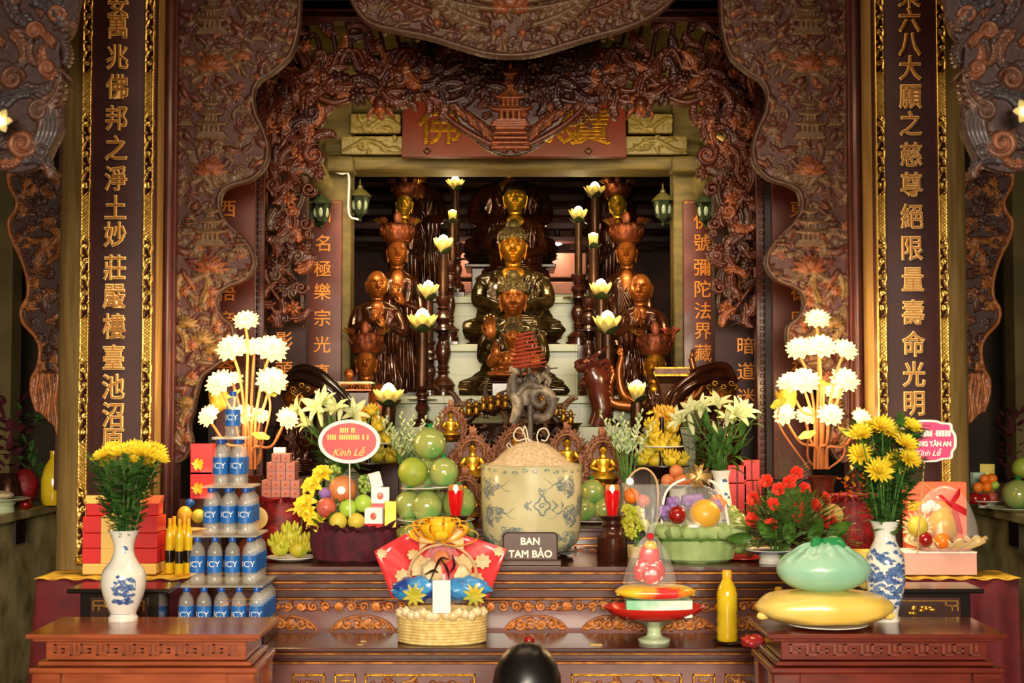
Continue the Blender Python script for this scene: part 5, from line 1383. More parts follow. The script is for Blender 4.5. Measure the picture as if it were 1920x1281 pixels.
# ---------------------------------------------------------------- altars and tables
ZF = Zat(1190, 5.0); ZL = Zat(1214, 5.75); ZM = ZMID
def strips(b, x0, x1, y, rows, back, mi=None):
 """rows: (py_top, py_bottom, how far it stands out, material index), stacked as mouldings on the front plane y"""
 for pt, pb, out, m in rows:
  z1, z0 = Zat(pt, y), Zat(pb, y)
  b.add(box((x0 + x1) / 2, (y - out + back) / 2, z0, x1 - x0 + 2 * out, back - y + out, z1 - z0), m)
def scroll_relief(x0, z0, x1, z1, seed, c1, c2, arch=False, dens=1.0, res=.003, bg=None):
 r = Relief(x0, z0, x1, z1, res); rn = random.Random(seed); w_, h_ = x1 - x0, z1 - z0
 n = int(w_ / (h_ * .9) * dens) + 1
 for k in range(n):
  x = x0 + w_ * (k + .5) / n
  s_ = 1 if k % 2 else -1
  r.spiral(x, z0 + h_ * .5, h_ * .36, .004, c1, 1.4, rn.uniform(0, 6), s_, .26, h_ * .4)
  r.frond(x, z0 + h_ * .2, rn.uniform(.2, 2.9), h_ * .8, .002, c2, s_ * .8)
  if k % 3 == 0: r.flower(x, z0 + h_ * .5, h_ * .32, .006, c1, 7)
 r.stroke([(x0 + w_ * i / 60, z0 + h_ * (.55 + .3 * sin(i * .55))) for i in range(61)], [h_ * .05, h_ * .08, h_ * .05], .002, c2)
 return r
# low altar in front
y = 5.75; x0, x1 = Xat(330, y), Xat(1588, y)
t = thing('low_altar_table', 'low dark red altar table with gilt frames, carrying the gift basket and the footed dish', 'altar table', ((x0 + x1) / 2, y, 0))
o = Vector(t.location); b = MB()
for pt, pb, out, m, nm in ((1209, 1219, .015, 'altar_wood', 'top'),):
 pass
def rel(bm, o): 
 bm.v = [(q[0] - o.x, q[1] - o.y, q[2] - o.z) for q in bm.v]; return bm
strips(b, x0, x1, y, ((1214, 1221, .02, 0),), 6.1); rel(b, o).build('top', M['altar_wood'], t, smooth=False, bevel=.004)
b = MB(); strips(b, x0, x1, y, ((1221, 1224, .012, 0), (1227, 1236, .008, 0), (1236, 1241, 0, 0)), 6.08); rel(b, o).build('moulding', M['altar_wood'], t, smooth=False, bevel=.003)
b = MB(); strips(b, x0, x1, y, ((1224, 1227, .016, 0), (1241, 1245, .01, 0)), 6.07); rel(b, o).build('gilt_line', M['gilt_edge'], t, smooth=False, bevel=.002)
b = MB(); b.add(box((x0 + x1) / 2, (y + .02 + 6.08) / 2, 0, x1 - x0, 6.06 - y, Zat(1245, y))); rel(b, o).build('body', M['altar_face'], t, smooth=False)
for a, c in ((552, 612), (630, 670), (686, 892), (1070, 1276), (1296, 1338), (1356, 1420)):
 xa, xb = Xat(a, y), Xat(c, y); zt, zb = Zat(1265, y), Zat(1345, y)
 b = MB(); d = .009
 for bx in (((xa + xb) / 2, zt - d, xb - xa, d), ((xa + xb) / 2, zb, xb - xa, d), (xa + d / 2, zb, d, zt - zb), (xb - d / 2, zb, d, zt - zb)): b.add(box(bx[0], y + .014, bx[1], bx[2], .014, bx[3]))
 if c - a < 50:
  for q in range(4): b.add(box((xa + xb) / 2, y + .014, zt - .03 - q * .018, (xb - xa) * .55, .012, .006)); b.add(box((xa + xb) / 2 + (q % 2 - .5) * .03, y + .014, zt - .03 - q * .018, .006, .012, .018))
 rel(b, o).build('gilt_frame', M['gilt'], t, smooth=False, bevel=.002)
 if c - a > 50:
  r = scroll_relief(xa + .012, zb + .012, xb - .012, zt - .012, a, hx('#c8872e'), hx('#8a4a1c'))
  r.to_object('carved_panel', M['carve'], (-o.x, y + .018 - o.y, -o.z), .006, t)
# middle altar
y = 6.12; x0, x1 = Xat(412, y), Xat(1640, y)
t = thing('middle_altar_table', 'wide dark red altar table with gilt mouldings behind the gift basket, carrying the big urn', 'altar table', ((x0 + x1) / 2, y, 0)); o = Vector(t.location)
YMB = 6.715
b = MB(); strips(b, x0, x1, y, ((1062, 1068, .02, 0),), YMB)
for wa, wb in ((x0 - .02, Xat(574, 6.74)), (Xat(1442, 6.74), Xat(1598, 6.7))): b.add(box((wa + wb) / 2, YMB + .15, ZM - S(6, y), wb - wa, .31, S(6, y)))
rel(b, o).build('top', M['altar_wood'], t, smooth=False)
b = MB(); strips(b, x0, x1, y, ((1068, 1072, .016, 0), (1076, 1090, .004, 0), (1094, 1104, -.006, 0), (1107, 1122, -.016, 0)), 6.6); rel(b, o).build('moulding', M['altar_wood'], t, smooth=False, bevel=.003)
b = MB(); strips(b, x0, x1, y, ((1072, 1076, .022, 0), (1090, 1094, .012, 0), (1104, 1107, .004, 0), (1122, 1125, -.002, 0)), 6.59); rel(b, o).build('gilt_line', M['gilt_edge'], t, smooth=False, bevel=.002)
b = MB(); b.add(box((x0 + x1) / 2, (y + .05 + 6.66) / 2, .0, x1 - x0 - .06, 6.66 - y - .05, Zat(1125, y))); rel(b, o).build('body', M['altar_face'], t, smooth=False)
r = scroll_relief(x0, Zat(1152, y), x1, Zat(1125, y), 4, hx('#d07a32'), hx('#8a4520')); r.to_object('carved_frieze', M['carve'], (-o.x, y + .02 - o.y, -o.z), .02, t)
for k, cx_ in enumerate((440, 536, 680, 826, 1005, 1150, 1283, 1420, 1540)):
 x = Xat(cx_, y); w_, h_ = S(118, y) / 2, S(32, y); zb = Zat(1190, y)
 r = scroll_relief(x - w_, zb, x + w_, zb + h_, cx_, hx('#c8762e'), hx('#7d3e1c'), dens=1.4)
 r.clip(((r.X - x) / w_) ** 2 + ((r.Z - zb) / h_) ** 2 < 1)
 r.stroke([(x + w_ * cos(a), zb + h_ * sin(a)) for a in [PI * i / 30 for i in range(31)]], .006, .006, hx('#b8682a'))
 r.to_object('carved_lunette', M['carve'], (-o.x, y + .046 - o.y, -o.z), .01, t)
# upper altar step behind the urn
y = 6.74; x0, x1 = Xat(580, y), Xat(1436, y); ZU = Zat(990, y)
t = thing('upper_altar_table', 'dark carved altar step behind the urn, under the pomelos and gilt figures', 'altar table', ((x0 + x1) / 2, y, 0)); o = Vector(t.location)
b = MB(); strips(b, x0, x1, y, ((990, 997, .015, 0),), 7.44); rel(b, o).build('top', M['altar_wood'], t, smooth=False, bevel=.003)
b = MB(); strips(b, x0, x1, y, ((997, 1008, .004, 0), (1011, 1022, -.006, 0)), 7.4); b.add(box((x0 + x1) / 2, 7.2, .0, x1 - x0 - .04, .4, ZU - .02)); rel(b, o).build('moulding', M['altar_wood'], t, smooth=False, bevel=.003)
b = MB(); strips(b, x0, x1, y, ((1008, 1011, .008, 0), (1022, 1024, 0, 0)), 7.0); rel(b, o).build('gilt_line', M['gilt_edge'], t, smooth=False)
b = MB(); b.add(box((x0 + x1) / 2, y + .14, .0, x1 - x0 - .03, .24, Zat(1024, y))); rel(b, o).build('body', M['altar_wood'], t, smooth=False)
r = scroll_relief(x0, Zat(1050, y), x1, Zat(1024, y), 14, hx('#c8762e'), hx('#7d3e1c')); r.to_object('carved_frieze', M['carve'], (-o.x, y + .018 - o.y, -o.z), .01, t)
# front tables
def greek(b, x0, x1, z0, z1, y, d=.005):
 h_ = z1 - z0; n = int((x1 - x0) / (h_ * 2.2)); st = (x1 - x0) / n
 for k in range(n):
  a = x0 + k * st
  for u0, v0, u1, v1 in ((.02, .9, .62, 1), (.02, .2, .12, 1), (.02, .2, .42, .3), (.32, .2, .42, .65), (.62, 0, .72, 1), (.62, 0, 1.02, .1), (.22, .55, .42, .65), (.82, .35, .92, .95)):
   b.add(box(a + (u0 + u1) / 2 * st, y, z0 + v0 * h_, (u1 - u0) * st, d, (v1 - v0) * h_))
def front_table(lab, a, c, wood, a2, c2):
 yf, yb = 5.0, 5.41; x0, x1 = Xat(a, yf), Xat(c, yf)
 t = thing('offering_table', lab, 'table', ((x0 + x1) / 2, yf, 0)); W = x1 - x0
 k = S(1, yf); z = ZF; D = yb - yf
 b = MB(); b.add(box(0, D / 2, z - 9 * k, W, D, 9 * k)); b.build('top', M[wood], t, smooth=False, bevel=.004)
 b = MB(); b.add(box(0, D / 2, z - 15 * k, W - .04, D - .04, 6.5 * k)); b.add(box(0, D / 2, z - 52 * k, W - .115, D - .1, 37 * k))
 b.build('apron', M[wood], t, smooth=False, bevel=.003)
 b = MB(); greek(b, -W / 2 + .085, W / 2 - .085, z - 43 * k, z - 22 * k, .048, .009); b.build('key_fret', M['fret_shade'], t, smooth=False)
 b = MB(); b.add(box(0, D / 2, z - 62 * k, W - .07, D - .06, 9 * k)); b.add(box(0, D / 2, z - 74 * k, W - .02, D - .02, 11 * k)); b.add(box(0, D / 2, z - 190 * k, W - .1, D - .08, 116 * k)); b.build('lower_moulding', M[wood], t, smooth=False, bevel=.006)
 for e in (1, -1):
  for q in (.06, D - .06):
   b = MB(); b.add(frustum(e * (W / 2 - .07), q, 0, .07, .07, .1, .1, z - 74 * k)); b.build('leg', M[wood], t, smooth=False, bevel=.006)
 return t
front_table('brown wooden offering table carrying the white vase and the water-bottle pyramid side', 55, 492, 'front_wood', 0, 0)
front_table('dark red wooden offering table under the yellow sack and green bag', 1434, 1882, 'front_wood_red', 0, 0)
# black lacquer cabinets with gilt corner frets
def cabinet(lab, a, c):
 yf = 5.55; x0, x1 = Xat(a, yf), Xat(c, yf); z = Zat(1104, yf); W = x1 - x0
 t = thing('lacquer_cabinet', lab, 'cabinet', ((x0 + x1) / 2, yf, 0)); k = S(1, yf)
 b = MB(); b.add(box(0, .1, z - 9 * k, W, .22, 9 * k)); b.build('top', M['black_lacquer'], t, smooth=False, bevel=.006)
 b = MB(); b.add(box(0, .11, 0, W - .09, .18, z - 9 * k)); b.build('body', M['black_lacquer'], t, smooth=False, bevel=.004)
 b = MB(); b.add(box(0, .018, z - 60 * k, W - .17, .012, 44 * k)); b.build('door', M['lacquer_dark'], t, smooth=False, bevel=.003)
 b = MB(); w2 = W / 2 - .1
 for e in (1, -1):
  for q in ((w2 - .035, -24, .06, 2), (w2, -42, .006, 20), (w2 - .022, -33, .05, 2), (w2 - .045, -33, .006, 10), (w2 - .022, -42, .006, 12)):
   b.add(box(e * q[0], .009, z + q[1] * k, q[2] if q[2] > .01 else 2.2 * k, .008, q[3] * k))
 b.add(box(0, .009, z - 24 * k, W * .4, .006, 1.6 * k)); b.build('gilt_fret', M['gilt_bright'], t, smooth=False)
 b = MB(); rn = random.Random(int(a))
 for q in range(12): b.add(ell(rn.uniform(-.05, .05), .008, z - 40 * k + rn.uniform(-.014, .014), .011, .005, .008, 8, 6))
 b.build('gilt_ornament', M['gilt_bright'], t)
cabinet('black lacquer cabinet with gilt corner frets behind the white vase', 132, 322)
cabinet('black lacquer cabinet with gilt corner frets behind the blue vase', 1612, 1838)
# side tables dressed in cloth
ZC = Zat(1082, 6.2)
def cloth_table(lab, a, c, out):
 yf, yb = 6.16, 6.47; x0, x1 = Xat(a, yf), Xat(c, yf); W = x1 - x0
 t = thing('side_table', 'wooden side table hidden under %s' % lab, 'table', ((x0 + x1) / 2, yf, 0)); D = yb - yf
 b = MB(); b.add(box(0, D / 2, ZC - .03, W - .02, D - .02, .022)); b.build('tabletop', M['dark_wood'], t, smooth=False)
 for e in (1, -1):
  for q in (.04, D - .04): b = MB(); b.add(box(e * (W / 2 - .06), q, 0, .05, .05, ZC - .03)); b.build('leg', M['dark_wood'], t, smooth=False)
 # skirt: wavy band round front and outer side
 def sk(u, v):
  L = W + 2 * D; s_ = u * L
  fl = 1 + .0 * v; amp = .004 + .03 * (1 - v)
  wv = amp * sin(s_ * 38 + 2 * sin(s_ * 9)); flare = .07 * (1 - v)
  if s_ < D: p = (-W / 2 - wv - flare - .006, D - s_)
  elif s_ < D + W: p = (-W / 2 + (s_ - D), -wv - flare * .8 - .006)
  else: p = (W / 2 + wv + flare + .006, s_ - D - W)
  return (p[0], p[1], .03 + v * (ZC - .032))
 b = MB(); b.add(patch(sk, 150, 10)); sko = b.build('table_skirt', M['red_cloth'], None, loc=t.location); sm_ = sko.modifiers.new('thickness', 'SOLIDIFY'); sm_.thickness = .003
 tag(sko, 'burgundy cloth skirt hanging in folds %s' % ('at the far left table' if a < 900 else 'at the far right table'), 'table skirt')
 b = MB(); b.add(patch(lambda u, v: ((u - .5) * (W + .02), v * D - .012, ZC - .001 + .004 * sin(u * 40) * (1 - v)), 60, 6)); yo = b.build('tablecloth', M['yellow_cloth'], None, loc=t.location); s2 = yo.modifiers.new('thickness', 'SOLIDIFY'); s2.thickness = .004
 tag(yo, 'yellow cloth laid over the %s side table' % ('left' if a < 900 else 'right'), 'tablecloth')
cloth_table('burgundy and yellow cloth on the left, behind the white vase', 76, 352, 1); cloth_table('burgundy and yellow cloth on the right, behind the blue vase', 1640, 1902, 1)
# marble side counters running back along both aisles
for lab, sg in (('long mottled marble counter in the left aisle, topped with jars and fruit', -1), ('long mottled marble counter in the right aisle, topped with fruit', 1)):
 zc = Zat(965, 7.0); xi = sg * 2.52
 t = thing('side_counter', lab, 'counter', (xi, 5.4, 0))
 b = MB(); b.add(box(sg * .45, 2.2, zc - .05, .94, 4.4, .05)); b.build('top', M['marble'], t, smooth=False, bevel=.008)
 b = MB(); b.add(box(sg * .47, 2.2, 0, .9, 4.36, zc - .05)); b.build('body', M['marble'], t, smooth=False)
 b = MB(); b.add(box(.004 * -sg, 1.9 if sg < 0 else 1.75, zc - .17, .012, .14, .12)); b.build('vent', M['dark_wood'], t, smooth=False)
ZS = Zat(965, 7.0)
# outer carved panels, beams and gilt boards beyond the pillars
def outer_panel():
 y = 7.35; px = [(132, 320), (132, 560), (128, 830), (118, 842), (104, 800), (72, 770), (62, 740), (62, 710), (72, 690), (76, 655), (66, 630), (44, 606), (40, 580), (52, 555), (50, 520), (36, 480), (18, 445), (14, 415), (26, 395), (28, 375), (14, 350), (10, 320)]
 pts = Q(px, y); r = Relief(min(p[0] for p in pts) - .02, min(p[1] for p in pts) - .01, max(p[0] for p in pts) + .01, max(p[1] for p in pts), .004); rn = random.Random(31)
 k = r.base(pts, hx('#42231a'))
 for _ in range(150):
  x = rn.uniform(r.x0, r.x0 + .35); z = rn.uniform(Zat(690, y), Zat(320, y)); c = rn.choice((hx('#5a3222'), hx('#8a4a20'), hx('#4a2a20'), hx('#a8642a')))
  q = rn.random()
  if q < .5: r.cloud(x, z, rn.uniform(.014, .026), rn.uniform(0, .012), c, rn)
  elif q < .8: r.frond(x, z, rn.uniform(0, 6), .1, rn.uniform(0, .012), c, rn.choice((1, -1)))
  else: r.flower(x, z, .03, .01, c, 7)
 for q in range(11):                                # the carved tassel
  x = Xat(64 + q * 6.2, y)
  r.stroke([(x + .006 * sin(i * .9 + q), Zat(702 + i * (8 + .5 * q) , y)) for i in range(17)], .0085, .006, hx('#c0702c') if q % 2 else hx('#9a4f22'))
 r.clip(k); ol = smooth_outline(pts[5:], 4); r.stroke(ol, .011, .008, hx('#a8602a'))
 return r, y
ro_, yo_ = outer_panel()
tag(ro_.to_object('carved_wing', M['carve'], (0, yo_, 0), .05), 'dark carved panel ending in a tassel beyond the left pillar', 'carved panel')
tag(ro_.to_object('carved_wing', M['carve'], (2 * Xat(957, yo_) , yo_, 0), .05, mirror=True), 'dark carved panel ending in a tassel beyond the right pillar', 'carved panel')
for k, sg in ((50, 1), (54, -1)):
 f = (lambda v: v) if sg == 1 else (lambda v: 1914 - v)
 def seg(nm, a, c, pt, pb, y, m, d=.1):
  x0, x1 = sorted((Xat(f(a), y), Xat(f(c), y))); b = MB(); b.add(box((x0 + x1) / 2, y + d / 2, Zat(pb, y), x1 - x0, d, Zat(pt, y) - Zat(pb, y))); struct(b.build(nm, M[m], smooth=False, bevel=.006))
 seg('trim_%d' % k, 104, 136, 206, 920, 7.42, 'jamb', .06)
 seg('trim_%d' % (k + 1), -160, 136, 116, 152, 7.3, 'pillar_wood', .2); seg('trim_%d' % (k + 2), -160, 136, 156, 204, 7.38, 'pillar_wood', .2)
 y = 7.34; x0, x1 = sorted((Xat(f(-150), y), Xat(f(138), y)))
 t = thing('gilded_board', 'gilt and red carved board high beyond the %s pillar' % ('left' if sg == 1 else 'right'), 'carved board', ((x0 + x1) / 2, y, Zat(118, y))); W = x1 - x0; H_ = Zat(-40, y) - Zat(118, y)
 r = Relief(-W / 2, 0, W / 2, H_, .005); rn = random.Random(k); r.base([(-W / 2, 0), (W / 2, 0), (W / 2, H_), (-W / 2, H_)], hx('#5a1a12'))
 for q in range(60): r.frond(rn.uniform(-W / 2, W / 2), rn.choice((rn.uniform(.02, .12), rn.uniform(.2, H_))), rn.uniform(0, 6), .09, .002, hx('#d8a03a'), rn.choice((1, -1)))
 r.stroke([(-W / 2, .012), (W / 2, .012)], .01, .004, hx('#e0aa40')); r.stroke([(-W / 2, .15), (W / 2, .15)], .006, .004, hx('#e0aa40'))
 r.to_object('relief', M['gilt_carve'], (0, 0, 0), .04, t)
# nearer hanging foliage carvings, out of focus in the upper corners
def corner_carving():
 y = 4.75; px = [(-60, -40), (126, -40), (136, 20), (126, 62), (104, 90), (108, 130), (96, 160), (108, 196), (104, 250), (84, 300), (40, 322), (-10, 320), (-60, 300)]
 pts = smooth_outline(Q(px, y), 4); r = Relief(min(p[0] for p in pts) - .01, min(p[1] for p in pts) - .02, max(p[0] for p in pts) + .02, Zat(-40, y), .003); rn = random.Random(17)
 k = r.base(pts, hx('#4a2f2a'))
 c_ = (hx('#6a4638'), hx('#7d4c36'), hx('#54403c'), hx('#9a5c3c'), hx('#4c4244'))
 for q in range(46):
  r.frond(rn.uniform(r.x0, Xat(115, y)), rn.uniform(r.z0 + .02, Zat(-40, y)), rn.uniform(0, 6), rn.uniform(.08, .14), rn.uniform(.0, .02), rn.choice(c_), rn.choice((1.3, -1.3)))
 for a, b_, rad in ((100, 30, .03), (60, 60, .03), (84, 130, .028), (70, 210, .04), (40, 270, .05), (88, 190, .025), (20, 150, .04), (75, 285, .03)): r.spiral(Xat(a, y), Zat(b_, y), rad, .02, rn.choice(c_), 1.6, rn.uniform(0, 6), rn.choice((1, -1)), .3)
 for q in range(5): r.stroke([(Xat(60 + 8 * q + 12 * sin(i * .3), y), Zat(200 + 7 * i, y)) for i in range(16)], [.008, .014, .006], .014, rn.choice(c_))
 r.clip(k | (r.H > .02)); return r, y
rc_, yc_ = corner_carving()
tag(rc_.to_object('hanging_carving', M['carve'], (0, yc_, 0), .04), 'blurred carved foliage hanging in the upper left corner near the viewer', 'carving')
tag(rc_.to_object('hanging_carving', M['carve'], (0, yc_, 0), .04, mirror=True), 'blurred carved foliage hanging in the upper right corner near the viewer', 'carving')
for nm, sg in (('trim_60', 1), ('trim_61', -1)):
 b = MB(); b.add(box(sg * -1.95, 4.85, Zat(-60, 4.75), 1.0, .14, 1.3)); struct(b.build(nm, M['jamb'], smooth=False))
for lab, px, py in (('small pale gilt flower lamp at the left picture edge', 2, 228), ('small pale gilt flower lamp at the right picture edge', 1921, 210)):
 p = P(px, py, 4.6); t = thing('flower_lamp', lab, 'lamp', p)
 for k in range(6):
  b = MB(); b.add(petal(.045, .03, .6, .3, .8, 3, 4), 0, T(rz=0, ry=0) @ T(rx=PI / 2) @ T(rz=k * PI / 3)); b.build('petal', M['petal_yellow'], t)
 b = MB(); b.add(ell(0, -.008, 0, .012, .012, .012)); b.build('bulb', M['white_bulb'], t)
 b = MB(); b.add(tube(curve([(0, .01, 0), (0, .06, .02), (0, .14, .03)], 8), .006, 8)); b.build('arm', M['brass'], t)
# ---------------------------------------------------------------- the person kneeling before the altar
pz = P(988, 1207, 3.9)
t = thing('person', 'person with black hair seated low before the altar, seen from behind', 'person', (pz.x, 3.9, 0)); zt = pz.z
b = MB()
hd = zt - .125
b.add(ell(0, 0, hd, .074, .094, .115, 24, 16))
for e in (1, -1): b.add(ell(e * .076, .01, hd - .02, .012, .022, .032, 10, 8))
b.add(ell(0, .092, hd - .03, .014, .018, .02, 10, 8))
b.add(tube(curve([(0, -.01, hd - .08), (0, -.02, hd - .16), (0, -.03, hd - .22)], 8), lerps([.055, .052, .075], 8), 14)); o = b.build('body', M['skin'], t); rm = o.modifiers.new('fuse', 'REMESH'); rm.mode = 'VOXEL'; rm.voxel_size = .006; rm.use_smooth_shade = True
b = MB()
b.add(ell(0, -.012, hd + .012, .0935, .108, .118, 40, 24, lambda d: 1 + .012 * sin(20 * math.atan2(d[0], d[2]))))
b.add(ell(0, -.07, hd - .07, .07, .045, .1, 24, 14)); b.build('hair', M['hair'], t)
b = MB(); zsd = hd - .22
b.add(lathe([(.2, 0), (.24, .06), (.2, .16), (.15, .26), (.15, .36), (.19, zsd - .06), (.17, zsd - .02), (.08, zsd + .02), (.06, zsd + .05)], 32, 0, -.03, .0, .62))
for e in (1, -1):
 b.add(tube(curve([(e * .17, -.03, zsd - .05), (e * .22, .02, zsd - .22), (e * .14, .2, zsd - .24), (e * .04, .28, zsd - .16)], 14), lerps([.06, .052, .045, .035], 14), 12))
 b.add(tube(curve([(e * .08, 0, .1), (e * .2, .28, .12), (e * .12, .1, .06), (e * .04, -.1, .05)], 14), lerps([.1, .08, .06, .045], 14), 12))
b.build('clothing', M['cloth_grey'], t)
for e in (1, -1): b = MB(); hand_geo(b, (e * .035, .29, zsd - .15), (-.15 * e, .3, 1), (e, 0, 0), .14, .1, 1); b.build('hand', M['skin'], t)
b = MB(); b.add(lathe([(.34, 0), (.36, .02), (.34, .045), (0, .05)], 32)); tag(b.build('floor_cushion', M['red_cloth'], loc=(pz.x, 3.95, 0)), 'round cushion on the floor under the seated person', 'cushion')
# ---------------------------------------------------------------- flowers and leaves
def leaf_geo(L, W, curl=.6, cup=.15): return petal(L, W, curl, cup, .8, 2, 6)
def chrys_head(r, seed):
 b = MB(); rn = random.Random(seed)
 for n, L, el in ((18, 1.0, .05), (16, .92, .35), (14, .8, .7), (10, .6, 1.05), (6, .45, 1.35)):
  for k in range(n):
   a = 2 * PI * k / n + rn.uniform(-.12, .12)
   b.add(petal(r * L * rn.uniform(.92, 1.05), r * .26, .55, .5, .7, 2, 4), 0, T(rz=a) @ T(x=r * .05) @ T(ry=-el))
 return b
def stems_bunch(lab, group, base, heads, make_head, mats, stem_r=.003, spread=.25, cat='flower', name='chrysanthemum', bloom='bloom', leaves=0):
 """each flower is a thing: bloom + stem, standing in the vase mouth at `base`"""
 out = []
 order = sorted(range(len(heads)), key=lambda i: heads[i][0].x)
 for rank, i in enumerate(order):
  p, r, tx, ty = heads[i]
  lb = lab.format(ORD[rank])
  t = thing(name, lb, cat, base, 0, group)
  q = p - base
  hd = make_head(r, i).build(bloom, mats[0], t, loc=q); hd.rotation_mode = 'ZYX'; hd.rotation_euler = (tx, ty, i * 1.3)
  b = MB(); b.add(tube(curve([(q.x * .12, q.y * .12, -.1), (q.x * spread, q.y * spread, q.z * .35), (q.x * .75, q.y * .75, q.z * .72), tuple(q - Vector((0, 0, .004)))], 14), stem_r, 6))
  rn = random.Random(i)
  for k in range(leaves):
   u = rn.uniform(.3, .85); c = Vector((q.x * u * .8, q.y * u * .8, q.z * u)); b.add(leaf_geo(rn.uniform(.05, .09), .028, rn.uniform(-1, .6)), 0, Matrix.Translation(c) @ T(rz=rn.uniform(0, 6.28), ry=rn.uniform(-1.2, -.2)))
  b.build('stem', mats[1], t)
  out.append(t)
 return out
def foliage(lab, loc, n, rad, h, L, W, m, seed, up=.6, name='foliage', shape=None):
 b = MB(); rn = random.Random(seed)
 for _ in range(n):
  z = rn.uniform(0, h); a = rn.uniform(0, 2 * PI); rr = rad(z / h) * math.sqrt(rn.random())
  l = L * rn.uniform(.6, 1.2)
  b.add(leaf_geo(l, W * rn.uniform(.7, 1.2), rn.uniform(-1.0, .7)), 0, Matrix.Translation((rr * cos(a), rr * sin(a), z)) @ T(rz=a + rn.uniform(-.7, .7), ry=-rn.uniform(up - .6, up + .5)))
 return tag(b.build(name, m, loc=loc), lab, 'foliage', kind='stuff')
def feathery(b, p, L, a, el, rn, n=7):
 """chrysanthemum leaf: small lobed sprig"""
 Mx = Matrix.Translation(p) @ T(rz=a, ry=-el)
 b.add(leaf_geo(L, L * .22, -.4), 0, Mx)
 for k in range(n):
  x = L * (.2 + .7 * k / n)
  b.add(leaf_geo(L * .35 * (1 - k / n * .5), L * .12, -.3), 0, Mx @ T(x=x, z=-.1 * x, rz=.9 if k % 2 else -.9))
def mum_foliage(lab, loc, spots, seed, m='foliage'):
 b = MB(); rn = random.Random(seed)
 for p in spots: feathery(b, p, rn.uniform(.05, .085), rn.uniform(0, 6.28), rn.uniform(-.3, 1.1), rn)
 return tag(b.build('foliage', M[m], loc=loc), lab, 'foliage', kind='stuff')
# ---------------------------------------------------------------- vases
def vase(lab, px, py, Y, zb, prof_px, extra=None, m='porcelain', mats2=None, name='vase', foot=True):
 k = S(1, Y); p = Vector((Xat(px, Y), Y, zb)); ptop = prof_px[0][1]; pb = prof_px[-1][1]
 prof = [(r * k, (pb - h) * k) for r, h in reversed(prof_px)]
 t = thing(name, lab, 'vase', p)
 inner = [(prof[-1][0] * .86, prof[-1][1] - .002), (prof[-1][0] * .7, prof[-1][1] - .03), (0, prof[-1][1] - .06)]
 b = MB(); b.add(lathe(smooth_prof(prof) + inner, 40)); b.build('body', M[m], t, ang=60)
 return t, prof
def smooth_prof(prof, n=5):
 q = curve([(r, 0, h) for r, h in prof], (len(prof) - 1) * n); return [(max(0, p.x), p.z) for p in q]
def rad_at(prof, z):
 pr = smooth_prof(prof, 8)
 for (r0, h0), (r1, h1) in zip(pr, pr[1:]):
  if h0 <= z <= h1: return r0 + (r1 - r0) * ((z - h0) / max(1e-9, h1 - h0))
 return pr[-1][0]
def painted(b, prof, items, off=.0012):
 """flat brush strokes wrapped on a vase: items of (angle, z, list of (da, dz), widths)"""
 for a, z, pts, ws in items:
  q = []
  for da, dz in pts:
   zz = z + dz; r = rad_at(prof, zz); aa = -PI / 2 + a + da / max(r, .01); q.append(((r + off * .3) * cos(aa), (r + off * .3) * sin(aa), zz))
  N = len(q); wl = lerps(list(ws), N - 1)
  vs = []; fs = []
  for i in range(N):
   p = Vector(q[i]); d = Vector(q[min(i + 1, N - 1)]) - Vector(q[max(i - 1, 0)])
   nrm = Vector((p.x, p.y, 0)).normalized(); sd = d.cross(nrm).normalized() if d.length > 1e-9 else Vector((0, 0, 1))
   for sgn in (-1, 0, 1):
    c = p + sd * wl[i] * sgn; rr = rad_at(prof, c.z) + off * (1.0 if sgn else 1.25); h2 = math.hypot(c.x, c.y)
    vs.append((c.x / h2 * rr, c.y / h2 * rr, c.z))
  for i in range(N - 1):
   for k in range(2): fs.append((i * 3 + k, i * 3 + k + 1, i * 3 + k + 4, i * 3 + k + 3))
  b.add((vs, fs))
def blob(a, z, r, rn, n=9): # a leafy dab
 return [(a, z, [(r * (i / n - .5) * 2, r * .3 * sin(i * 1.2 + rn.uniform(0, 3))) for i in range(n + 1)], [r * .15, r * rn.uniform(.35, .75), r * .15])]
# white vase with blue bouquet on the front-left table
zt = ZF
t, pf = vase('white porcelain vase with a blue flower spray on the brown front table at the left', 237, 0, 5.33, zt, [(28, 999), (25, 1006), (19, 1025), (19, 1042), (26, 1058), (38, 1074), (41, 1092), (39, 1112), (31, 1136), (25, 1150), (24, 1156), (27, 1160), (27, 1166)])
k = S(1, 5.33); b = MB(); rn = random.Random(2); H0 = 1166
its = []
for q in range(44): its += blob(rn.uniform(-.2, .75), (H0 - rn.uniform(1080, 1130)) * k, rn.uniform(.007, .014), rn)
for q in range(6): its += blob(rn.uniform(.1, .7), (H0 - rn.uniform(1028, 1040)) * k, .006, rn)
its.append((.2, (H0 - 1100) * k, [(-.03, 0), (-.01, .02), (.02, .03), (.045, .022), (.05, 0)], [.0015, .003, .0015]))
its.append((0, (H0 - 1152) * k, [(-.04 + i * .008, 0) for i in range(11)], [.001, .001]))
painted(b, pf, its); b.build('painted_flowers', M['cobalt'], t)
base = t.location + Vector((0, 0, (H0 - 1001) * k))
hp = [(193, 858, 19), (213, 848, 22), (232, 852, 24), (250, 846, 22), (268, 852, 26), (288, 850, 22), (298, 862, 18), (204, 868, 17), (246, 866, 18), (276, 870, 16)]
heads = [(P(x, y_, 5.33 + (.05 if i % 2 else -.05)) , S(r * 1.2, 5.33), (.35 if i % 2 == 0 else .6), (x - 240) * .008) for i, (x, y_, r) in enumerate(hp)]
stems_bunch('yellow chrysanthemum in the white vase, {} bloom from the left', 'yellow chrysanthemums in the white vase', base, heads, chrys_head, (M['chrys'], M['stem']), .0025, .5)
rn = random.Random(3); sp = []
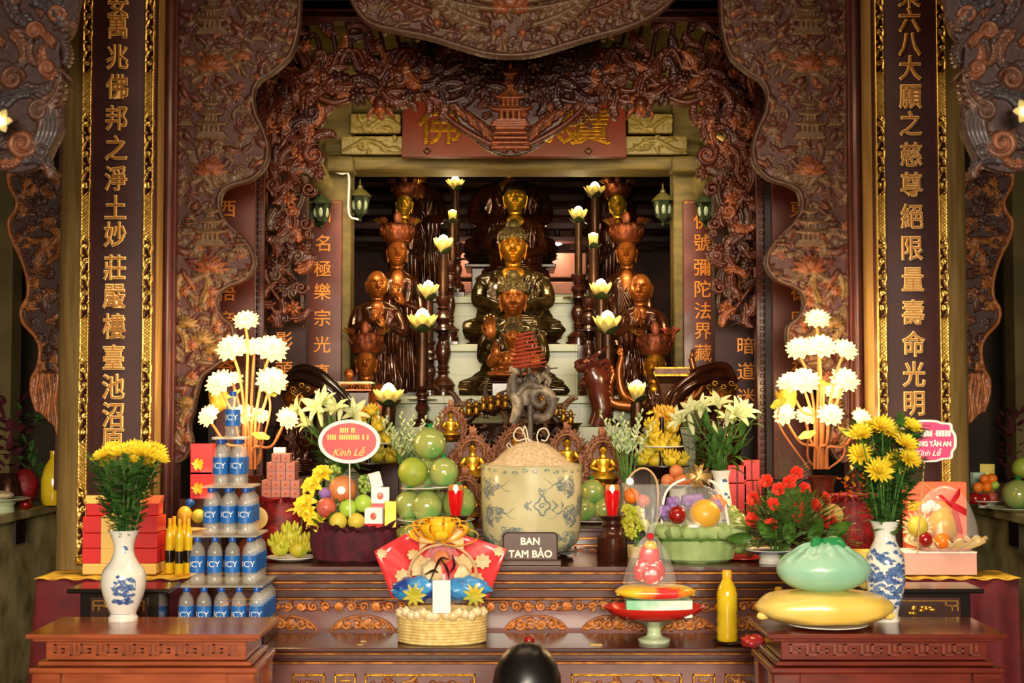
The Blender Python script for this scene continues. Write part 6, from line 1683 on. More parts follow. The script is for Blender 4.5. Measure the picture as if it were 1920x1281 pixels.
for _ in range(330):
 z = rn.uniform(-.01, .235); w_ = .03 + .075 * (max(0, z) / .235) ** .8; a = rn.uniform(0, 6.28); q = math.sqrt(rn.random())
 sp.append((w_ * q * cos(a), w_ * .7 * q * sin(a), z))
mum_foliage('feathery green leaves of the chrysanthemums in the white vase', base, sp, 3)
# blue painted vase on the front-right table
t, pf = vase('slender white vase painted with blue foliage behind the yellow sack on the right', 1655, 0, 5.32, zt, [(28, 993), (25, 1000), (20, 1014), (20, 1028), (28, 1046), (35, 1064), (36, 1090), (34, 1120), (28, 1146), (23, 1162), (23, 1172), (25, 1178)])
k = S(1, 5.32); H0 = 1178; b = MB(); its = []
for q in range(95): its += blob(rn.uniform(-1.2, 1.2), (H0 - (1045 + 110 * rn.random() ** .8)) * k, rn.uniform(.01, .02), rn)
for q in range(5): its += blob(rn.uniform(-.5, .8), (H0 - rn.uniform(1022, 1040)) * k, .008, rn)
painted(b, pf, its); b.build('painted_flowers', M['cobalt'], t)
base = t.location + Vector((0, 0, (H0 - 996) * k))
hp = [(1614, 816, 22), (1613, 855, 22), (1654, 802, 22), (1670, 814, 20), (1697, 834, 22), (1706, 802, 20), (1648, 886, 24), (1676, 869, 24), (1704, 862, 20), (1634, 806, 18)]
heads = [(P(x, y_, 5.32 + (-.04 if i % 2 else -.11)), S(r * 1.2, 5.32), 1.0 if y_ > 840 else .6, (x - 1655) * .006) for i, (x, y_, r) in enumerate(hp)]
stems_bunch('yellow chrysanthemum in the blue painted vase, {} bloom from the left', 'yellow chrysanthemums in the blue vase', base, heads, chrys_head, (M['chrys'], M['stem']), .0025, .5)
sp = []
for _ in range(600):
 z = rn.uniform(-.02, .36); w_ = .035 + .09 * min(1, max(0, z) / .2) ** .8; a = rn.uniform(0, 6.28); q = math.sqrt(rn.random()); sp.append((w_ * q * cos(a) + (.02 if z > .1 else .01), w_ * .7 * q * sin(a), z))
mum_foliage('feathery dark green leaves of the chrysanthemums in the blue painted vase', base, sp, 5)
# ---------------------------------------------------------------- water-bottle pyramid
YBt = 5.765; pk = .0712; bh = .19; RIS = .045
def bottle_proto():
 t = thing('water_bottle', 'x', 'bottle', (0, 0, 0), 0, 'water bottles of the pyramid')
 b = MB(); b.add(lathe([(.028, 0), (.031, .006), (.031, .03), (.0295, .036), (.031, .042), (.0315, .075), (.0315, .13), (.031, .15), (.0305, .162), (.026, .182), (.016, .198), (.0125, .204), (.0125, .212), (0, .212)], 20)); b.build('body', M['plastic_clear'], t)
 b = MB(); b.add(lathe([(.0145, .207), (.0148, .21), (.0148, .229), (.0135, .232), (0, .232)], 18)); b.build('cap', M['cap_blue'], t)
 b = MB(); b.add(patch(lambda u, v: (.0322 * cos(-PI / 2 + (u - .5) * 5.0), .0322 * sin(-PI / 2 + (u - .5) * 5.0), (.056 + .084 * v)), 22, 1))
 lb = b.build('label', M['label_blue'], t)
 g = glyphs('ICY', .038, .0004, 0); b = MB()
 v = [(.0329 * cos(-PI / 2 + x / .0329), .0329 * sin(-PI / 2 + x / .0329) + y_ * .2, z * 1.1 + .1) for x, y_, z in g[0]]
 b.add((v, g[1])); b.build('lettering', M['card_white'], lb, smooth=False)
 return t
xl0_ = Xat(334, YBt); bp = bottle_proto(); bp.scale = (1, 1, .82); first = True
b = MB(); b.add(box(0, 0, 0, 5 * pk, 5 * pk, RIS - .001)); tag(b.build('low_riser', M['lacquer_dark'], loc=(xl0_ + 2.5 * pk, YBt + 2.5 * pk, ZL), smooth=False, bevel=.004), 'low dark wooden riser under the water-bottle pyramid', 'riser'); xl0 = Xat(334, YBt)
cx_p = xl0 + 2.5 * pk; yc_p = YBt + 2.5 * pk
TN = ['bottom', 'fourth-from-top', 'middle', 'second-from-top', 'topmost']
for ti, n in enumerate((5, 4, 3, 2, 1)):
 z = ZL + RIS + ti * (bh + .008)
 # the stack leans a little to the right going up, as it stands in the photo
 ccx = cx_p + (.0, .0, .01, .005, .012)[ti]; ccy = YBt + 5 * pk / 2
 fy = ccy - n * pk / 2
 for j in range(n):
  for i in range(n):
   if not (j == 0 or i == n - 1 or (j == 1 and n < 4)): continue
   p = (ccx - n * pk / 2 + (i + .5) * pk, fy + (j + .5) * pk, z)
   if n == 1: lb = 'single topmost water bottle with a blue label on the bottle pyramid'
   elif j == 0: lb = 'blue-labelled water bottle, %s from the left in front of the %s pyramid tier' % (ORD[i], TN[ti])
   elif i == n - 1: lb = 'water bottle on the right side of the %s pyramid tier, %s behind the corner' % (TN[ti], ORD[j - 1])
   else: lb = 'water bottle in the second row of the %s pyramid tier, %s bottle along' % (TN[ti], ORD[i])
   if first: bp.location = p; bp['label'] = lb; first = False
   else: dup(bp, p, lb, scale=(1, 1, .82))
 if n > 1:
  b = MB(); b.add(box(0, 0, 0, n * pk - .01, n * pk - .01, .0075)); tag(b.build('clear_tray', M['tray_clear'], loc=(ccx, ccy, z + bh), smooth=False), 'thin clear sheet laid on the caps of the %s pyramid tier' % TN[ti], 'tray')
# ---------------------------------------------------------------- left side table: boxes and oil
k = S(1, 6.33); p = Vector((Xat(238, 6.33), 6.33, ZC + .004))
zz = p.z
b = MB(); b.add(box(0, 0, 0, 136 * k, .17, 20 * k)); tag(b.build('gold_tray', M['gift_gold'], loc=p, smooth=False, bevel=.006), 'low gold tray under the stacked red gift boxes', 'tray')
zz += 20 * k + .001
for nm, h_, w_, sh in (('lowest', 27, 138, 0), ('middle', 27, 138, 0), ('topmost', 30, 138, 0)):
 t = thing('gift_box', 'red gift box with a cream band, %s of the stack behind the white vase' % nm, 'box', (p.x, p.y, zz), 0, 'red gift boxes behind the white vase')
 b = MB(); b.add(box(0, 0, 0, w_ * k, .16, h_ * k)); b.build('carton', M['gift_red'], t, smooth=False, bevel=.003)
 b = MB(); b.add(box(-8 * k, 0, -.0, 52 * k, .163, h_ * k + .001)); b.build('band', M['gift_gold'], t, smooth=False)
 zz += h_ * k + .002
for sg, lab, mm in ((-1, 'small red packet with a cream lid on the left of the gift box stack', 'gift_gold'), (1, 'small red packet with an orange paper lid on the right of the gift box stack', 'bag_orange')):
 t = thing('packet', lab, 'packet', (p.x + sg * 50 * k, p.y, zz)); b = MB(); b.add(box(0, 0, 0, 34 * k, .09, 22 * k)); b.build('carton', M['gift_red'], t, smooth=False, bevel=.003)
 b = MB(); b.add(frustum(0, 0, 22 * k, 34 * k, .09, 44 * k, .03, 14 * k)); b.build('paper_lid', M[mm], t, smooth=False, bevel=.002)
# golden oil bottles left of the pyramid
def oil_bottle(lab, px, Y, zb, hpx, wpx, label=True, group=None, loc=None):
 k = S(1, Y); h_ = hpx * k; r = wpx * k / 2
 t = thing('oil_bottle', lab, 'bottle', loc or (Xat(px, Y), Y, zb), 0, group)
 b = MB(); b.add(lathe([(r * .9, 0), (r, h_ * .03), (r * .95, h_ * .1), (r, h_ * .16), (r * .93, h_ * .24), (r, h_ * .3), (r * .93, h_ * .4), (r, h_ * .45), (r * .95, h_ * .58), (r * .98, h_ * .66), (r * .8, h_ * .76), (r * .45, h_ * .87), (r * .38, h_ * .9), (0, h_ * .9)], 20)); b.build('body', M['oil'], t)
 b = MB(); b.add(lathe([(r * .44, h_ * .885), (r * .46, h_ * .9), (r * .46, h_ * .98), (r * .4, h_), (0, h_)], 16)); b.build('cap', M['oil_cap'], t)
 if label:
  b = MB(); b.add(lathe([(r * 1.01, h_ * .2), (r * 1.01, h_ * .42)], 20)); b.build('label', M['black_lacquer'], t)
 return t
for i, (px, dy) in enumerate(((322, 0), (340, -.03), (357, 0), (330, .08), (349, .08))):
 oil_bottle(('golden cooking-oil bottle with a black label, %s of the five left of the water pyramid' % ORD[i]), px, 6.28 + dy, ZC + .006, 102, 16, True, 'oil bottles left of the water pyramid')
# fruit basket and bags behind them
def fruit(lab, name, px, py, Y, r, m, cat='fruit', sz=1.0, stem=None, group=None, zb=None, rx=0, squash=None):
 """py = centre"""
 rr = S(r, Y); p = P(px, py, Y)
 if zb is not None: p.z = zb + rr * sz
 t = thing(name, lab, cat, (p.x, p.y, p.z - rr * sz), 0, group)
 b = MB(); b.add(ell(0, 0, rr * sz, rr, rr, rr * sz, 22, 16, squash)); b.build('flesh', M[m], t)
 if stem: b = MB(); b.add(tube([(0, 0, rr * sz * 1.9), (.004, 0, rr * sz * 2.15)], [.004, .0025], 6)); b.build('stem', M['leaf_dark'], t)
 return t
p = Vector((Xat(352, 6.62), 6.62, ZC)); k = S(1, 6.62)
t = thing('gift_basket', 'shallow wooden fruit basket behind the oil bottles and water pyramid', 'basket', (p.x, p.y, .0))
b = MB(); b.add(box(0, 0, 0, 74 * k, .16, Zat(990, 6.62) - .04)); b.build('stand', M['lacquer_dark'], t, smooth=False); b = MB(); b.add(lathe([(30 * k, 0), (38 * k, 14 * k), (36 * k, 14 * k), (28 * k, 4 * k), (0, 4 * k)], 24, 0, 0, Zat(990, 6.62) - .04)); b.build('bowl', M['basket_straw'], t)
fruit('orange pear in the fruit basket behind the water pyramid', 'pear', 346, 966, 6.6, 14, 'mango', sz=1.2, stem=1); fruit('pale yellow fruit in a frilled paper behind the water pyramid', 'wrapped_fruit', 372, 968, 6.58, 13, 'pear'); fruit('small dark blue carton in the basket behind the water pyramid', 'carton', 356, 944, 6.66, 9, 'cap_blue', 'carton')
for nm, tp, bt, lab in (('gift_bag', 832, 890, 'upper red floral gift bag between the left carved panel and the lamp tree'), ('gift_bag', 884, 935, 'lower red floral gift bag between the left carved panel and the lamp tree')):
 Y = 6.78; zb = Zat(bt, Y); t = thing(nm, lab, 'bag', (Xat(383, Y), Y, zb))
 b = MB(); b.add(box(0, 0, 0, S(42, Y), .07, Zat(tp, Y) - zb)); b.build('bag', M['wrap_red'], t, smooth=False, bevel=.003)
 b = MB()
 for q in range(9): b.add(petal(.03, .02, .2, .1), 0, T(-.018 + .006 * (q % 2), -.037, .05) @ T(rx=PI / 2) @ T(rz=q * .7 + .2))
 b.build('printed_flower', M['bow_yellow'], t)
zb = Zat(935, 6.78); b = MB(); b.add(box(0, 0, 0, .2, .1, zb)); tag(b.build('side_pedestal', M['lacquer_dark'], loc=(Xat(383, 6.78), 6.78, 0), smooth=False), 'dark pedestal under the red floral gift bags', 'pedestal')
# ---------------------------------------------------------------- plates, stacks and towers on the middle altar
def plate(lab, px, Y, zb, wpx, m='plate_white', foot=0, tilt=0, name='plate', cat='plate', rim=.018, sy=1.0):
 r = S(wpx, Y) / 2; t = thing(name, lab, cat, (Xat(px, Y), Y, zb)); 
 b = MB(); pr = [(r * .45, 0), (r * .4, foot * .6), (r * .5, foot)] if foot else [(r * .5, 0)]
 b.add(lathe(pr + [(r * .75, foot + rim * .4), (r, foot + rim), (r * 1.0, foot + rim + .003), (r * .96, foot + rim + .002), (r * .7, foot + rim * .5 + .004), (0, foot + .006)], 40, sy=sy)); b.build('dish', M[m], t)
 if tilt: t.rotation_euler = (0, tilt, 0)
 return t
def hand_fruit(lab, px, py, Y, r, m='buddha_hand', group=None, seed=0, loc=None):
 """finger citron: a body split into curling fingers"""
 rr = S(r, Y); p = loc or P(px, py, Y); rn = random.Random(seed)
 t = thing('citron', lab, 'fruit', (p[0], p[1], p[2] - rr), rn.uniform(0, 6), group)
 b = MB(); b.add(ell(0, 0, rr * .7, rr * .8, rr * .8, rr * .7, 16, 10, lambda d: 1 + .05 * sin(9 * math.atan2(d[1], d[0])))); b.build('flesh', M[m], t)
 b = MB()
 for q in range(13):
  a = 2.4 * q; el = .25 + 1.1 * (q / 13)
  d = Vector((cos(a) * cos(el), sin(a) * cos(el), sin(el)))
  c = Vector((0, 0, rr * .7)) + d * rr * .55
  b.add(tube(curve([c, c + d * rr * .45, c + d * rr * .6 + Vector((0, 0, rr * .3))], 6), lerps([rr * .24, rr * .22, rr * .06], 6), 7))
 b.build('finger', M[m], t)
 return t
zt = ZM
plate('white plate of green finger citrons at the left end of the altar', 548, 6.32, ZM, 92)
for i, (px, py, r, m) in enumerate(((525, 1012, 22, 'green_banana'), (560, 1014, 23, 'buddha_hand'), (545, 990, 20, 'green_banana'), (578, 1008, 18, 'buddha_hand'))):
 hand_fruit('finger citron %s on the white plate left of the wine tulle basket' % ('farthest left', 'in front', 'topmost', 'farthest right')[i], px, py + 8, 6.32, r, m, 'citrons on the left white plate', i)
def lily(r, seed, open_=1.0):
 b = MB(); rn = random.Random(seed)
 for k in range(6):
  a = 2 * PI * k / 6 + .2 * (k % 2)
  b.add(petal(r * (1.7 if k % 2 else 1.6), r * (.62 if k % 2 else .5), -1.1 * open_, .25, .9, 4, 8), 0, T(rz=a) @ T(x=r * .06) @ T(ry=-(1.35 - .25 * open_)))
 for k in range(5):
  a = 2 * PI * k / 5; b.add(tube([(0, 0, .0), (r * .3 * cos(a), r * .3 * sin(a), r * 1.1)], .0018, 5))
 return b
lily_y = hx('#e9d99a')
p = P(566, 962, 6.42); t = thing('yellow_lily', 'yellow lily bloom standing behind the left plate of citrons', 'flower', (p.x, p.y, ZM + .01)); q = p - Vector(t.location)
lily(.045, 4).build('bloom', M['yellow_fruit'], t, loc=q).rotation_euler = (.5, -.3, 0)
b = MB(); b.add(tube(curve([(0, 0, 0), (q.x * .5, q.y * .5, q.z * .5), tuple(q)], 8), .003, 6)); b.build('stem', M['stem'], t)
# wine-red tulle basket with flowers and fruit
Yk = 6.3; k = S(1, Yk); p = Vector((Xat(665, Yk), Yk, ZM))
t = thing('tulle_basket', 'round basket wrapped in dark wine tulle holding flowers, fruit and small cartons', 'basket', p)
rn = random.Random(4)
b = MB(); b.add(lathe([(62 * k, 0), (74 * k, 6 * k), (80 * k, 28 * k), (80 * k, 48 * k), (77 * k, 62 * k), (60 * k, 66 * k), (0, 66 * k)], 60, sy=.62, wob=lambda a, h: 1 + .018 * sin(17 * a + h * 30) + .012 * sin(31 * a))); b.build('tulle_wrap', M['tulle_wine'], t)
b = MB()
for q in range(38):
 a = 2 * PI * q / 38 + rn.uniform(-.1, .1); x, y_ = 76 * k * cos(a), 76 * k * .62 * sin(a)
 b.add(petal(rn.uniform(.04, .075), rn.uniform(.03, .05), rn.uniform(-1, .4), .4, .6, 4, 5), 0, T(x, y_, 56 * k, rz=a + rn.uniform(-.6, .6)) @ T(ry=-rn.uniform(.5, 1.3)))
b.build('tulle_ruffle', M['tulle_wine'], t)
def gerbera(r, seed):
 b = MB(); rn = random.Random(seed)
 for n, L, el in ((7, 1.0, .15), (6, .8, .6), (4, .55, 1.0)):
  for q in range(n): b.add(petal(r * L, r * .75, -.5, .3, .7, 3, 5), 0, T(rz=2 * PI * q / n + rn.uniform(-.2, .2)) @ T(ry=-el))
 return b
base = p + Vector((-60 * k, -.03, 60 * k))
heads = [(P(x, y_, Yk - .03), S(r * 1.05, Yk), .9, (x - 620) * .006) for x, y_, r in ((603, 888, 21), (585, 910, 22), (572, 945, 24), (592, 978, 22), (577, 962, 18))]
stems_bunch('bright yellow lily-like flower on the wine tulle basket, {} from the left', 'yellow flowers on the wine tulle basket', base, heads, gerbera, (M['chrys'], M['stem']), .003, .3, name='yellow_flower')
foliage('green filler leaves among the fruit of the wine tulle basket', p + Vector((-40 * k, .0, 62 * k)), 90, lambda v: .08 - .03 * v, .13, .05, .024, M['foliage_light'], 6)
def fr_(lab, nm, px, py, r, m, **kw): return fruit(lab + ' in the wine tulle basket', nm, px, py, Yk - kw.pop('d', .02), r, m, **kw)
g_ = fr_('large halved-looking orange melon with a round sticker', 'melon', 643, 918, 26, 'peach', d=0)
b = MB(); b.add(lathe([(.016, 0), (.018, .001), (0, .0015)], 20), 0, T(0, -S(26, Yk) * .99, S(26, Yk), rx=PI / 2)); b.build('sticker', M['card_white'], g_)
fr_('pink apple with a gold sticker', 'apple', 612, 952, 19, 'pink_apple', d=.04, stem=1); fr_('green apple to the left', 'green_apple', 652, 953, 17, 'green_apple', d=.04); fr_('green apple to the right', 'green_apple', 681, 944, 17, 'green_apple', d=.03)
fr_('yellow pear to the left', 'pear', 634, 978, 17, 'pear', d=.06, stem=1); fr_('yellow pear to the right', 'pear', 668, 978, 16, 'pear', d=.06, stem=1); fr_('small wrapped plum', 'plum', 609, 926, 12, 'purple_paper', d=.02)
for nm, cx_, cy_, n in (('hanging on the right', 685, 908, 24), ('at the top left', 628, 890, 18)):
 o = P(cx_, cy_, Yk); t2 = thing('grape_bunch', 'bunch of green grapes %s of the wine tulle basket' % nm, 'fruit', o)
 for q in range(n):
  a = rn.uniform(0, 6.28); z = rn.uniform(-1, 1); rr = math.sqrt(1 - z * z); b = MB(); b.add(ell(0, 0, 0, .0095, .0095, .011, 10, 8)); b.build('grape', M['grape'], t2, loc=(.026 * rr * cos(a), .02 * rr * sin(a), .036 * z))
 b = MB(); b.add(tube([(0, 0, -.03), (0, 0, .045)], .003, 6)); b.build('stalk', M['stem'], t2)
def carton(lab, px, py, Y, w_, h_, m, rot=0, d=.03, band=None, name='carton', group=None, zb=None, mark=None, tilt=0):
 z = zb if zb is not None else Zat(py + h_ / 2, Y)
 t = thing(name, lab, 'box', (Xat(px, Y), Y, z), rot, group); t.rotation_euler = (0, tilt, rot)
 b = MB(); b.add(box(0, 0, 0, S(w_, Y), d, S(h_, Y))); b.build('carton', M[m], t, smooth=False, bevel=.0015)
 if band: b = MB(); b.add(box(0, 0, S(h_ * .0, Y), S(w_, Y) * 1.01, d * 1.01, S(h_ * .26, Y))); b.build('band', M[band], t, smooth=False)
 if mark: b = MB(); b.add(ell(0, -d / 2, S(h_ * .6, Y), S(w_ * .18, Y), .002, S(w_ * .2, Y), 14, 8)); b.build('printed_mark', M[mark], t)
 return t
carton('white milk carton standing up at the back of the wine tulle basket', 708, 900, Yk, 22, 28, 'card_white', .3, tilt=-.25)
carton('white and red carton, upper of two in the wine tulle basket', 714, 934, Yk - .02, 34, 40, 'card_white', .1, band='gift_red', mark='pink_apple'); carton('white and red carton, lower of two in the wine tulle basket', 703, 972, Yk - .05, 34, 40, 'card_white', -.15, band='gift_red', mark='pink_apple'); carton('gold sweet packet at the right edge of the wine tulle basket', 733, 966, Yk - .03, 22, 52, 'gilt_bright', .1)
# oval greeting sign on a stick
Y = 6.2; p = P(655, 828, Y); t = thing('greeting_sign', 'white and red oval greeting sign on a thin stick above the wine tulle basket', 'sign', (p.x, p.y, p.z)); a_, b_ = S(58, Y), S(41, Y)
b = MB(); b.add(prism([(a_ * cos(i * PI / 24), b_ * sin(i * PI / 24)) for i in range(48)], -.003, .003)); b.build('board', M['card_white'], t, smooth=False)
b = MB(); b.add(prism([(a_ * .88 * cos(i * PI / 24), b_ * .84 * sin(i * PI / 24)) for i in range(48)], -.0045, -.003)); b.build('red_field', M['sign_red'], t, smooth=False)
b = MB()
for x, z, w_ in ((-.02, .4, .5), (0, .08, 1.35)):
 n = int(w_ * 14); rn = random.Random(8)
 for q in range(n):
  if rn.random() > .12: b.add(box(a_ * (x + w_ * (q / n - .5)), -.0055, b_ * z, a_ * w_ / n * .72, .002, b_ * .23))
b.build('worn_lettering', M['sign_yellow'], t, smooth=False)
b = MB(); b.add(glyphs('Kính Lễ', .042, .0008, .0003, 'CENTER', .35), 0, T(0, -.0055, -b_ * .45)); b.build('lettering', M['sign_yellow'], t, smooth=False)
b = MB(); b.add(tube([(0, .005, -b_ * .5), (.003, .03, ZM + .1 - p.z)], .0028, 8)); b.build('stick', M['card_white'], t)
# little cake boxes built into a tower over red tulle
def tulle_tower(lab, px, Y, zb, rpx, hpx, boxes):
 k = S(1, Y); t = thing('tulle_ball', lab, 'wrapped offering', (Xat(px, Y), Y, zb)); rn = random.Random(px)
 b = MB(); h_ = hpx * k; r = rpx * k
 b.add(lathe([(r * .55, 0), (r * .9, h_ * .15), (r, h_ * .45), (r * .9, h_ * .75), (r * .8, h_ * .96), (0, h_)], 48, wob=lambda a, h: 1 + .04 * sin(9 * a + h * 40) + .03 * sin(17 * a - h * 60))); b.build('tulle', M['tulle_red'], t)
 b = MB()
 for q in range(26): b.add(petal(rn.uniform(.03, .06), .04, -.6, .5, .6, 3, 4), 0, T(r * .85 * cos(q * .24), r * .85 * sin(q * .24), h_ * .86, rz=q * .24) @ T(ry=-rn.uniform(.3, 1.2)))
 b.build('ruffle', M['tulle_red'], t)
 return Vector(t.location) + Vector((0, 0, h_)), k
top, k = tulle_tower('ball of shining red tulle under the tower of little pink boxes on the left', 532, 6.58, ZM, 46, 112, 1)
zc = top.z - .012; nb = 0
s_ = 17 * k
for lvl, n in enumerate((4, 4, 3, 3, 2)):
 for i in range(n):
  for j in range(2 if n > 2 else 1):
   if j == 1 and 0 < i < n - 1: continue
   t = thing('cake_box', 'little pink cake box, %s from the left in row %s of the tower%s' % (ORD[i], ('one', 'two', 'three', 'four', 'five')[lvl], '' if j == 0 else ', rear side'), 'box', (top.x + (i - (n - 1) / 2) * s_ * 1.04, top.y + (j - .5) * s_ * 1.5, zc), 0, 'little pink cake boxes on the red tulle')
   b = MB(); b.add(box(0, 0, 0, s_, s_ * 1.4, s_ * .96)); b.build('carton', M['cake_box'], t, smooth=False, bevel=.001)
   b = MB(); b.add(prism([(0, -s_ * .35), (s_ * .35, 0), (0, s_ * .35), (-s_ * .35, 0)], -s_ * .702, -s_ * .7)); [b.add(tube([(q * s_, -s_ * .705, -s_ * .12), (q * s_ + s_ * .03, -s_ * .705, s_ * .1)], s_ * .035, 5), 1) for q in (-.08, .06)]
   o2 = b.build('printed_mark', [M['peach'], M['lacquer_dark']], t, smooth=False, loc=(0, 0, s_ * .48))
 zc += s_ * .965
carton('small white tag box on top of the pink cake box tower', 526, 0, 6.58, 22, 10, 'card_white', zb=zc + .001)
top2, k2 = tulle_tower('gold-flecked ball of dark red tulle behind the roses on the right', 1592, 6.56, ZM, 46, 118, 1)
b = MB(); rn = random.Random(6)
for q in range(46): b.add(petal(.03, .022, rn.uniform(-.6, .6), .4), 0, T(rn.uniform(-.07, .07), rn.uniform(-.1, -.02), rn.uniform(-.2, .12), rz=rn.uniform(0, 6), ry=rn.uniform(-1, 1)))
tag(b.build('gold_foil_trim', M['gilt_bright'], loc=top2), 'crinkled gold foil trim over the dark red tulle on the right', 'trim', kind='stuff')
for lab, px, py, Y in (('round pale gold paper disc at the right edge of the water pyramid', 484, 972, 6.3), ('round pale gold paper disc beside the red roses', 1556, 966, 6.36)):
 zb = ZM; t = thing('paper_disc', lab, 'ornament', (Xat(px, Y), Y, zb)); r = S(21, Y); zc_ = Zat(py, Y) - zb
 b = MB(); b.add(lathe([(r, -.006), (r, .006), (r * .85, .008), (0, .008)], 32), 0, T(0, 0, zc_, rx=PI / 2)); b.build('disc', M['gift_gold'], t); b = MB(); b.add(tube([(0, .01, zc_), (0, .02, 0)], .004, 6)); b.build('stick', M['pale_wood'], t)
 b = MB()
 for q in range(6): b.add(box(.006 * (q % 2 - .5), -.009, zc_ - .02 + q * .007, .014, .002, .003))
 b.build('printed_mark', M['gift_red'], t, smooth=False)
# pomelo stack on three plates, left of the urn
def pomelo(lab, px, py, Y, r, wrap=True, group=None, zb=None):
 t = fruit(lab, 'pomelo', px, py, Y, r, 'pomelo_wrap' if wrap else 'pomelo', sz=.98, group=group, zb=zb, squash=lambda d: 1 + .03 * d[2] * abs(d[2]))
 if wrap:
  rr = S(r, Y); b = MB(); rn = random.Random(px)
  b.add(lathe([(rr * .34, rr * 1.86), (rr * .16, rr * 2.0), (rr * .1, rr * 2.08), (rr * .22, rr * 2.2), (rr * .2, rr * 2.22), (rr * .05, rr * 2.1)], 14, wob=lambda a, h: 1 + .2 * sin(5 * a))); b.build('twisted_wrap', M['net_green'], t)
  o = MB()
  for q in range(3): o.add(ell(0, 0, 0, rr * rn.uniform(.08, .14), rr * .03, rr * rn.uniform(.1, .16), 8, 6), 0, T(rr * rn.uniform(-.6, .6), -rr * .82, rr * rn.uniform(.7, 1.3)))
  o.build('sticker', M['yellow_fruit'], t)
 return t
Y = 6.5
plate('footed white plate at the foot of the pomelo stack', 815, Y, ZM, 130, foot=.03)
zb = ZM + .046
GP = 'pomelos of the left stack'
for i, (px, dy) in enumerate(((772, .0), (818, -.05), (866, .0), (818, .1))):
 pomelo('%s pomelo on the lowest plate of the left stack' % ('left-hand green-wrapped', 'front green-wrapped', 'right-hand green-wrapped', 'rear green-wrapped')[i], px, 0, Y + dy, 27, True, GP, zb)
zp = Zat(974, Y); plate('thin white plate between the lowest and middle pomelos of the left stack', 818, Y, zp - .014, 146, rim=.014)
for i, (px, r, dy) in enumerate(((770, 28, .02), (803, 29, -.05), (862, 32, -.0), (820, 26, .11))):
 pomelo('%s pomelo on the middle plate of the left stack' % ('left-hand partly hidden', 'front olive', 'right-hand large green-wrapped', 'rear')[i], px, 0, Y + dy, r, True, GP, zp - .006)
zp = Zat(913, Y); plate('slightly tilted white plate under the top pomelos of the left stack', 809, Y, zp - .012, 114, rim=.012, tilt=-.05)
pomelo('bare yellow-green pomelo on the upper plate of the left stack', 777, 0, Y - .03, 28, False, GP, zp); pomelo('green-wrapped pomelo on the right of the upper plate of the left stack', 834, 0, Y - .03, 28, True, GP, zp); pomelo('green-wrapped pomelo at the back of the upper plate of the left stack', 806, 0, Y + .08, 26, True, GP, zp)
pomelo('topmost green-wrapped pomelo crowning the left stack', 806, 833, Y, 31, True, GP)
# pomelos right of the urn
plate('white plate under the three green-wrapped pomelos right of the urn', 1112, 7.02, ZU, 96, rim=.014)
for i, (px, dy) in enumerate(((1094, -.03), (1130, -.03))): pomelo('%s pomelo of the three right of the urn' % ('lower left green-wrapped', 'lower right green-wrapped')[i], px, 0, 7.02 + dy, 22, True, 'pomelos right of the urn', ZU + .012)
pomelo('upper green-wrapped pomelo of the three right of the urn', 1110, 923, 7.0, 24, True, 'pomelos right of the urn')
# ---------------------------------------------------------------- the big incense urn
Y = 6.42; k = S(1, Y); p = Vector((Xat(996, Y), Y, ZM)); H_ = Zat(871, Y) - ZM; r = 95 * k
t = thing('incense_urn', 'large cream ceramic urn with faded blue dragons, heaped with sand', 'urn', p)
prof = [(r * .7, .035), (r * .78, .05), (r * .92, H_ * .2), (r * .975, H_ * .4), (r * .99, H_ * .7), (r * .995, H_ * .97), (r * 1.0, H_)]
b = MB(); b.add(lathe(smooth_prof(prof) + [(r * .96, H_ + .002), (r * .94, H_ - .01), (r * .9, H_ - .05), (0, H_ - .05)], 64)); b.build('body', M['urn'], t, ang=60)
b = MB(); b.add(lathe([(r * .8, 0), (r * .84, .012), (r * .7, .02), (r * .74, .04), (0, .04)], 40)); b.build('stand', M['plate_dark'], t)
b = MB(); rn = random.Random(12); its = []
def Sp(a, z, rad, turns, d, w_, squash=.7, a0=0): return (a, z, [(rad * (1 - .8 * i / 16) * cos(a0 + d * turns * 6.283 * i / 16), squash * rad * (1 - .8 * i / 16) * sin(a0 + d * turns * 6.283 * i / 16)) for i in range(17)], [w_ * .4, w_, w_ * .4])
zc_ = H_ * .62
# central cloud-collar medallion
its += [(.2, zc_ - .01, [(.03 * cos(i * .35) * (1 + .25 * cos(4 * i * .35)), .035 * sin(i * .35) * (1 + .25 * cos(4 * i * .35))) for i in range(19)], [.004, .004]), Sp(.2, zc_ - .01, .018, 1.2, 1, .0035)]
its += [(.2, zc_ - .01, [(e * .045, .022), (e * .07, 0), (e * .045, -.022)], [.002, .006, .002]) for e in (1, -1)] + [(.2, zc_ - .01, [(e * .09, .02), (e * .1, 0), (e * .09, -.02)], [.001, .005, .001]) for e in (1,)] + [(-.08, zc_ - .01, [(0, .02), (-.012, 0), (0, -.02)], [.001, .007, .001])]
its += [Sp(.2, zc_ + .045, .02, 1.3, 1, .003), Sp(.16, zc_ + .06, .012, 1.2, -1, .003)]
for a, z, sg in ((-.95, .78, 1), (.75, .8, -1), (-.85, .5, 1), (.85, .5, -1), (-.4, .28, 1), (.9, .22, -1), (.35, .22, 1), (-1.1, .2, 1), (1.3, .6, 1)):
 zz = H_ * z                                          # scaly dragons trailing whiskers
 for q in range(22): its.append(Sp(a + rn.uniform(-.22, .22), zz + rn.uniform(-.035, .035), rn.uniform(.01, .022), 1.1, rn.choice((1, -1)), .0028, .8, rn.uniform(0, 6)))
 for q in range(2): its.append((a, zz, [(sg * (.02 + .011 * i), .016 * sin(i * .6 + q * 2) + .02 * q) for i in range(10)], [.003, .0018, .0006]))
 for q in range(4): its.append((a, zz, [(sg * -.01 * i, .025 * sin(i * .7 + q * 1.5) - .01 * q) for i in range(6)], [.005, .008, .002]))
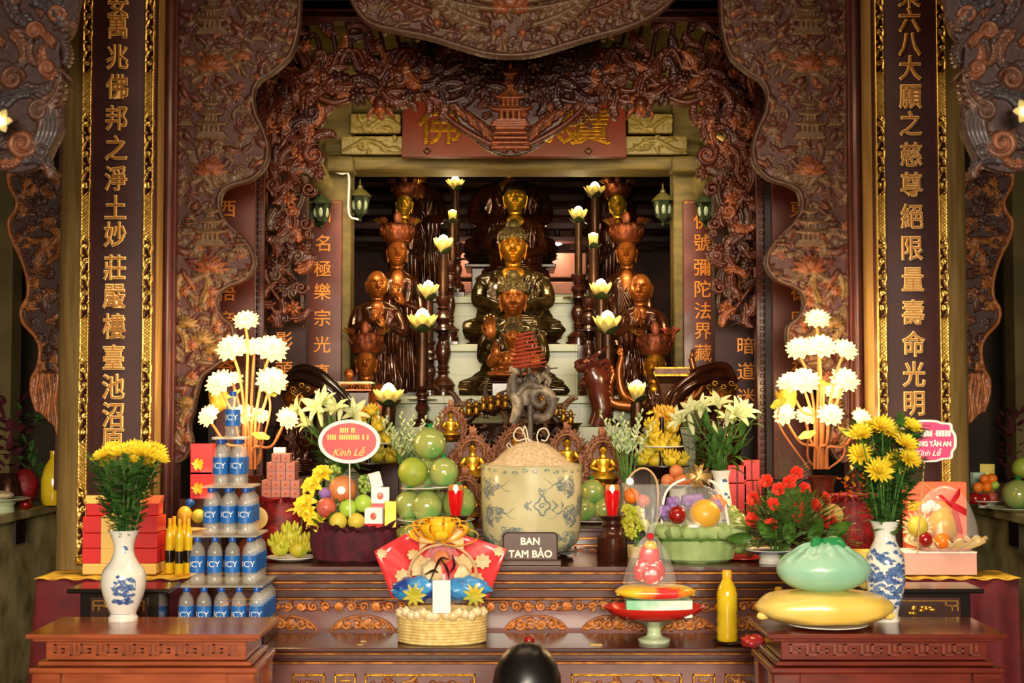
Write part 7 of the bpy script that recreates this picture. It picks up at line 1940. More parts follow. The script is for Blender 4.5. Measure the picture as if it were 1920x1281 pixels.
for q in range(14): its.append(Sp(-1.4 + q * .21, H_ * .955 + rn.uniform(-.01, .006), rn.uniform(.01, .02), 1, 1, .003, .5, rn.uniform(0, 6)))
for q in range(11): its.append(Sp(-1.3 + q * .26, H_ * .1, .018, 1.2, 1, .004, .5, 3))
painted(b, prof, its, .0011); b.build('painted_dragons', M['urn_blue'], t)
rs = r * .92
b = MB(); b.add(lathe([(rs, H_ - .03), (rs * .98, H_ - .004), (rs * .78, H_ + 8 * k), (rs * .55, H_ + 26 * k), (rs * .34, H_ + 38 * k), (rs * .14, H_ + 43 * k), (0, H_ + 44 * k)], 48, wob=lambda a, h: 1 + .03 * sin(5 * a + h * 50) + .015 * sin(13 * a))); b.build('sand', M['sand'], t)
# curled sticks of burnt incense
ct = p + Vector((0, -.03, H_ + 36 * k))
b = MB()
for x0, pts in ((-8, ((0, 0, 0), (-.012, 0, .05), (-.035, 0, .08), (-.06, .0, .05), (-.045, 0, .02), (0, 0, .03), (.03, 0, .01))), (-4, ((0, 0, 0), (-.01, .01, .06), (-.02, .01, .085), (-.03, .01, .05))), (14, ((0, 0, 0), (-.008, 0, .04), (.004, 0, .07), (.03, 0, .075), (.045, 0, .05), (.03, 0, .02), (.01, 0, .025)))):
 b.add(tube(curve([(x0 * k + q[0], q[1], q[2]) for q in pts], 26), .0032, 7))
b.add(tube(curve([(-.09, 0, -.03), (-.11, .01, .0), (-.1, 0, .01), (-.085, 0, -.01)], 12), .002, 6))
tag(b.build('burnt_incense', M['ash'], loc=ct), 'pale curled burnt incense on top of the sand mound', 'incense', kind='stuff')
# dragon-cast coil holder standing in the sand
t = thing('coil_holder', 'grey bronze dragon holder standing in the urn, carrying the incense coil', 'holder', p + Vector((0, .02, H_ + 30 * k))); f = lambda x, y_, d=0: tuple(P(x, y_, Y + .02 + d) - Vector(t.location))
b = MB(); b.add(tube([f(994, 836), f(994, 745), f(992, 690)], [.012, .014, .008], 10))
for pts, rr in ((((962, 795), (972, 760), (962, 730), (964, 705), (972, 690)), (.02, .03, .032, .02, .01)), (((1000, 780), (1022, 782), (1036, 762), (1030, 738), (1008, 732), (998, 748), (1012, 762), (1020, 752)), (.016, .022, .024, .022, .018, .012)), (((985, 760), (984, 730), (1000, 712), (1020, 705), (1030, 688)), (.03, .03, .028, .02, .008)), (((968, 740), (990, 722), (1018, 726)), (.014, .02, .01)), (((972, 700), (960, 690), (956, 698)), (.016, .012, .004)), (((1016, 700), (1030, 712), (1028, 726)), (.014, .012, .004))):
 for d in ((-.03, .03) if len(pts) == 3 else (0,)): b.add(tube(curve([f(*q, d) for q in pts], 18), lerps(list(rr), 18), 10))
for q in range(16): b.add(tube(curve([f(965 + 4 * q, 700 + 30 * abs(sin(q))), f(968 + 4 * q, 690 + 26 * abs(sin(q)), -.03), f(975 + 4 * q, 686 + 26 * abs(sin(q)))], 5), lerps([.008, .007, .002], 5), 6))
b.build('dragon_casting', M['grey_bronze'], t)
b = MB(); b.add(tube([f(945, 700), f(1046, 690)], .003, 6)); b.add(tube([f(994, 700), f(994, 628)], .0025, 6)); b.build('rod', M['bronze_dark'], t)
c = P(992, 690, Y + .02); b = MB(); pts = []
for i in range(260):
 u = i / 259; a = u * 9 * 2 * PI; rr = S(36 - 21 * u, Y); pts.append((rr * cos(a), rr * sin(a) * .9, S(66, Y) * u))
b.add(tube(pts, .0044, 6)); o = b.build('incense_coil', M['incense'], loc=c); o.rotation_euler = (0, -.12, 0); tag(o, 'cone-shaped red incense coil above the urn before the small amber buddha', 'incense coil')
# name sign of the altar
Y = 6.17; k = S(1, Y); p = Vector((Xat(994, Y), Y, ZM))
t = thing('altar_sign', 'brown plaque lettered BAN TAM BẢO before the big urn', 'sign', p)
b = MB(); b.add(box(0, 0, 0, 116 * k, .05, 10 * k)); b.build('foot', M['sign_plate'], t, smooth=False, bevel=.004)
w_, h0, h1, c_ = 51 * k, 9 * k, 61 * k, 7 * k
ol = [(-w_, h0), (w_, h0), (w_, h1 - c_), (w_ - c_ * .3, h1 - c_ * .3), (w_ - c_, h1), (-w_ + c_, h1), (-w_ + c_ * .3, h1 - c_ * .3), (-w_, h1 - c_)]
b = MB(); b.add(prism(ol, -.012, .012)); b.build('plate', M['sign_plate'], t, smooth=False, bevel=.003)
b = MB(); b.add(tube([(x * .97, -.012, (z - 35 * k) * .95 + 35 * k) for x, z in ol + ol[:1]], .0018, 6)); b.build('rim', M['lacquer_dark'], t)
b = MB(); b.add(glyphs('BAN', 18.5 * k, .002, .0014), 0, T(0, -.0145, 44.5 * k)); b.add(glyphs('TAM BẢO', 18.5 * k, .002, .0014), 0, T(0, -.0145, 23.5 * k)); b.build('lettering', M['letter_white'], t, smooth=False)
# red glass lamps on turned pedestals
for lab, px in (('left', 855), ('right', 1147)):
 Y = 6.26; k = S(1, Y); zg = Zat(966, Y) - ZM; p = Vector((Xat(px, Y), Y, ZM))
 t = thing('lamp_pedestal', 'dark turned wooden pedestal under the %s red glass lamp' % lab, 'pedestal', p)
 b = MB(); b.add(lathe([(27 * k, 0), (29 * k, 3 * k), (28 * k, 44 * k), (29 * k, 48 * k), (24 * k, 52 * k), (18 * k, 58 * k), (17 * k, 66 * k), (21 * k, 70 * k), (17 * k, 73 * k), (17 * k, 78 * k), (26 * k, 86 * k), (27 * k, zg - 2 * k), (25 * k, zg), (0, zg)], 36)); b.build('turned_wood', M['wood_turned'], t)
 t = thing('glass_lamp', 'small red glass oil lamp with a glowing top on the %s turned pedestal' % lab, 'lamp', p + Vector((0, 0, zg + .001)))
 b = MB(); b.add(lathe([(9 * k, 0), (10 * k, 4 * k), (13 * k, 22 * k), (15 * k, 40 * k), (14 * k, 46 * k)], 28)); b.build('red_glass', M['red_glass'], t)
 b = MB(); b.add(lathe([(14 * k, 46 * k), (14.5 * k, 50 * k), (13 * k, 56 * k), (12 * k, 56 * k)], 28)); b.build('rim', M['amber_glass'], t)
 b = MB(); b.add(ell(0, 0, 48 * k, 3 * k, 3 * k, 6 * k)); b.build('flame', M['bulb'], t)
 bulb_light('lamp_light', (0, -.02, 60 * k), .35, (1, .7, .4), .02, t)
# ---------------------------------------------------------------- tall flowers behind
def lily_vase(lab, px, Y, zb, blooms, buds, vz, painted_=False, seed=1):
 k = S(1, Y); p = Vector((Xat(px, Y), Y, zb)); zt_ = Zat(vz, Y) - zb
 t = thing('vase', lab, 'vase', p); r = 19 * k
 prof = [(r * .7, 0), (r * .72, .01), (r * .95, zt_ * .3), (r * 1.1, zt_ * .55), (r * .85, zt_ * .78), (r * .75, zt_ * .9), (r * 1.0, zt_)]
 b = MB(); b.add(lathe(smooth_prof(prof) + [(r * .85, zt_), (r * .6, zt_ - .04), (0, zt_ - .05)], 32)); b.build('body', M['porcelain'], t)
 rn = random.Random(seed); b = MB(); its = []
 for q in range(40): its += blob(rn.uniform(-1.4, 1.4), rn.uniform(zt_ * .15, zt_ * .92), rn.uniform(.008, .016), rn)
 painted(b, prof, its); b.build('painted_flowers', M['cobalt'], t)
 base = p + Vector((0, 0, zt_))
 heads = [(P(x, y_, Y + rn.uniform(-.08, .04)), S(r_, Y), 1.0 if i % 2 else .6, (x - px) * .012) for i, (x, y_, r_) in enumerate(blooms)]
 sd = 'left' if px < 960 else 'right'
 stems_bunch('white lily in the %s lily bouquet, {} bloom from the left' % sd, 'white lilies on the %s' % sd, base, heads, lily, (M['lily'], M['stem']), .003, .3, name='lily')
 for i, (x, y_, x2, y2) in enumerate(buds):
  a, c = P(x, y_, Y - .05), P(x2, y2, Y - .05); t2 = thing('lily_bud', 'closed pale lily bud, %s from the left in the %s bouquet' % (ORD[i], sd), 'flower', base, 0, 'closed lily buds on the %s' % sd)
  b = MB(); b.add(tube(curve([a - base, (a * .5 + c * .5) - base, c - base], 8), lerps([.006, .014, .013, .003], 8), 8)); b.build('bud', M['lily'], t2)
  b = MB(); b.add(tube(curve([(0, 0, -.05), tuple((a - base) * .5 + Vector((0, 0, .03))), tuple(a - base)], 8), .0025, 6)); b.build('stem', M['stem'], t2)
 foliage('long dark green lily leaves of the %s bouquet' % sd, base + Vector((0, 0, -.01)), 95, lambda v: .03 + .13 * v, .22, .12, .03, M['foliage'], seed, .5)
 return t
lily_vase('blue and white vase of the left lilies behind the greeting sign', 640, 6.98, ZU, [(566, 778, 26), (600, 768, 25), (628, 776, 24), (662, 780, 23), (586, 800, 22), (612, 755, 20)], [(575, 800, 560, 762), (604, 800, 596, 750), (636, 790, 640, 750)], 890, True, 2)
lily_vase('blue and white vase of the right lilies behind the gold bow', 1350, 6.62, ZM, [(1300, 775, 22), (1318, 768, 20), (1346, 765, 22), (1378, 780, 24), (1392, 778, 22), (1280, 790, 20), (1362, 792, 20)], [(1345, 830, 1337, 790), (1300, 815, 1290, 770), (1362, 800, 1368, 755)], 882, True, 5)
def tuberose_spray(lab, px, Y, zb, tips, vtop, sd):
 p = Vector((Xat(px, Y), Y, zb)); zt_ = Zat(vtop, Y) - zb; r = S(15, Y)
 t = thing('vase', 'small clear vase holding the tuberoses on the %s' % sd, 'vase', p)
 b = MB(); b.add(lathe([(r * .8, 0), (r, zt_ * .4), (r * .7, zt_ * .8), (r * .9, zt_), (r * .7, zt_), (r * .5, zt_ * .8), (0, zt_ * .7)], 24)); b.build('body', M['tray_clear'], t)
 base = p + Vector((0, 0, zt_)); order = sorted(tips)
 for i, (x, y_) in enumerate(order):
  q = P(x, y_, Y + .05 * sin(i * 2)) - base; rn = random.Random(i + px)
  t2 = thing('tuberose', lab.format(ORD[i]), 'flower', base, 0, 'tuberoses on the %s' % sd)
  b = MB(); cv = curve([(q.x * .03, 0, -zt_ * .5), (q.x * .35, q.y * .3, q.z * .4), tuple(q)], 20); b.add(tube(cv, lerps([.0035, .003, .0018], 20), 6))
  for kk in range(3): b.add(leaf_geo(.09, .009, -.4), 0, Matrix.Translation(cv[4 + 2 * kk]) @ T(rz=rn.uniform(0, 6), ry=-1.0))
  b.build('stem', M['stem'], t2)
  b = MB()
  for kk in range(11):
   c = Vector(cv[min(20, 11 + int(kk * .85))]); a = kk * 2.4; L = .035 * (1.1 - kk * .05)
   d = Vector((cos(a) * .55, sin(a) * .55, .85)); b.add(tube([c, c + d * L * .6, c + d * L], [.0028, .0068, .0036], 7))
   if kk < 5:
    for g in range(5): b.add(petal(.019, .011, -.4, .2, .8, 2, 3), 0, Matrix.Translation(c + d * L * .9) @ d.to_track_quat('Z', 'Y').to_matrix().to_4x4() @ T(rz=g * 1.26) @ T(ry=-.6))
  b.build('blossom', M['tuberose'], t2)
tuberose_spray('pale tuberose stalk left of the pomelo stack, {} from the left', 765, 7.0, ZU, [(705, 770), (722, 778), (735, 800), (752, 770), (768, 785), (776, 776), (800, 778), (833, 775), (818, 790)], 905, 'left')
tuberose_spray('pale tuberose stalk right of the urn, {} from the left', 1176, 6.86, ZU, [(1122, 768), (1140, 785), (1150, 778), (1166, 772), (1176, 790), (1199, 775), (1205, 765), (1228, 790)], 905, 'right')
# fruit towers on dark stands
def fruit_tower(sd, px, Y, top_py, plate_py, w_, spots):
 zp = Zat(plate_py, Y); r = S(w_, Y) / 2
 t = thing('fruit_stand', 'dark pedestal dish under the yellow fruit tower on the %s' % sd, 'stand', (Xat(px, Y), Y, ZU))
 h_ = zp - ZU; b = MB(); b.add(lathe([(r * .5, 0), (r * .5, .015), (r * .28, .03), (r * .2, h_ * .4), (r * .3, h_ * .55), (r * .2, h_ * .75), (r * .5, h_ - .02), (r * 1.0, h_ - .006), (r * 1.0, h_), (0, h_)], 36)); b.build('dish', M['plate_dark'], t)
 mid = Zat((plate_py + top_py) / 2 + 4, Y)
 for i, (x, y_, rr, m) in enumerate(spots):
  lay = 'lower' if y_ > plate_py - 30 else ('middle' if y_ > plate_py - 62 else 'upper')
  hand_fruit('yellow citron, %s in the %s layer of the %s fruit tower' % (ORD[i % 5] + ' from the left', lay, sd), x, y_, Y + (.05 if i % 2 else -.05), rr, m, 'citrons of the %s fruit tower' % sd, i)
 b = MB(); b.add(lathe([(r * .8, 0), (r * .82, .006), (0, .006)], 32)); tag(b.build('tier_plate', M['plate_white'], loc=(Xat(px, Y), Y, Zat(plate_py - 34, Y))), 'thin plate between the layers of the %s fruit tower' % sd, 'plate')
 b = MB(); b.add(tube([(0, 0, zp), (0, 0, Zat(top_py + 10, Y))], .012, 10)); b.build('post', M['plate_dark'], t, loc=(0, 0, -ZU))
fruit_tower('left', 692, 7.15, 775, 866, 130, [(655, 850, 16, 'buddha_hand'), (680, 850, 17, 'yellow_fruit'), (707, 850, 17, 'buddha_hand'), (733, 852, 16, 'yellow_fruit'), (745, 846, 12, 'buddha_hand'), (664, 822, 15, 'buddha_hand'), (688, 818, 16, 'yellow_fruit'), (712, 818, 16, 'buddha_hand'), (732, 822, 14, 'yellow_fruit'), (700, 806, 13, 'buddha_hand'), (672, 795, 15, 'yellow_fruit'), (694, 786, 16, 'mango'), (712, 796, 14, 'yellow_fruit'), (682, 774, 13, 'mango'), (698, 768, 12, 'yellow_fruit')])
fruit_tower('right', 1240, 7.12, 772, 872, 104, [(1204, 858, 15, 'buddha_hand'), (1228, 858, 17, 'yellow_fruit'), (1256, 858, 17, 'yellow_fruit'), (1278, 860, 14, 'buddha_hand'), (1216, 846, 12, 'buddha_hand'), (1210, 828, 15, 'buddha_hand'), (1236, 830, 17, 'yellow_fruit'), (1262, 828, 15, 'buddha_hand'), (1226, 812, 14, 'yellow_fruit'), (1252, 810, 14, 'yellow_fruit'), (1222, 796, 14, 'yellow_fruit'), (1244, 790, 16, 'mango'), (1262, 798, 14, 'yellow_fruit'), (1238, 774, 15, 'mango'), (1254, 772, 12, 'mango')])
# peaches on a plate
Y = 6.86; plate('footed plate of peaches behind the gold bow', 1270, Y, ZU, 70, 'plate_white', foot=Zat(912, Y) - ZU - .01)
for i, (px, py, r_) in enumerate(((1252, 902, 13), (1276, 903, 14), (1268, 884, 13), (1290, 900, 11))): fruit('peach %s on the footed plate behind the gold bow' % ('at the left', 'in the middle', 'on top', 'at the right')[i], 'peach', px, py, Y - .02, r_, 'peach', group='peaches on the footed plate')
# red gift boxes beside the right lilies
for i, (px, tp, bt, w_) in enumerate(((1378, 872, 905, 34), (1378, 906, 940, 34), (1405, 862, 900, 30), (1407, 901, 940, 32))):
 Y = 6.92 + .0 * i; zb = ZU if bt == 940 else Zat(905 if i == 0 else 900, Y)
 if bt == 940: hh = Zat(tp, Y) - ZU
 else: hh = Zat(tp, Y) - zb
 t = thing('gift_box', 'red gift box %s beside the right lilies' % ('upper left with a ribbon bow', 'lower left', 'upper right', 'lower right')[i], 'box', (Xat(px, Y), Y, zb + .001), 0, 'red gift boxes beside the right lilies')
 b = MB(); b.add(box(0, 0, 0, S(w_, Y), .08, hh - .002)); b.build('carton', M['gift_red'], t, smooth=False, bevel=.002); b = MB(); b.add(box(0, 0, 0, S(w_, Y) * .12, .082, hh)); b.build('ribbon', M['tulle_red'], t, smooth=False)
# orchid and ribbon basket between urn and cellophane pack
Y = 6.5; p = Vector((Xat(1192, Y), Y, ZM)); t = thing('flower_basket', 'small basket of yellow-green flowers with a white bow and pink handle, right of the urn', 'basket', p); f = lambda x, y_, d=0: tuple(P(x, y_, Y + d) - p)
b = MB(); b.add(lathe([(.045, 0), (.06, .05), (.055, .05), (.04, .008), (0, .008)], 24)); b.build('bowl', M['basket_straw'], t)
b = MB(); b.add(tube(curve([f(1168, 990), f(1176, 905), f(1206, 878), f(1232, 905), f(1232, 985)], 24), .005, 8)); b.build('handle', M['pale_wood'], t)
b = MB()
for q in range(9): b.add(petal(.034, .026, .9, .3, .7, 3, 5), 0, Matrix.Translation(f(1180, 902, -.06)) @ T(rx=PI / 2) @ T(rz=q * .7) @ T(ry=-.5))
for e in (-.3, .3): b.add(petal(.11, .022, .3, .1, .3, 3, 6), 0, Matrix.Translation(f(1180, 908, -.06)) @ T(ry=PI / 2 + e))
b.build('white_bow', M['bow_white'], t)
base = p + Vector((0, -.02, .06))
heads = [(P(x, y_, Y - .07), S(r_, Y), 1.0, (x - 1190) * .01) for x, y_, r_ in ((1176, 978, 18), (1192, 962, 18), (1205, 985, 16), (1183, 1000, 14), (1176, 955, 13))]
stems_bunch('yellow-green orchid bloom in the bow-tied basket, {} from the left', 'orchid blooms in the small basket', base, heads, gerbera, (M['green_banana'], M['stem']), .0025, .3, name='orchid')
for i, (x, y_, m, r_) in enumerate(((1184, 930, 'orange', 15), (1206, 940, 'pink_apple', 13))): fruit('%s fruit in the small bow-tied basket' % ('orange round', 'pink round')[i], ('orange', 'apple')[i], x, y_, Y - .02, r_, m)
foliage('green leaves of the small bow-tied basket', p + Vector((0, 0, .06)), 40, lambda v: .05, .1, .05, .022, M['foliage_light'], 3)
# ---------------------------------------------------------------- green tulle fruit basket with gold bow
Y = 6.32; k = S(1, Y); p = Vector((Xat(1304, Y), Y, ZM))
t = thing('tulle_basket', 'round basket wrapped in pale green tulle under cellophane, tied with a gold bow', 'basket', p); f = lambda x, y_, d=0: tuple(P(x, y_, Y + d) - p)
b = MB(); b.add(lathe([(58 * k, 0), (68 * k, 6 * k), (72 * k, 28 * k), (70 * k, 44 * k), (66 * k, 50 * k), (0, 50 * k)], 60, sy=.7, wob=lambda a, h: 1 + .02 * sin(18 * a))); b.build('tulle_wrap', M['tulle_green'], t)
b = MB(); n = 70
b.add(tube([(74 * k * (1 + .05 * sin(i * 1.3)) * cos(2 * PI * i / n), 74 * k * .7 * sin(2 * PI * i / n) * (1 + .05 * sin(i * 1.3)), 56 * k + .006 * sin(i * 2.1)) for i in range(n + 1)], [.03 + .007 * sin(i * 1.7) for i in range(n + 1)], 10)); b.add(tube(curve([f(1366, 1000, -.03), f(1386, 998, -.04), f(1380, 1012, -.05)], 8), lerps([.03, .026, .01], 8), 10)); b.build('tulle_roll', M['tulle_green'], t)
b = MB(); b.add(tube([f(1232 + 5 * i, 1012 + .0 * i, -.16 * math.sqrt(max(0, 1 - ((5 * i - 72) / 76) ** 2))) for i in range(29)], .005, 6)); b.build('ribbon', M['foliage_light'], t)
b = MB(); b.add(tube(curve([f(1240, 985), f(1248, 925), f(1280, 900), f(1320, 898), f(1352, 920), f(1366, 985)], 30), .006, 8)); b.build('handle', M['card_white'], t)
b = MB()
for q in range(10):
 a = q * .63; b.add(patch(lambda u, v, a=a: (.055 * sin(PI * v) * cos(a) + (u - .5) * .02 * sin(a), .02 * (q % 3 - 1) + .018 * cos(PI * v), .055 * sin(PI * v) * sin(a) + (u - .5) * .026 * cos(a)), 2, 10), 0, Matrix.Translation(f(1310, 893, -.05)))
b.build('gold_bow', M['bow_gold'], t)
b = MB(); vs, fs = ell(0, 0, 50 * k, 70 * k, 48 * k, 92 * k, 40, 24, lambda d: 1 + .02 * sin(11 * math.atan2(d[1], d[0])))
b.add((vs, [q for q in fs if all(vs[i][2] > 50 * k for i in q)])); b.build('cellophane', M['cello'], t)
fruit('dark red apple in a white foam net inside the green tulle basket', 'apple', 1270, 966, Y - .1, 17, 'apple_red', stem=1); fruit('large yellow mango inside the green tulle basket', 'mango', 1321, 965, Y - .06, 30, 'mango', sz=.95)
for i, (x, y_) in enumerate(((1262, 944), (1290, 940), (1306, 938), (1246, 960), (1340, 950))): fruit('crumpled purple tissue, %s piece from the left inside the green tulle basket' % ORD[(1, 2, 3, 0, 4)[i]], 'tissue', x, y_, Y - .02, 14, 'purple_paper', 'tissue paper', squash=lambda d: 1 + .12 * sin(9 * d[0] + 4 * d[2]) + .1 * sin(11 * d[2]))
fruit('pale folded paper wedge in front of the mango', 'paper_wedge', 1300, 987, Y - .13, 12, 'card_white', 'paper', sz=.4); fruit('orange fruit at the back of the green tulle basket', 'orange', 1346, 944, Y + .02, 17, 'orange')
# green net bags of fruit on a red dish
plate('flat red lacquer dish under the green net bags', 1390, 6.36, ZM, 76, 'plate_red', rim=.012)
for i, (x, y_, r_) in enumerate(((1380, 1018, 23), (1404, 1024, 19), (1386, 985, 22), (1374, 960, 12))): fruit('green net bag of fruit, %s beside the green tulle basket' % ('lower left', 'lower right', 'upper', 'knotted top')[i], 'net_bag', x, y_, 6.38 + .02 * i, r_, 'pomelo_wrap', 'bag', squash=lambda d: 1 + .05 * sin(7 * d[0]) + .05 * sin(8 * d[2]))
# rose arrangement on a footed blue-rimmed dish
Y = 6.24; k = S(1, Y); p = Vector((Xat(1452, Y), Y, ZM))
t = plate('footed white dish with a blue rim under the red roses', 1440, Y, ZM, 92, 'porcelain', foot=.04, name='footed_dish')
b = MB(); b.add(lathe([(S(46, Y) * .8, .047), (S(46, Y) * .93, .0545)], 40)); b.build('blue_rim', M['cobalt'], t)
b = MB(); b.add(lathe([(S(46, Y) * .805, .0455), (S(46, Y) * .97, .0535)], 40)); b.build('blue_underside', M['cobalt'], t)
def rose(r, seed):
 b = MB(); rn = random.Random(seed)
 for lay, (n, rad, h_, tip) in enumerate(((6, 1.15, .62, .28), (6, .92, .78, .18), (5, .66, .9, .1), (4, .38, .95, .05))):
  for q in range(n):
   a = 2 * PI * q / n + lay * .6 + rn.uniform(-.1, .1); wd = 2 * PI / n * 1.35
   def fn(u, v, a=a, wd=wd, rad=rad, h_=h_, tip=tip):
    aa = a + (u - .5) * wd * (.55 + .45 * sin(PI * min(1, v + .25))); rr = r * rad * (.45 + .55 * math.sqrt(v)) + r * tip * max(0, v - .7) * 1.2
    return (rr * cos(aa), rr * sin(aa), r * h_ * (v - .1) * (1 - .25 * (2 * u - 1) ** 2))
   b.add(patch(fn, 4, 5))
 return b
base = p + Vector((0, 0, .06))
rp_ = [(1438, 903), (1460, 918), (1413, 936), (1450, 947), (1411, 974), (1446, 985), (1493, 888), (1507, 918), (1497, 950), (1496, 968), (1528, 949), (1546, 936), (1544, 979), (1560, 980), (1480, 905)]
heads = [(P(x, y_, Y - .10 + abs(x - 1480) * .0008 + max(0, 950 - y_) * .0012), S(10.5, Y), 1.2, (x - 1480) * .01) for x, y_ in rp_]
stems_bunch('red rose in the round arrangement on the blue-rimmed dish, {} from the left', 'red roses of the arrangement', base, heads, rose, (M['rose'], M['stem']), .003, .3, name='rose')
b = MB(); rn = random.Random(4)
for q in range(640):
 a = rn.uniform(0, 6.28); el = rn.uniform(-.1, 1.4); L = rn.uniform(.08, .2); d = Vector((cos(a) * cos(el) * 1.2, sin(a) * cos(el) * .55, sin(el)))
 feathery(b, Vector((.03, 0, .04)) + d * L, rn.uniform(.04, .07), a, el, rn, 6)
tag(b.build('foliage', M['fern'], loc=base + Vector((.04, -.045, 0))), 'dense green fern filler around the red roses', 'foliage', kind='stuff')
for i, (x, y_, a) in enumerate(((1470, 862, PI / 2), (1420, 920, 2.3), (1404, 950, 2.8), (1500, 872, 1.2))):
 b = MB(); q = P(x, y_, Y + .05) - base
 for m_ in range(12):
  c = q * (.4 + .6 * m_ / 12); 
  for e in (1, -1): b.add(leaf_geo(.07, .011, -.3), 0, Matrix.Translation(c) @ Matrix.Rotation(-(a + e * .5), 4, 'Y'))
 tag(b.build('palm_frond', M['foliage'], loc=base), 'feathered palm frond, %s of the rose arrangement' % ('tallest at the back', 'upper left', 'lower left', 'right of the tallest')[i], 'leaf')
for i, (x, y_, a) in enumerate(((1410, 1008, 2.9), (1450, 1015, 2.0), (1480, 1020, 1.4), (1520, 1018, 1.0), (1550, 1008, .4))):
 q = P(x, y_, Y - .09) - base; b = MB(); b.add(petal(.13, .06, .9, .3, .7, 4, 8), 0, Matrix.Translation(q) @ Matrix.Rotation(-a, 4, 'Y') @ T(rx=PI / 2 - .5)); tag(b.build('broad_leaf', M['foliage_light'], loc=base), 'broad folded leaf, %s from the left at the foot of the roses' % ORD[i], 'leaf')
carton('flat pale yellow box at the right end of the altar', 1612, 1036, 6.2, 62, 26, 'yellow_lid', zb=ZM, d=.1)
# ---------------------------------------------------------------- right side table
Y = 6.3; k = S(1, Y); zt = ZC + .006
carton('long pale pink box under the fruit gift tray on the right table', 1748, 0, Y, 134, 40, 'box_pink', zb=zt, d=.16, name='flat_box')
b = MB(); b.add(box(0, 0, 0, S(134, Y) * 1.005, .162, .006)); tag(b.build('box_lid', M['card_white'], loc=(Xat(1748, Y), Y, zt + S(40, Y)), smooth=False), 'thin silver-white tray lid on the long pink box', 'lid')
zb = zt + S(40, Y) + .007
t = thing('gift_tray', 'cream lace-lined fruit tray with a red ribbon under cellophane on the right', 'gift tray', (Xat(1768, Y), Y, zb)); p = Vector(t.location); f = lambda x, y_, d=0: tuple(P(x, y_, Y + d) - p)
b = MB(); rn = random.Random(5); n = 80
b.add(patch(lambda u, v: ((.05 + .125 * v) * cos(2 * PI * u) * (1 + .06 * v * sin(22 * 2 * PI * u)), (.04 + .06 * v) * sin(2 * PI * u) * (1 + .06 * v * sin(22 * 2 * PI * u)), .002 + .045 * v * v + .012 * v * sin(17 * 2 * PI * u)), 160, 5)); o = b.build('lace_cloth', M['wrap_cream'], t); sm_ = o.modifiers.new('thickness', 'SOLIDIFY'); sm_.thickness = .003
b = MB(); b.add(lathe([(.11, .0), (.13, .03), (0, .03)], 32, sy=.55)); b.build('tray', M['box_pink'], t)
b = MB(); 
for e, L in ((-.5, .08), (.9, .07)): b.add(patch(lambda u, v, e=e, L=L: (L * sin(PI * v) * cos(e), .015 * cos(PI * v), L * sin(PI * v) * sin(e) + (u - .5) * .03), 2, 12), 0, Matrix.Translation(f(1782, 945, -.06)))
b.add(patch(lambda u, v: (v * .03 + (u - .5) * .022, -.01 * sin(3 * v), -.12 * v), 2, 10), 0, Matrix.Translation(f(1788, 950, -.06))); b.add(patch(lambda u, v: (-v * .05 + (u - .5) * .02, -.01 * sin(3 * v), .05 * v), 2, 10), 0, Matrix.Translation(f(1784, 950, -.06))); b.build('ribbon', M['ribbon_red'], t)
b = MB(); vs, fs = ell(-.0, 0, .02, .15, .085, S(108, Y), 36, 22, lambda d: 1 + .02 * sin(9 * math.atan2(d[1], d[0]))); b.add((vs, [q for q in fs if all(vs[i][2] > .02 for i in q)])); b.build('cellophane', M['cello'], t)
fruit('large golden mango in the right fruit tray', 'mango', 1769, 983, Y, 30, 'mango', sz=1.05); fruit('orange tangerine in the right fruit tray', 'tangerine', 1766, 1014, Y - .07, 15, 'orange'); fruit('dark red apple in the right fruit tray', 'apple', 1734, 1012, Y - .06, 15, 'apple_red', stem=1)
t = fruit('pale yellow pear in a frilled cream paper collar in the right fruit tray', 'wrapped_pear', 1720, 988, Y - .04, 20, 'pear')
b = MB()
for q in range(18): b.add(petal(.03, .018, -.5, .3, .6, 3, 4), 0, Matrix.Translation((0, -.0, S(20, Y))) @ T(rx=PI / 2) @ T(rz=q * .35) @ T(x=.04) @ T(ry=-.3))
b.build('paper_collar', M['wrap_cream'], t)
for i, (x, y_) in enumerate(((1746, 948), (1756, 955), (1736, 954))): fruit('small white filler flower, %s above the frilled pear' % ('middle', 'right', 'left')[i], 'filler_flower', x, y_, Y, 8, 'card_white', 'flower', squash=lambda d: 1 + .25 * sin(7 * math.atan2(d[1], d[0])))
Y2 = 6.42; zb2 = zt; t = thing('gift_bag', 'large red-orange paper gift bag behind the right fruit tray', 'bag', (Xat(1748, Y2), Y2, zb2)); h_ = Zat(904, Y2) - zb2; w_ = S(112, Y2)
b = MB(); b.add(box(0, 0, 0, w_, .07, h_)); b.build('paper', M['bag_orange'], t, smooth=False, bevel=.002); b = MB(); b.add(box(-w_ * .08, -.036, h_ * .68, w_ * .8, .004, h_ * .1)); b.build('yellow_band', M['bow_yellow'], t, smooth=False); b = MB(); b.add(tube(curve([(-.06, -.036, h_), (-.03, -.045, h_ * .93), (0, -.045, h_ * .9)], 8), .002, 6)); b.build('handle', M['gift_gold'], t)
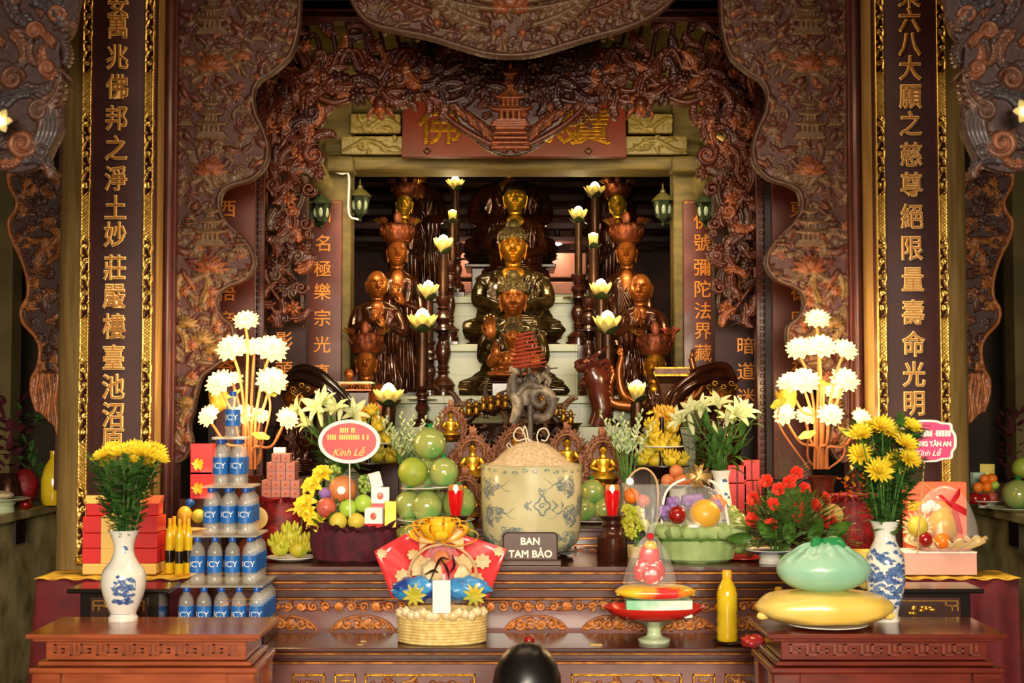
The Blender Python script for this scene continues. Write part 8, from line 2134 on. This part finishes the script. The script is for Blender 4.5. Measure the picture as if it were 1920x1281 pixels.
# pink greeting sign
Y = 6.12; p = P(1738, 827, Y); t = thing('greeting_sign', 'pink scalloped greeting sign on a stick above the right fruit tray', 'sign', p); w_, h_ = S(53, Y), S(38, Y)
def scal(q): return [((w_ * q) * (abs(cos(a)) ** .55) * (1 if cos(a) > 0 else -1) * (1 + .045 * cos(8 * a)), (h_ * q) * (abs(sin(a)) ** .55) * (1 if sin(a) > 0 else -1) * (1 + .045 * cos(8 * a))) for a in [2 * PI * i / 72 for i in range(72)]]
b = MB(); b.add(prism(scal(1.0), -.003, .003)); b.build('board', M['card_white'], t, smooth=False); b = MB(); b.add(prism(scal(.9), -.0045, -.003)); b.build('pink_field', M['sign_pink'], t, smooth=False)
b = MB(); x = -w_ * .7
for n, wd in ((3, .016), (1, .004), (4, .013), (1, .004), (5, .013)):
 for q in range(n):
  b.add(box(x, -.0055, h_ * (.22 if wd > .01 else .3), wd * .8, .002, h_ * (.3 if wd > .01 else .08))); x += wd
 x += .005
b.build('worn_lettering', M['card_white'], t, smooth=False)
b = MB(); b.add(glyphs('PHƯỜNG TÂN AN', .026, .0008, .0005, off=.0009), 0, T(0, -.0055, -h_ * .1, s=(.95, 1, 1.1))); b.add(glyphs('Kính Lễ', .034, .0008, .0003, 'CENTER', .35), 0, T(.005, -.0055, -h_ * .55)); b.build('lettering', M['card_white'], t, smooth=False)
b = MB(); b.add(tube([(-.006, .005, -h_ * .5), (-.02, .1, zt + .09 - p.z)], .003, 8)); b.build('stick', M['pale_wood'], t)
# ---------------------------------------------------------------- front-right table: sacks
Y = 5.17; k = S(1, Y); plate('white plate under the yellow sack on the dark red front table', 1545, Y, ZF, 150, rim=.012)
def sack(lab, px, Y, zb, w_, h_, m, name, fn):
 t = thing(name, lab, 'bag', (Xat(px, Y), Y, zb)); a, c = S(w_, Y) / 2, S(h_, Y)
 b = MB(); b.add(ell(0, 0, c / 2, a, a * .62, c / 2, 64, 40, fn)); b.build('bag', M[m], t)
 return t, a, c
def pillow(d):
 s_ = abs(d[0]); return (1 + .14 * s_ ** 6) * (1 / max(abs(d[0]) ** 6 + abs(d[1]) ** 6 + abs(d[2]) ** 6, .2) ** (1 / 6)) ** .55 * (1 + .012 * sin(9 * d[0] + 5 * d[1]))
t, a, c = sack('plump yellow plastic sack lying on the white plate', 1540, Y, ZF + .012, 226, 62, 'bag_yellow', 'yellow_sack', pillow)
b = MB()
for e in (1, -1): b.add(tube(curve([(e * a * .96, -.02, c * .34), (e * a * 1.06, -.03, c * .26), (e * a * 1.12, -.03, c * .3)], 8), lerps([.022, .014, .008], 8), 8))
b.build('tied_corner', M['bag_yellow'], t)
b = MB(); b.add(box(-.04, 0, c * .97, .05, .03, .004)); b.add(box(.03, -.02, c * .985, .06, .02, .003)); b.build('red_tag', M['gift_red'], t, smooth=False)
def knot(d): 
 z = d[2]; return (1.1 if z < 0 else 1.1 - .1 * z) + .05 * sin(13 * math.atan2(d[1], d[0])) * max(0, z) + (.18 * max(0, z - .75) / .25 if z > .75 else 0) - (.1 * max(0, -z - .75))
t, a, c = sack('tied pale green plastic bag resting on top of the yellow sack', 1540, Y, ZF + .012 + S(60, Y), 160, 84, 'bag_green', 'green_bag', knot)
b = MB(); b.add(tube(curve([(0, 0, c * .96), (.01, -.01, c * 1.08), (.05, -.03, c * 1.12), (.07, -.04, c * 1.0)], 10), lerps([.03, .018, .016, .006], 10), 10)); b.add(tube(curve([(0, 0, c * 1.02), (-.03, -.02, c * 1.1), (-.05, -.04, c * 1.0)], 8), lerps([.014, .02, .004], 8), 8)); b.build('knot', M['net_green'], t)
oil_bottle('small squat oil jar peeping out left of the green bag', 1456, 5.95, ZL, 96, 30, False)
# ---------------------------------------------------------------- things on the low altar
oil_bottle('tall clear bottle of yellow cooking oil on the low altar', 1360, 5.84, ZL + .012, 130, 40, False)
plate('small dark plate under the yellow oil bottle', 1366, 5.84, ZL, 66, 'plate_dark', rim=.008)
fruit('red plastic-wrapped packet in the gap left of the yellow sack', 'red_packet', 1412, 1150, 5.72, 24, 'wrap_red', 'packet', sz=.55, zb=ZL, squash=lambda d: 1 + .1 * sin(8 * d[0] + 6 * d[2]))
Y = 5.88; k = S(1, Y); p = Vector((Xat(1224, Y), Y, ZL))
t = thing('footed_stand', 'pale celadon footed stand under the red tray on the low altar', 'stand', p); zt = Zat(1160, Y) - ZL
b = MB(); b.add(lathe(smooth_prof([(29 * k, 0), (29 * k, 6 * k), (15 * k, 12 * k), (13 * k, 22 * k), (17 * k, 30 * k), (40 * k, zt - .006), (48 * k, zt)]) + [(44 * k, zt), (0, zt - .006)], 40)); b.build('stem', M['celadon'], t)
t = thing('red_tray', 'wide red plastic tray resting on the celadon stand', 'tray', p + Vector((0, 0, zt))); r = 95 * k
b = MB(); b.add(lathe([(r * .5, 0), (r * .7, .006), (r * .9, .028), (r * 1.0, .048), (r * 1.0, .051), (r * .96, .05), (r * .86, .03), (r * .66, .011), (0, .008)], 48, sy=.62)); b.build('dish', M['plate_red'], t)
ztr = p.z + zt + .012; zg = Zat(1110, Y)
carton('flat pale green tea box on the red tray', 1232, 0, Y - .02, 122, 32, 'tea_green', zb=ztr, d=.1, name='tea_box')
b = MB()
for q in range(5): b.add(box(-.07 + q * .035, 0, .012 + .008 * (q % 2), .022, .002, .01 + .006 * (q % 3)))
zz = ztr + S(32, Y) + .001
t, a, c = sack('flat yellow and red snack bag lying on the green tea box', 1226, Y - .02, zz, 132, 26, 'snack_yellow', 'snack_bag', pillow)
b = MB()
for e in (1, -1): b.add(box(e * a * .99, 0, c * .3, .03, .07, .006))
b.build('crimped_seam', M['snack_yellow'], t, smooth=False, bevel=.002)
zz += S(26, Y) * .96; k = S(1, Y - .02)
t = thing('cellophane_pack', 'tall cellophane pack of red-wrapped cakes tied with a red ribbon', 'gift pack', (Xat(1216, Y), Y - .02, zz))
b = MB(); b.add(lathe([(46 * k, 0), (48 * k, 4 * k), (42 * k, 30 * k), (32 * k, 60 * k), (16 * k, 84 * k), (7 * k, 92 * k), (9 * k, 104 * k), (22 * k, 135 * k), (24 * k, 168 * k), (34 * k, 186 * k)], 48, sy=.7, wob=lambda a, h: 1 + (.07 * sin(9 * a) + .05 * sin(17 * a + h * 90)) * (1 if h > 80 * k else .5))); b.build('cellophane', M['cello'], t)
b = MB(); rn = random.Random(1)
for q in range(10): b.add(petal(.03, .02, 1.6, .2, .6, 3, 5), 0, Matrix.Translation((0, -.012, 92 * k)) @ T(rx=PI / 2) @ T(rz=q * .63) @ T(ry=-.3))
for e in (-.35, .3): b.add(petal(.09, .014, .2, .1, .3, 2, 6), 0, Matrix.Translation((0, -.015, 90 * k)) @ T(ry=PI / 2 + e))
b.build('red_bow', M['ribbon_red'], t)
for i, (x, z, w_, h_, rt, m) in enumerate(((-18, 6, 30, 44, .2, 'snack_red'), (14, 6, 34, 42, -.25, 'snack_red'), (-2, 34, 34, 40, .05, 'wrap_red'), (2, 2, 30, 34, .0, 'snack_red'), (0, 62, 22, 20, .1, 'snack_yellow'))):
 o2 = thing('cake_packet', 'red and white wrapped cake packet, %s inside the tall cellophane pack' % ('left', 'right', 'upper middle', 'front middle', 'topmost')[i], 'packet', (Xat(1216, Y) + x * k, Y - .02 + (-.03 if i == 3 else .0), zz + z * k + .002))
 o2.rotation_euler = (0, rt, 0); b = MB(); b.add(ell(0, 0, h_ * k / 2, w_ * k / 2, .022, h_ * k / 2, 24, 16, pillow)); b.build('wrapper', M[m], o2)
# big gift basket with fanned red wrapping
Y = 5.9; k = S(1, Y); p = Vector((Xat(830, Y), Y, ZL))
t = thing('gift_basket', 'straw gift basket with fanned red floral wrapping and a yellow bow on the low altar', 'basket', p); f = lambda x, y_, d=0: tuple(P(x, y_, Y + d) - p)
b = MB(); hb = Zat(1142, Y) - ZL; r = 83 * k
prof = [(r * .94, 0)]
n = 11
for q in range(n): prof += [(r * (.96 + .03 * q / n), hb * (q + .05) / n), (r * (1.0 + .03 * q / n), hb * (q + .5) / n), (r * (.97 + .03 * q / n), hb * (q + .95) / n)]
b.add(lathe(prof + [(r * .95, hb), (r * .9, hb - .03), (0, hb - .03)], 64, sy=.72, wob=lambda a, h: 1 + .008 * sin(60 * a))); b.build('straw_weave', M['basket_straw'], t)
# fanned paper: pleated sheets behind and at both sides
def fan(pts, dy, m, nm, amp=.012):
 c = Vector(f(830, 1120, dy)); b = MB(); N = len(pts) - 1
 def fn(u, v):
  q = u * N; i = min(int(q), N - 1); a, c2 = Vector(f(*pts[i], dy)), Vector(f(*pts[i + 1], dy)); e = a.lerp(c2, q - i); r_ = c.lerp(e, .15 + .85 * v)
  return (r_.x, r_.y + amp * sin(u * 34) * v + .05 * (1 - v), r_.z)
 b.add(patch(fn, 72, 8)); o = b.build(nm, M[m], t); s2 = o.modifiers.new('thickness', 'SOLIDIFY'); s2.thickness = .002; return o
fan([(734, 1122), (702, 1034), (762, 1000), (812, 1006), (860, 1000), (950, 1030), (916, 1122)], .02, 'wrap_red', 'red_wrapping', .008)
b = MB(); rn = random.Random(14)
for x, y_, rr in ((790, 1062, 24), (868, 1058, 22), (756, 1080, 16), (892, 1085, 15), (716, 1038, 10), (935, 1034, 10), (905, 1052, 16), (775, 1040, 12)):
 for q in range(8): b.add(petal(S(rr, Y), S(rr * .8, Y), .2, .1, .7, 3, 4), 0, Matrix.Translation(f(x, y_, -.02)) @ T(rx=PI / 2 + .3) @ T(rz=q * .785))
b.build('printed_flower', M['wrap_cream'], t)
b = MB()
for x, y_, dx in ((810, 1012, -1), (850, 1012, 1)): b.add(patch(lambda u, v, dx=dx: (dx * .09 * v, -.02 * sin(PI * v), .02 * sin(PI * v) + (u - .5) * (.03 + .05 * v)), 4, 8), 0, Matrix.Translation(f(828, 1014, -.06)))
b.build('gathered_paper', M['wrap_cream'], t)
b = MB(); rn = random.Random(3)
for q in range(22):                                 # loops of the pompon bow
 aa, el = q * 2.4, .1 + 1.25 * (q / 21); L = .16 - .05 * q / 21
 d = Vector((cos(aa) * cos(el), .6 * sin(aa) * cos(el), .8 * sin(el))); sd = d.cross(Vector((0, 0, 1))).normalized(); up = sd.cross(d)
 def fn(u, v, d=d, sd=sd, up=up, L=L):
  a = 2 * PI * v; return Vector(f(824, 1010, -.09)) + d * (L * .5 * (1 - cos(a))) + up * (.034 * sin(a)) + sd * ((u - .5) * .05)
 b.add(patch(fn, 3, 14))
b.add(ell(*f(826, 994, -.07), .03, .025, .025))
o = b.build('yellow_bow', M['bow_yellow'], t); s2 = o.modifiers.new('thickness', 'SOLIDIFY'); s2.thickness = .0012
b = MB(); vs, fs = ell(0, -.03, hb, r * .62, r * .48, S(128, Y), 40, 24, lambda d: 1 + .025 * sin(8 * math.atan2(d[1], d[0])) + .02 * sin(13 * d[2])); b.add((vs, [q for q in fs if all(vs[i][2] > hb for i in q)])); b.build('cellophane', M['cello'], t)
b = MB()
for e in (-1, 1): b.add(ell(*f(828 + e * 46, 1104, -.1), S(47, Y), .05, S(22, Y), 40, 20, lambda d: 1 + .07 * sin(9 * d[0] + 7 * d[2]) + .05 * sin(17 * d[0] * d[2] + 5 * d[1])))
b.build('blue_paper', M['wrap_blue'], t)
b = MB()
for pts in (((806, 1092), (818, 1062), (828, 1046), (842, 1050)), ((826, 1048), (838, 1066), (842, 1086)), ((796, 1078), (812, 1070), (822, 1074)), ((848, 1040), (852, 1060), (844, 1074))): b.add(tube(curve([f(*q, -.155) for q in pts], 10), lerps([.002, .006, .002], 10), 6))
b.build('dark_ribbon', M['plate_dark'], t)
b = MB()
for q in range(15):
 u = -.9 + q * .13
 if abs(u) < .1: continue
 b.add(ell(r * u, -r * .72 * math.sqrt(1 - u * u * .95) - .006, hb - .004 + .008 * sin(q * 2), .022, .016, .02, 12, 8, lambda d: 1 + .15 * sin(8 * d[0] + 7 * d[2])))
b.build('paper_filling', M['wrap_cream'], t)
b = MB()
for sx, cx_ in ((-1, 777), (1, 890)):
 for q in range(9): b.add(petal(.05, .018, -.6, .2, .8, 2, 4), 0, Matrix.Translation(f(cx_, 1116, -.15)) @ T(rx=PI / 2) @ T(rz=q * .7) @ T(ry=-.3))
b.build('gold_leaf_spray', M['buddha_hand'], t)
b = MB(); b.add(box(0, 0, 0, S(32, Y), .003, S(60, Y)), 0, Matrix.Translation(f(828, 1150, -.172)) @ T(rx=.1)); b.build('gift_card', M['card_white'], t, smooth=False)
b = MB()
for e in (1, -1): b.add(tube(curve([f(830 + e * 66, 1120, -.02), f(830 + e * 60, 1060, -.05), f(830 + e * 34, 1030, -.06), f(830, 1020, -.07)], 16), .006, 8))
b.build('handle', M['pale_wood'], t)
for i, (x, y_, r_, m) in enumerate(((812, 1074, 24, 'wrap_cream'), (842, 1070, 22, 'wrap_red'), (828, 1050, 18, 'peach'), (862, 1078, 20, 'wrap_cream'))): fruit('wrapped sweet bundle, %s under the cellophane of the gift basket' % ('left', 'middle', 'topmost', 'right')[i], 'sweet_bundle', x, y_, Y - .06, r_, m, 'sweets', squash=lambda d: 1 + .08 * sin(9 * d[0] + 5 * d[2]))
for i, (x, y_) in enumerate(((678, 1206), (684, 1196))):
 b = MB(); b.add(box(0, 0, 0, .024, .008, .003)); tag(b.build('wood_chip', M['gift_gold'], loc=(Xat(x, 5.8 + .08 * i), 5.8 + .08 * i, ZL + .0005), smooth=False, bevel=.001), 'tiny pale scrap on the low altar, %s of two left of the basket' % ('nearer', 'farther')[i], 'scrap')
fruit('small blurred red fruit just above the seated person', 'red_fruit', 992, 1198, 5.82, 10, 'apple_red', sz=.8, zb=ZL); b = MB(); b.add(box(0, 0, 0, .05, .02, .004)); tag(b.build('paper_scrap', M['gift_gold'], loc=(Xat(1116, 5.8), 5.8, ZL + .0005), smooth=False), 'pale paper scrap on the low altar left of the celadon stand', 'scrap')
# ---------------------------------------------------------------- side counters' offerings
k = S(1, 7.4)
def on(px, Y): return (Xat(px, Y), Y, ZS + .001)
t = thing('jar', 'dark glass vase of dim flowers on the left counter', 'vase', on(20, 7.6)); b = MB(); b.add(lathe([(.05, 0), (.07, .06), (.06, .12), (.045, .15), (.05, .17), (0, .16)], 24)); b.build('body', M['bronze_dark'], t)
foliage('dim dark red flowers and leaves in the vase on the left counter', (Xat(20, 7.6), 7.6, ZS + .17), 60, lambda v: .07 + .06 * v, .42, .08, .04, M['tulle_wine'], 9); foliage('dim green leaves standing behind the jars on the left counter', (Xat(62, 7.8), 7.8, ZS + .05), 60, lambda v: .05 + .06 * v, .5, .07, .03, M['foliage'], 10)
plate('pale footed dish on the left counter', 10, 7.15, ZS, 100, 'celadon', foot=.05)
fruit('dish of ground offering on the left counter', 'rice_mound', 10, 0, 7.15, 30, 'sand', 'food', sz=.3, zb=ZS + .06)
t = thing('glass_bottle', 'amber glass bottle with a yellow tag on the left counter', 'bottle', on(104, 7.65)); b = MB(); b.add(lathe([(.055, 0), (.065, .03), (.065, .14), (.05, .2), (.02, .25), (.02, .29), (0, .29)], 24)); b.build('body', M['oil'], t); b = MB(); b.add(box(.05, -.06, .14, .06, .004, .09)); b.build('tag', M['yellow_lid'], t, smooth=False)
fruit('dark red jar beside the amber bottle on the left counter', 'dark_jar', 60, 0, 7.7, 26, 'tulle_red', 'jar', sz=1.3, zb=ZS); fruit('round red fruit on the left counter', 'apple', 62, 0, 7.3, 11, 'apple_red', zb=ZS, stem=1)
b = MB(); b.add(box(0, 0, 0, .07, .06, .1)); tag(b.build('small_carton', M['bag_orange'], loc=on(118, 7.75), smooth=False, bevel=.002), 'small orange carton by the left grey pillar edge', 'box')
plate('white plate under the pile of oranges on the right counter', 1845, 7.45, ZS, 70, 'plate_white', foot=.02)
for i, (x, y_, r_, m) in enumerate(((1828, 935, 12, 'apple_red'), (1845, 936, 12, 'apple_red'), (1862, 934, 12, 'pink_apple'), (1834, 914, 10, 'orange'), (1850, 913, 10, 'orange'), (1846, 898, 9, 'orange'), (1860, 898, 10, 'orange'), (1866, 910, 8, 'green_apple'))):
 fruit(('red apple lowest at the left', 'red apple lowest in the middle', 'pink apple lowest at the right', 'orange in the second layer at the left', 'orange in the second layer in the middle', 'orange at the top left', 'orange at the top right', 'small green fruit at the right edge')[i] + ' of the fruit pile on the right counter', 'apple' if 'apple' in m else 'orange', x, y_, 7.42 - .02 * (i % 2), r_, m)
plate('flat dish under the green pomelos on the right counter', 1900, 7.2, ZS, 110, 'celadon')
pomelo('large green-wrapped pomelo on the right counter', 1894, 0, 7.2, 28, True, None, ZS + .01); pomelo('upper olive pomelo at the right picture edge', 1918, 878, 7.25, 20, False)
for i, (x, y_, m, rt) in enumerate(((1830, 882, 'tea_green', .3), (1848, 884, 'yellow_lid', -.4), (1824, 900, 'wrap_blue', .5))): carton('small %s carton propped among the fruit on the right counter' % ('green', 'pale yellow', 'blue')[i], x, y_, 7.6 + .06 * i, 26, (62, 76, 40)[i], m, rt, zb=ZS + .001)
foliage('dim pinkish flowers above the fruit on the right counter', (Xat(1898, 7.8), 7.8, ZS + .1), 70, lambda v: .06 + .05 * v, .4, .06, .035, M['tulle_wine'], 12)
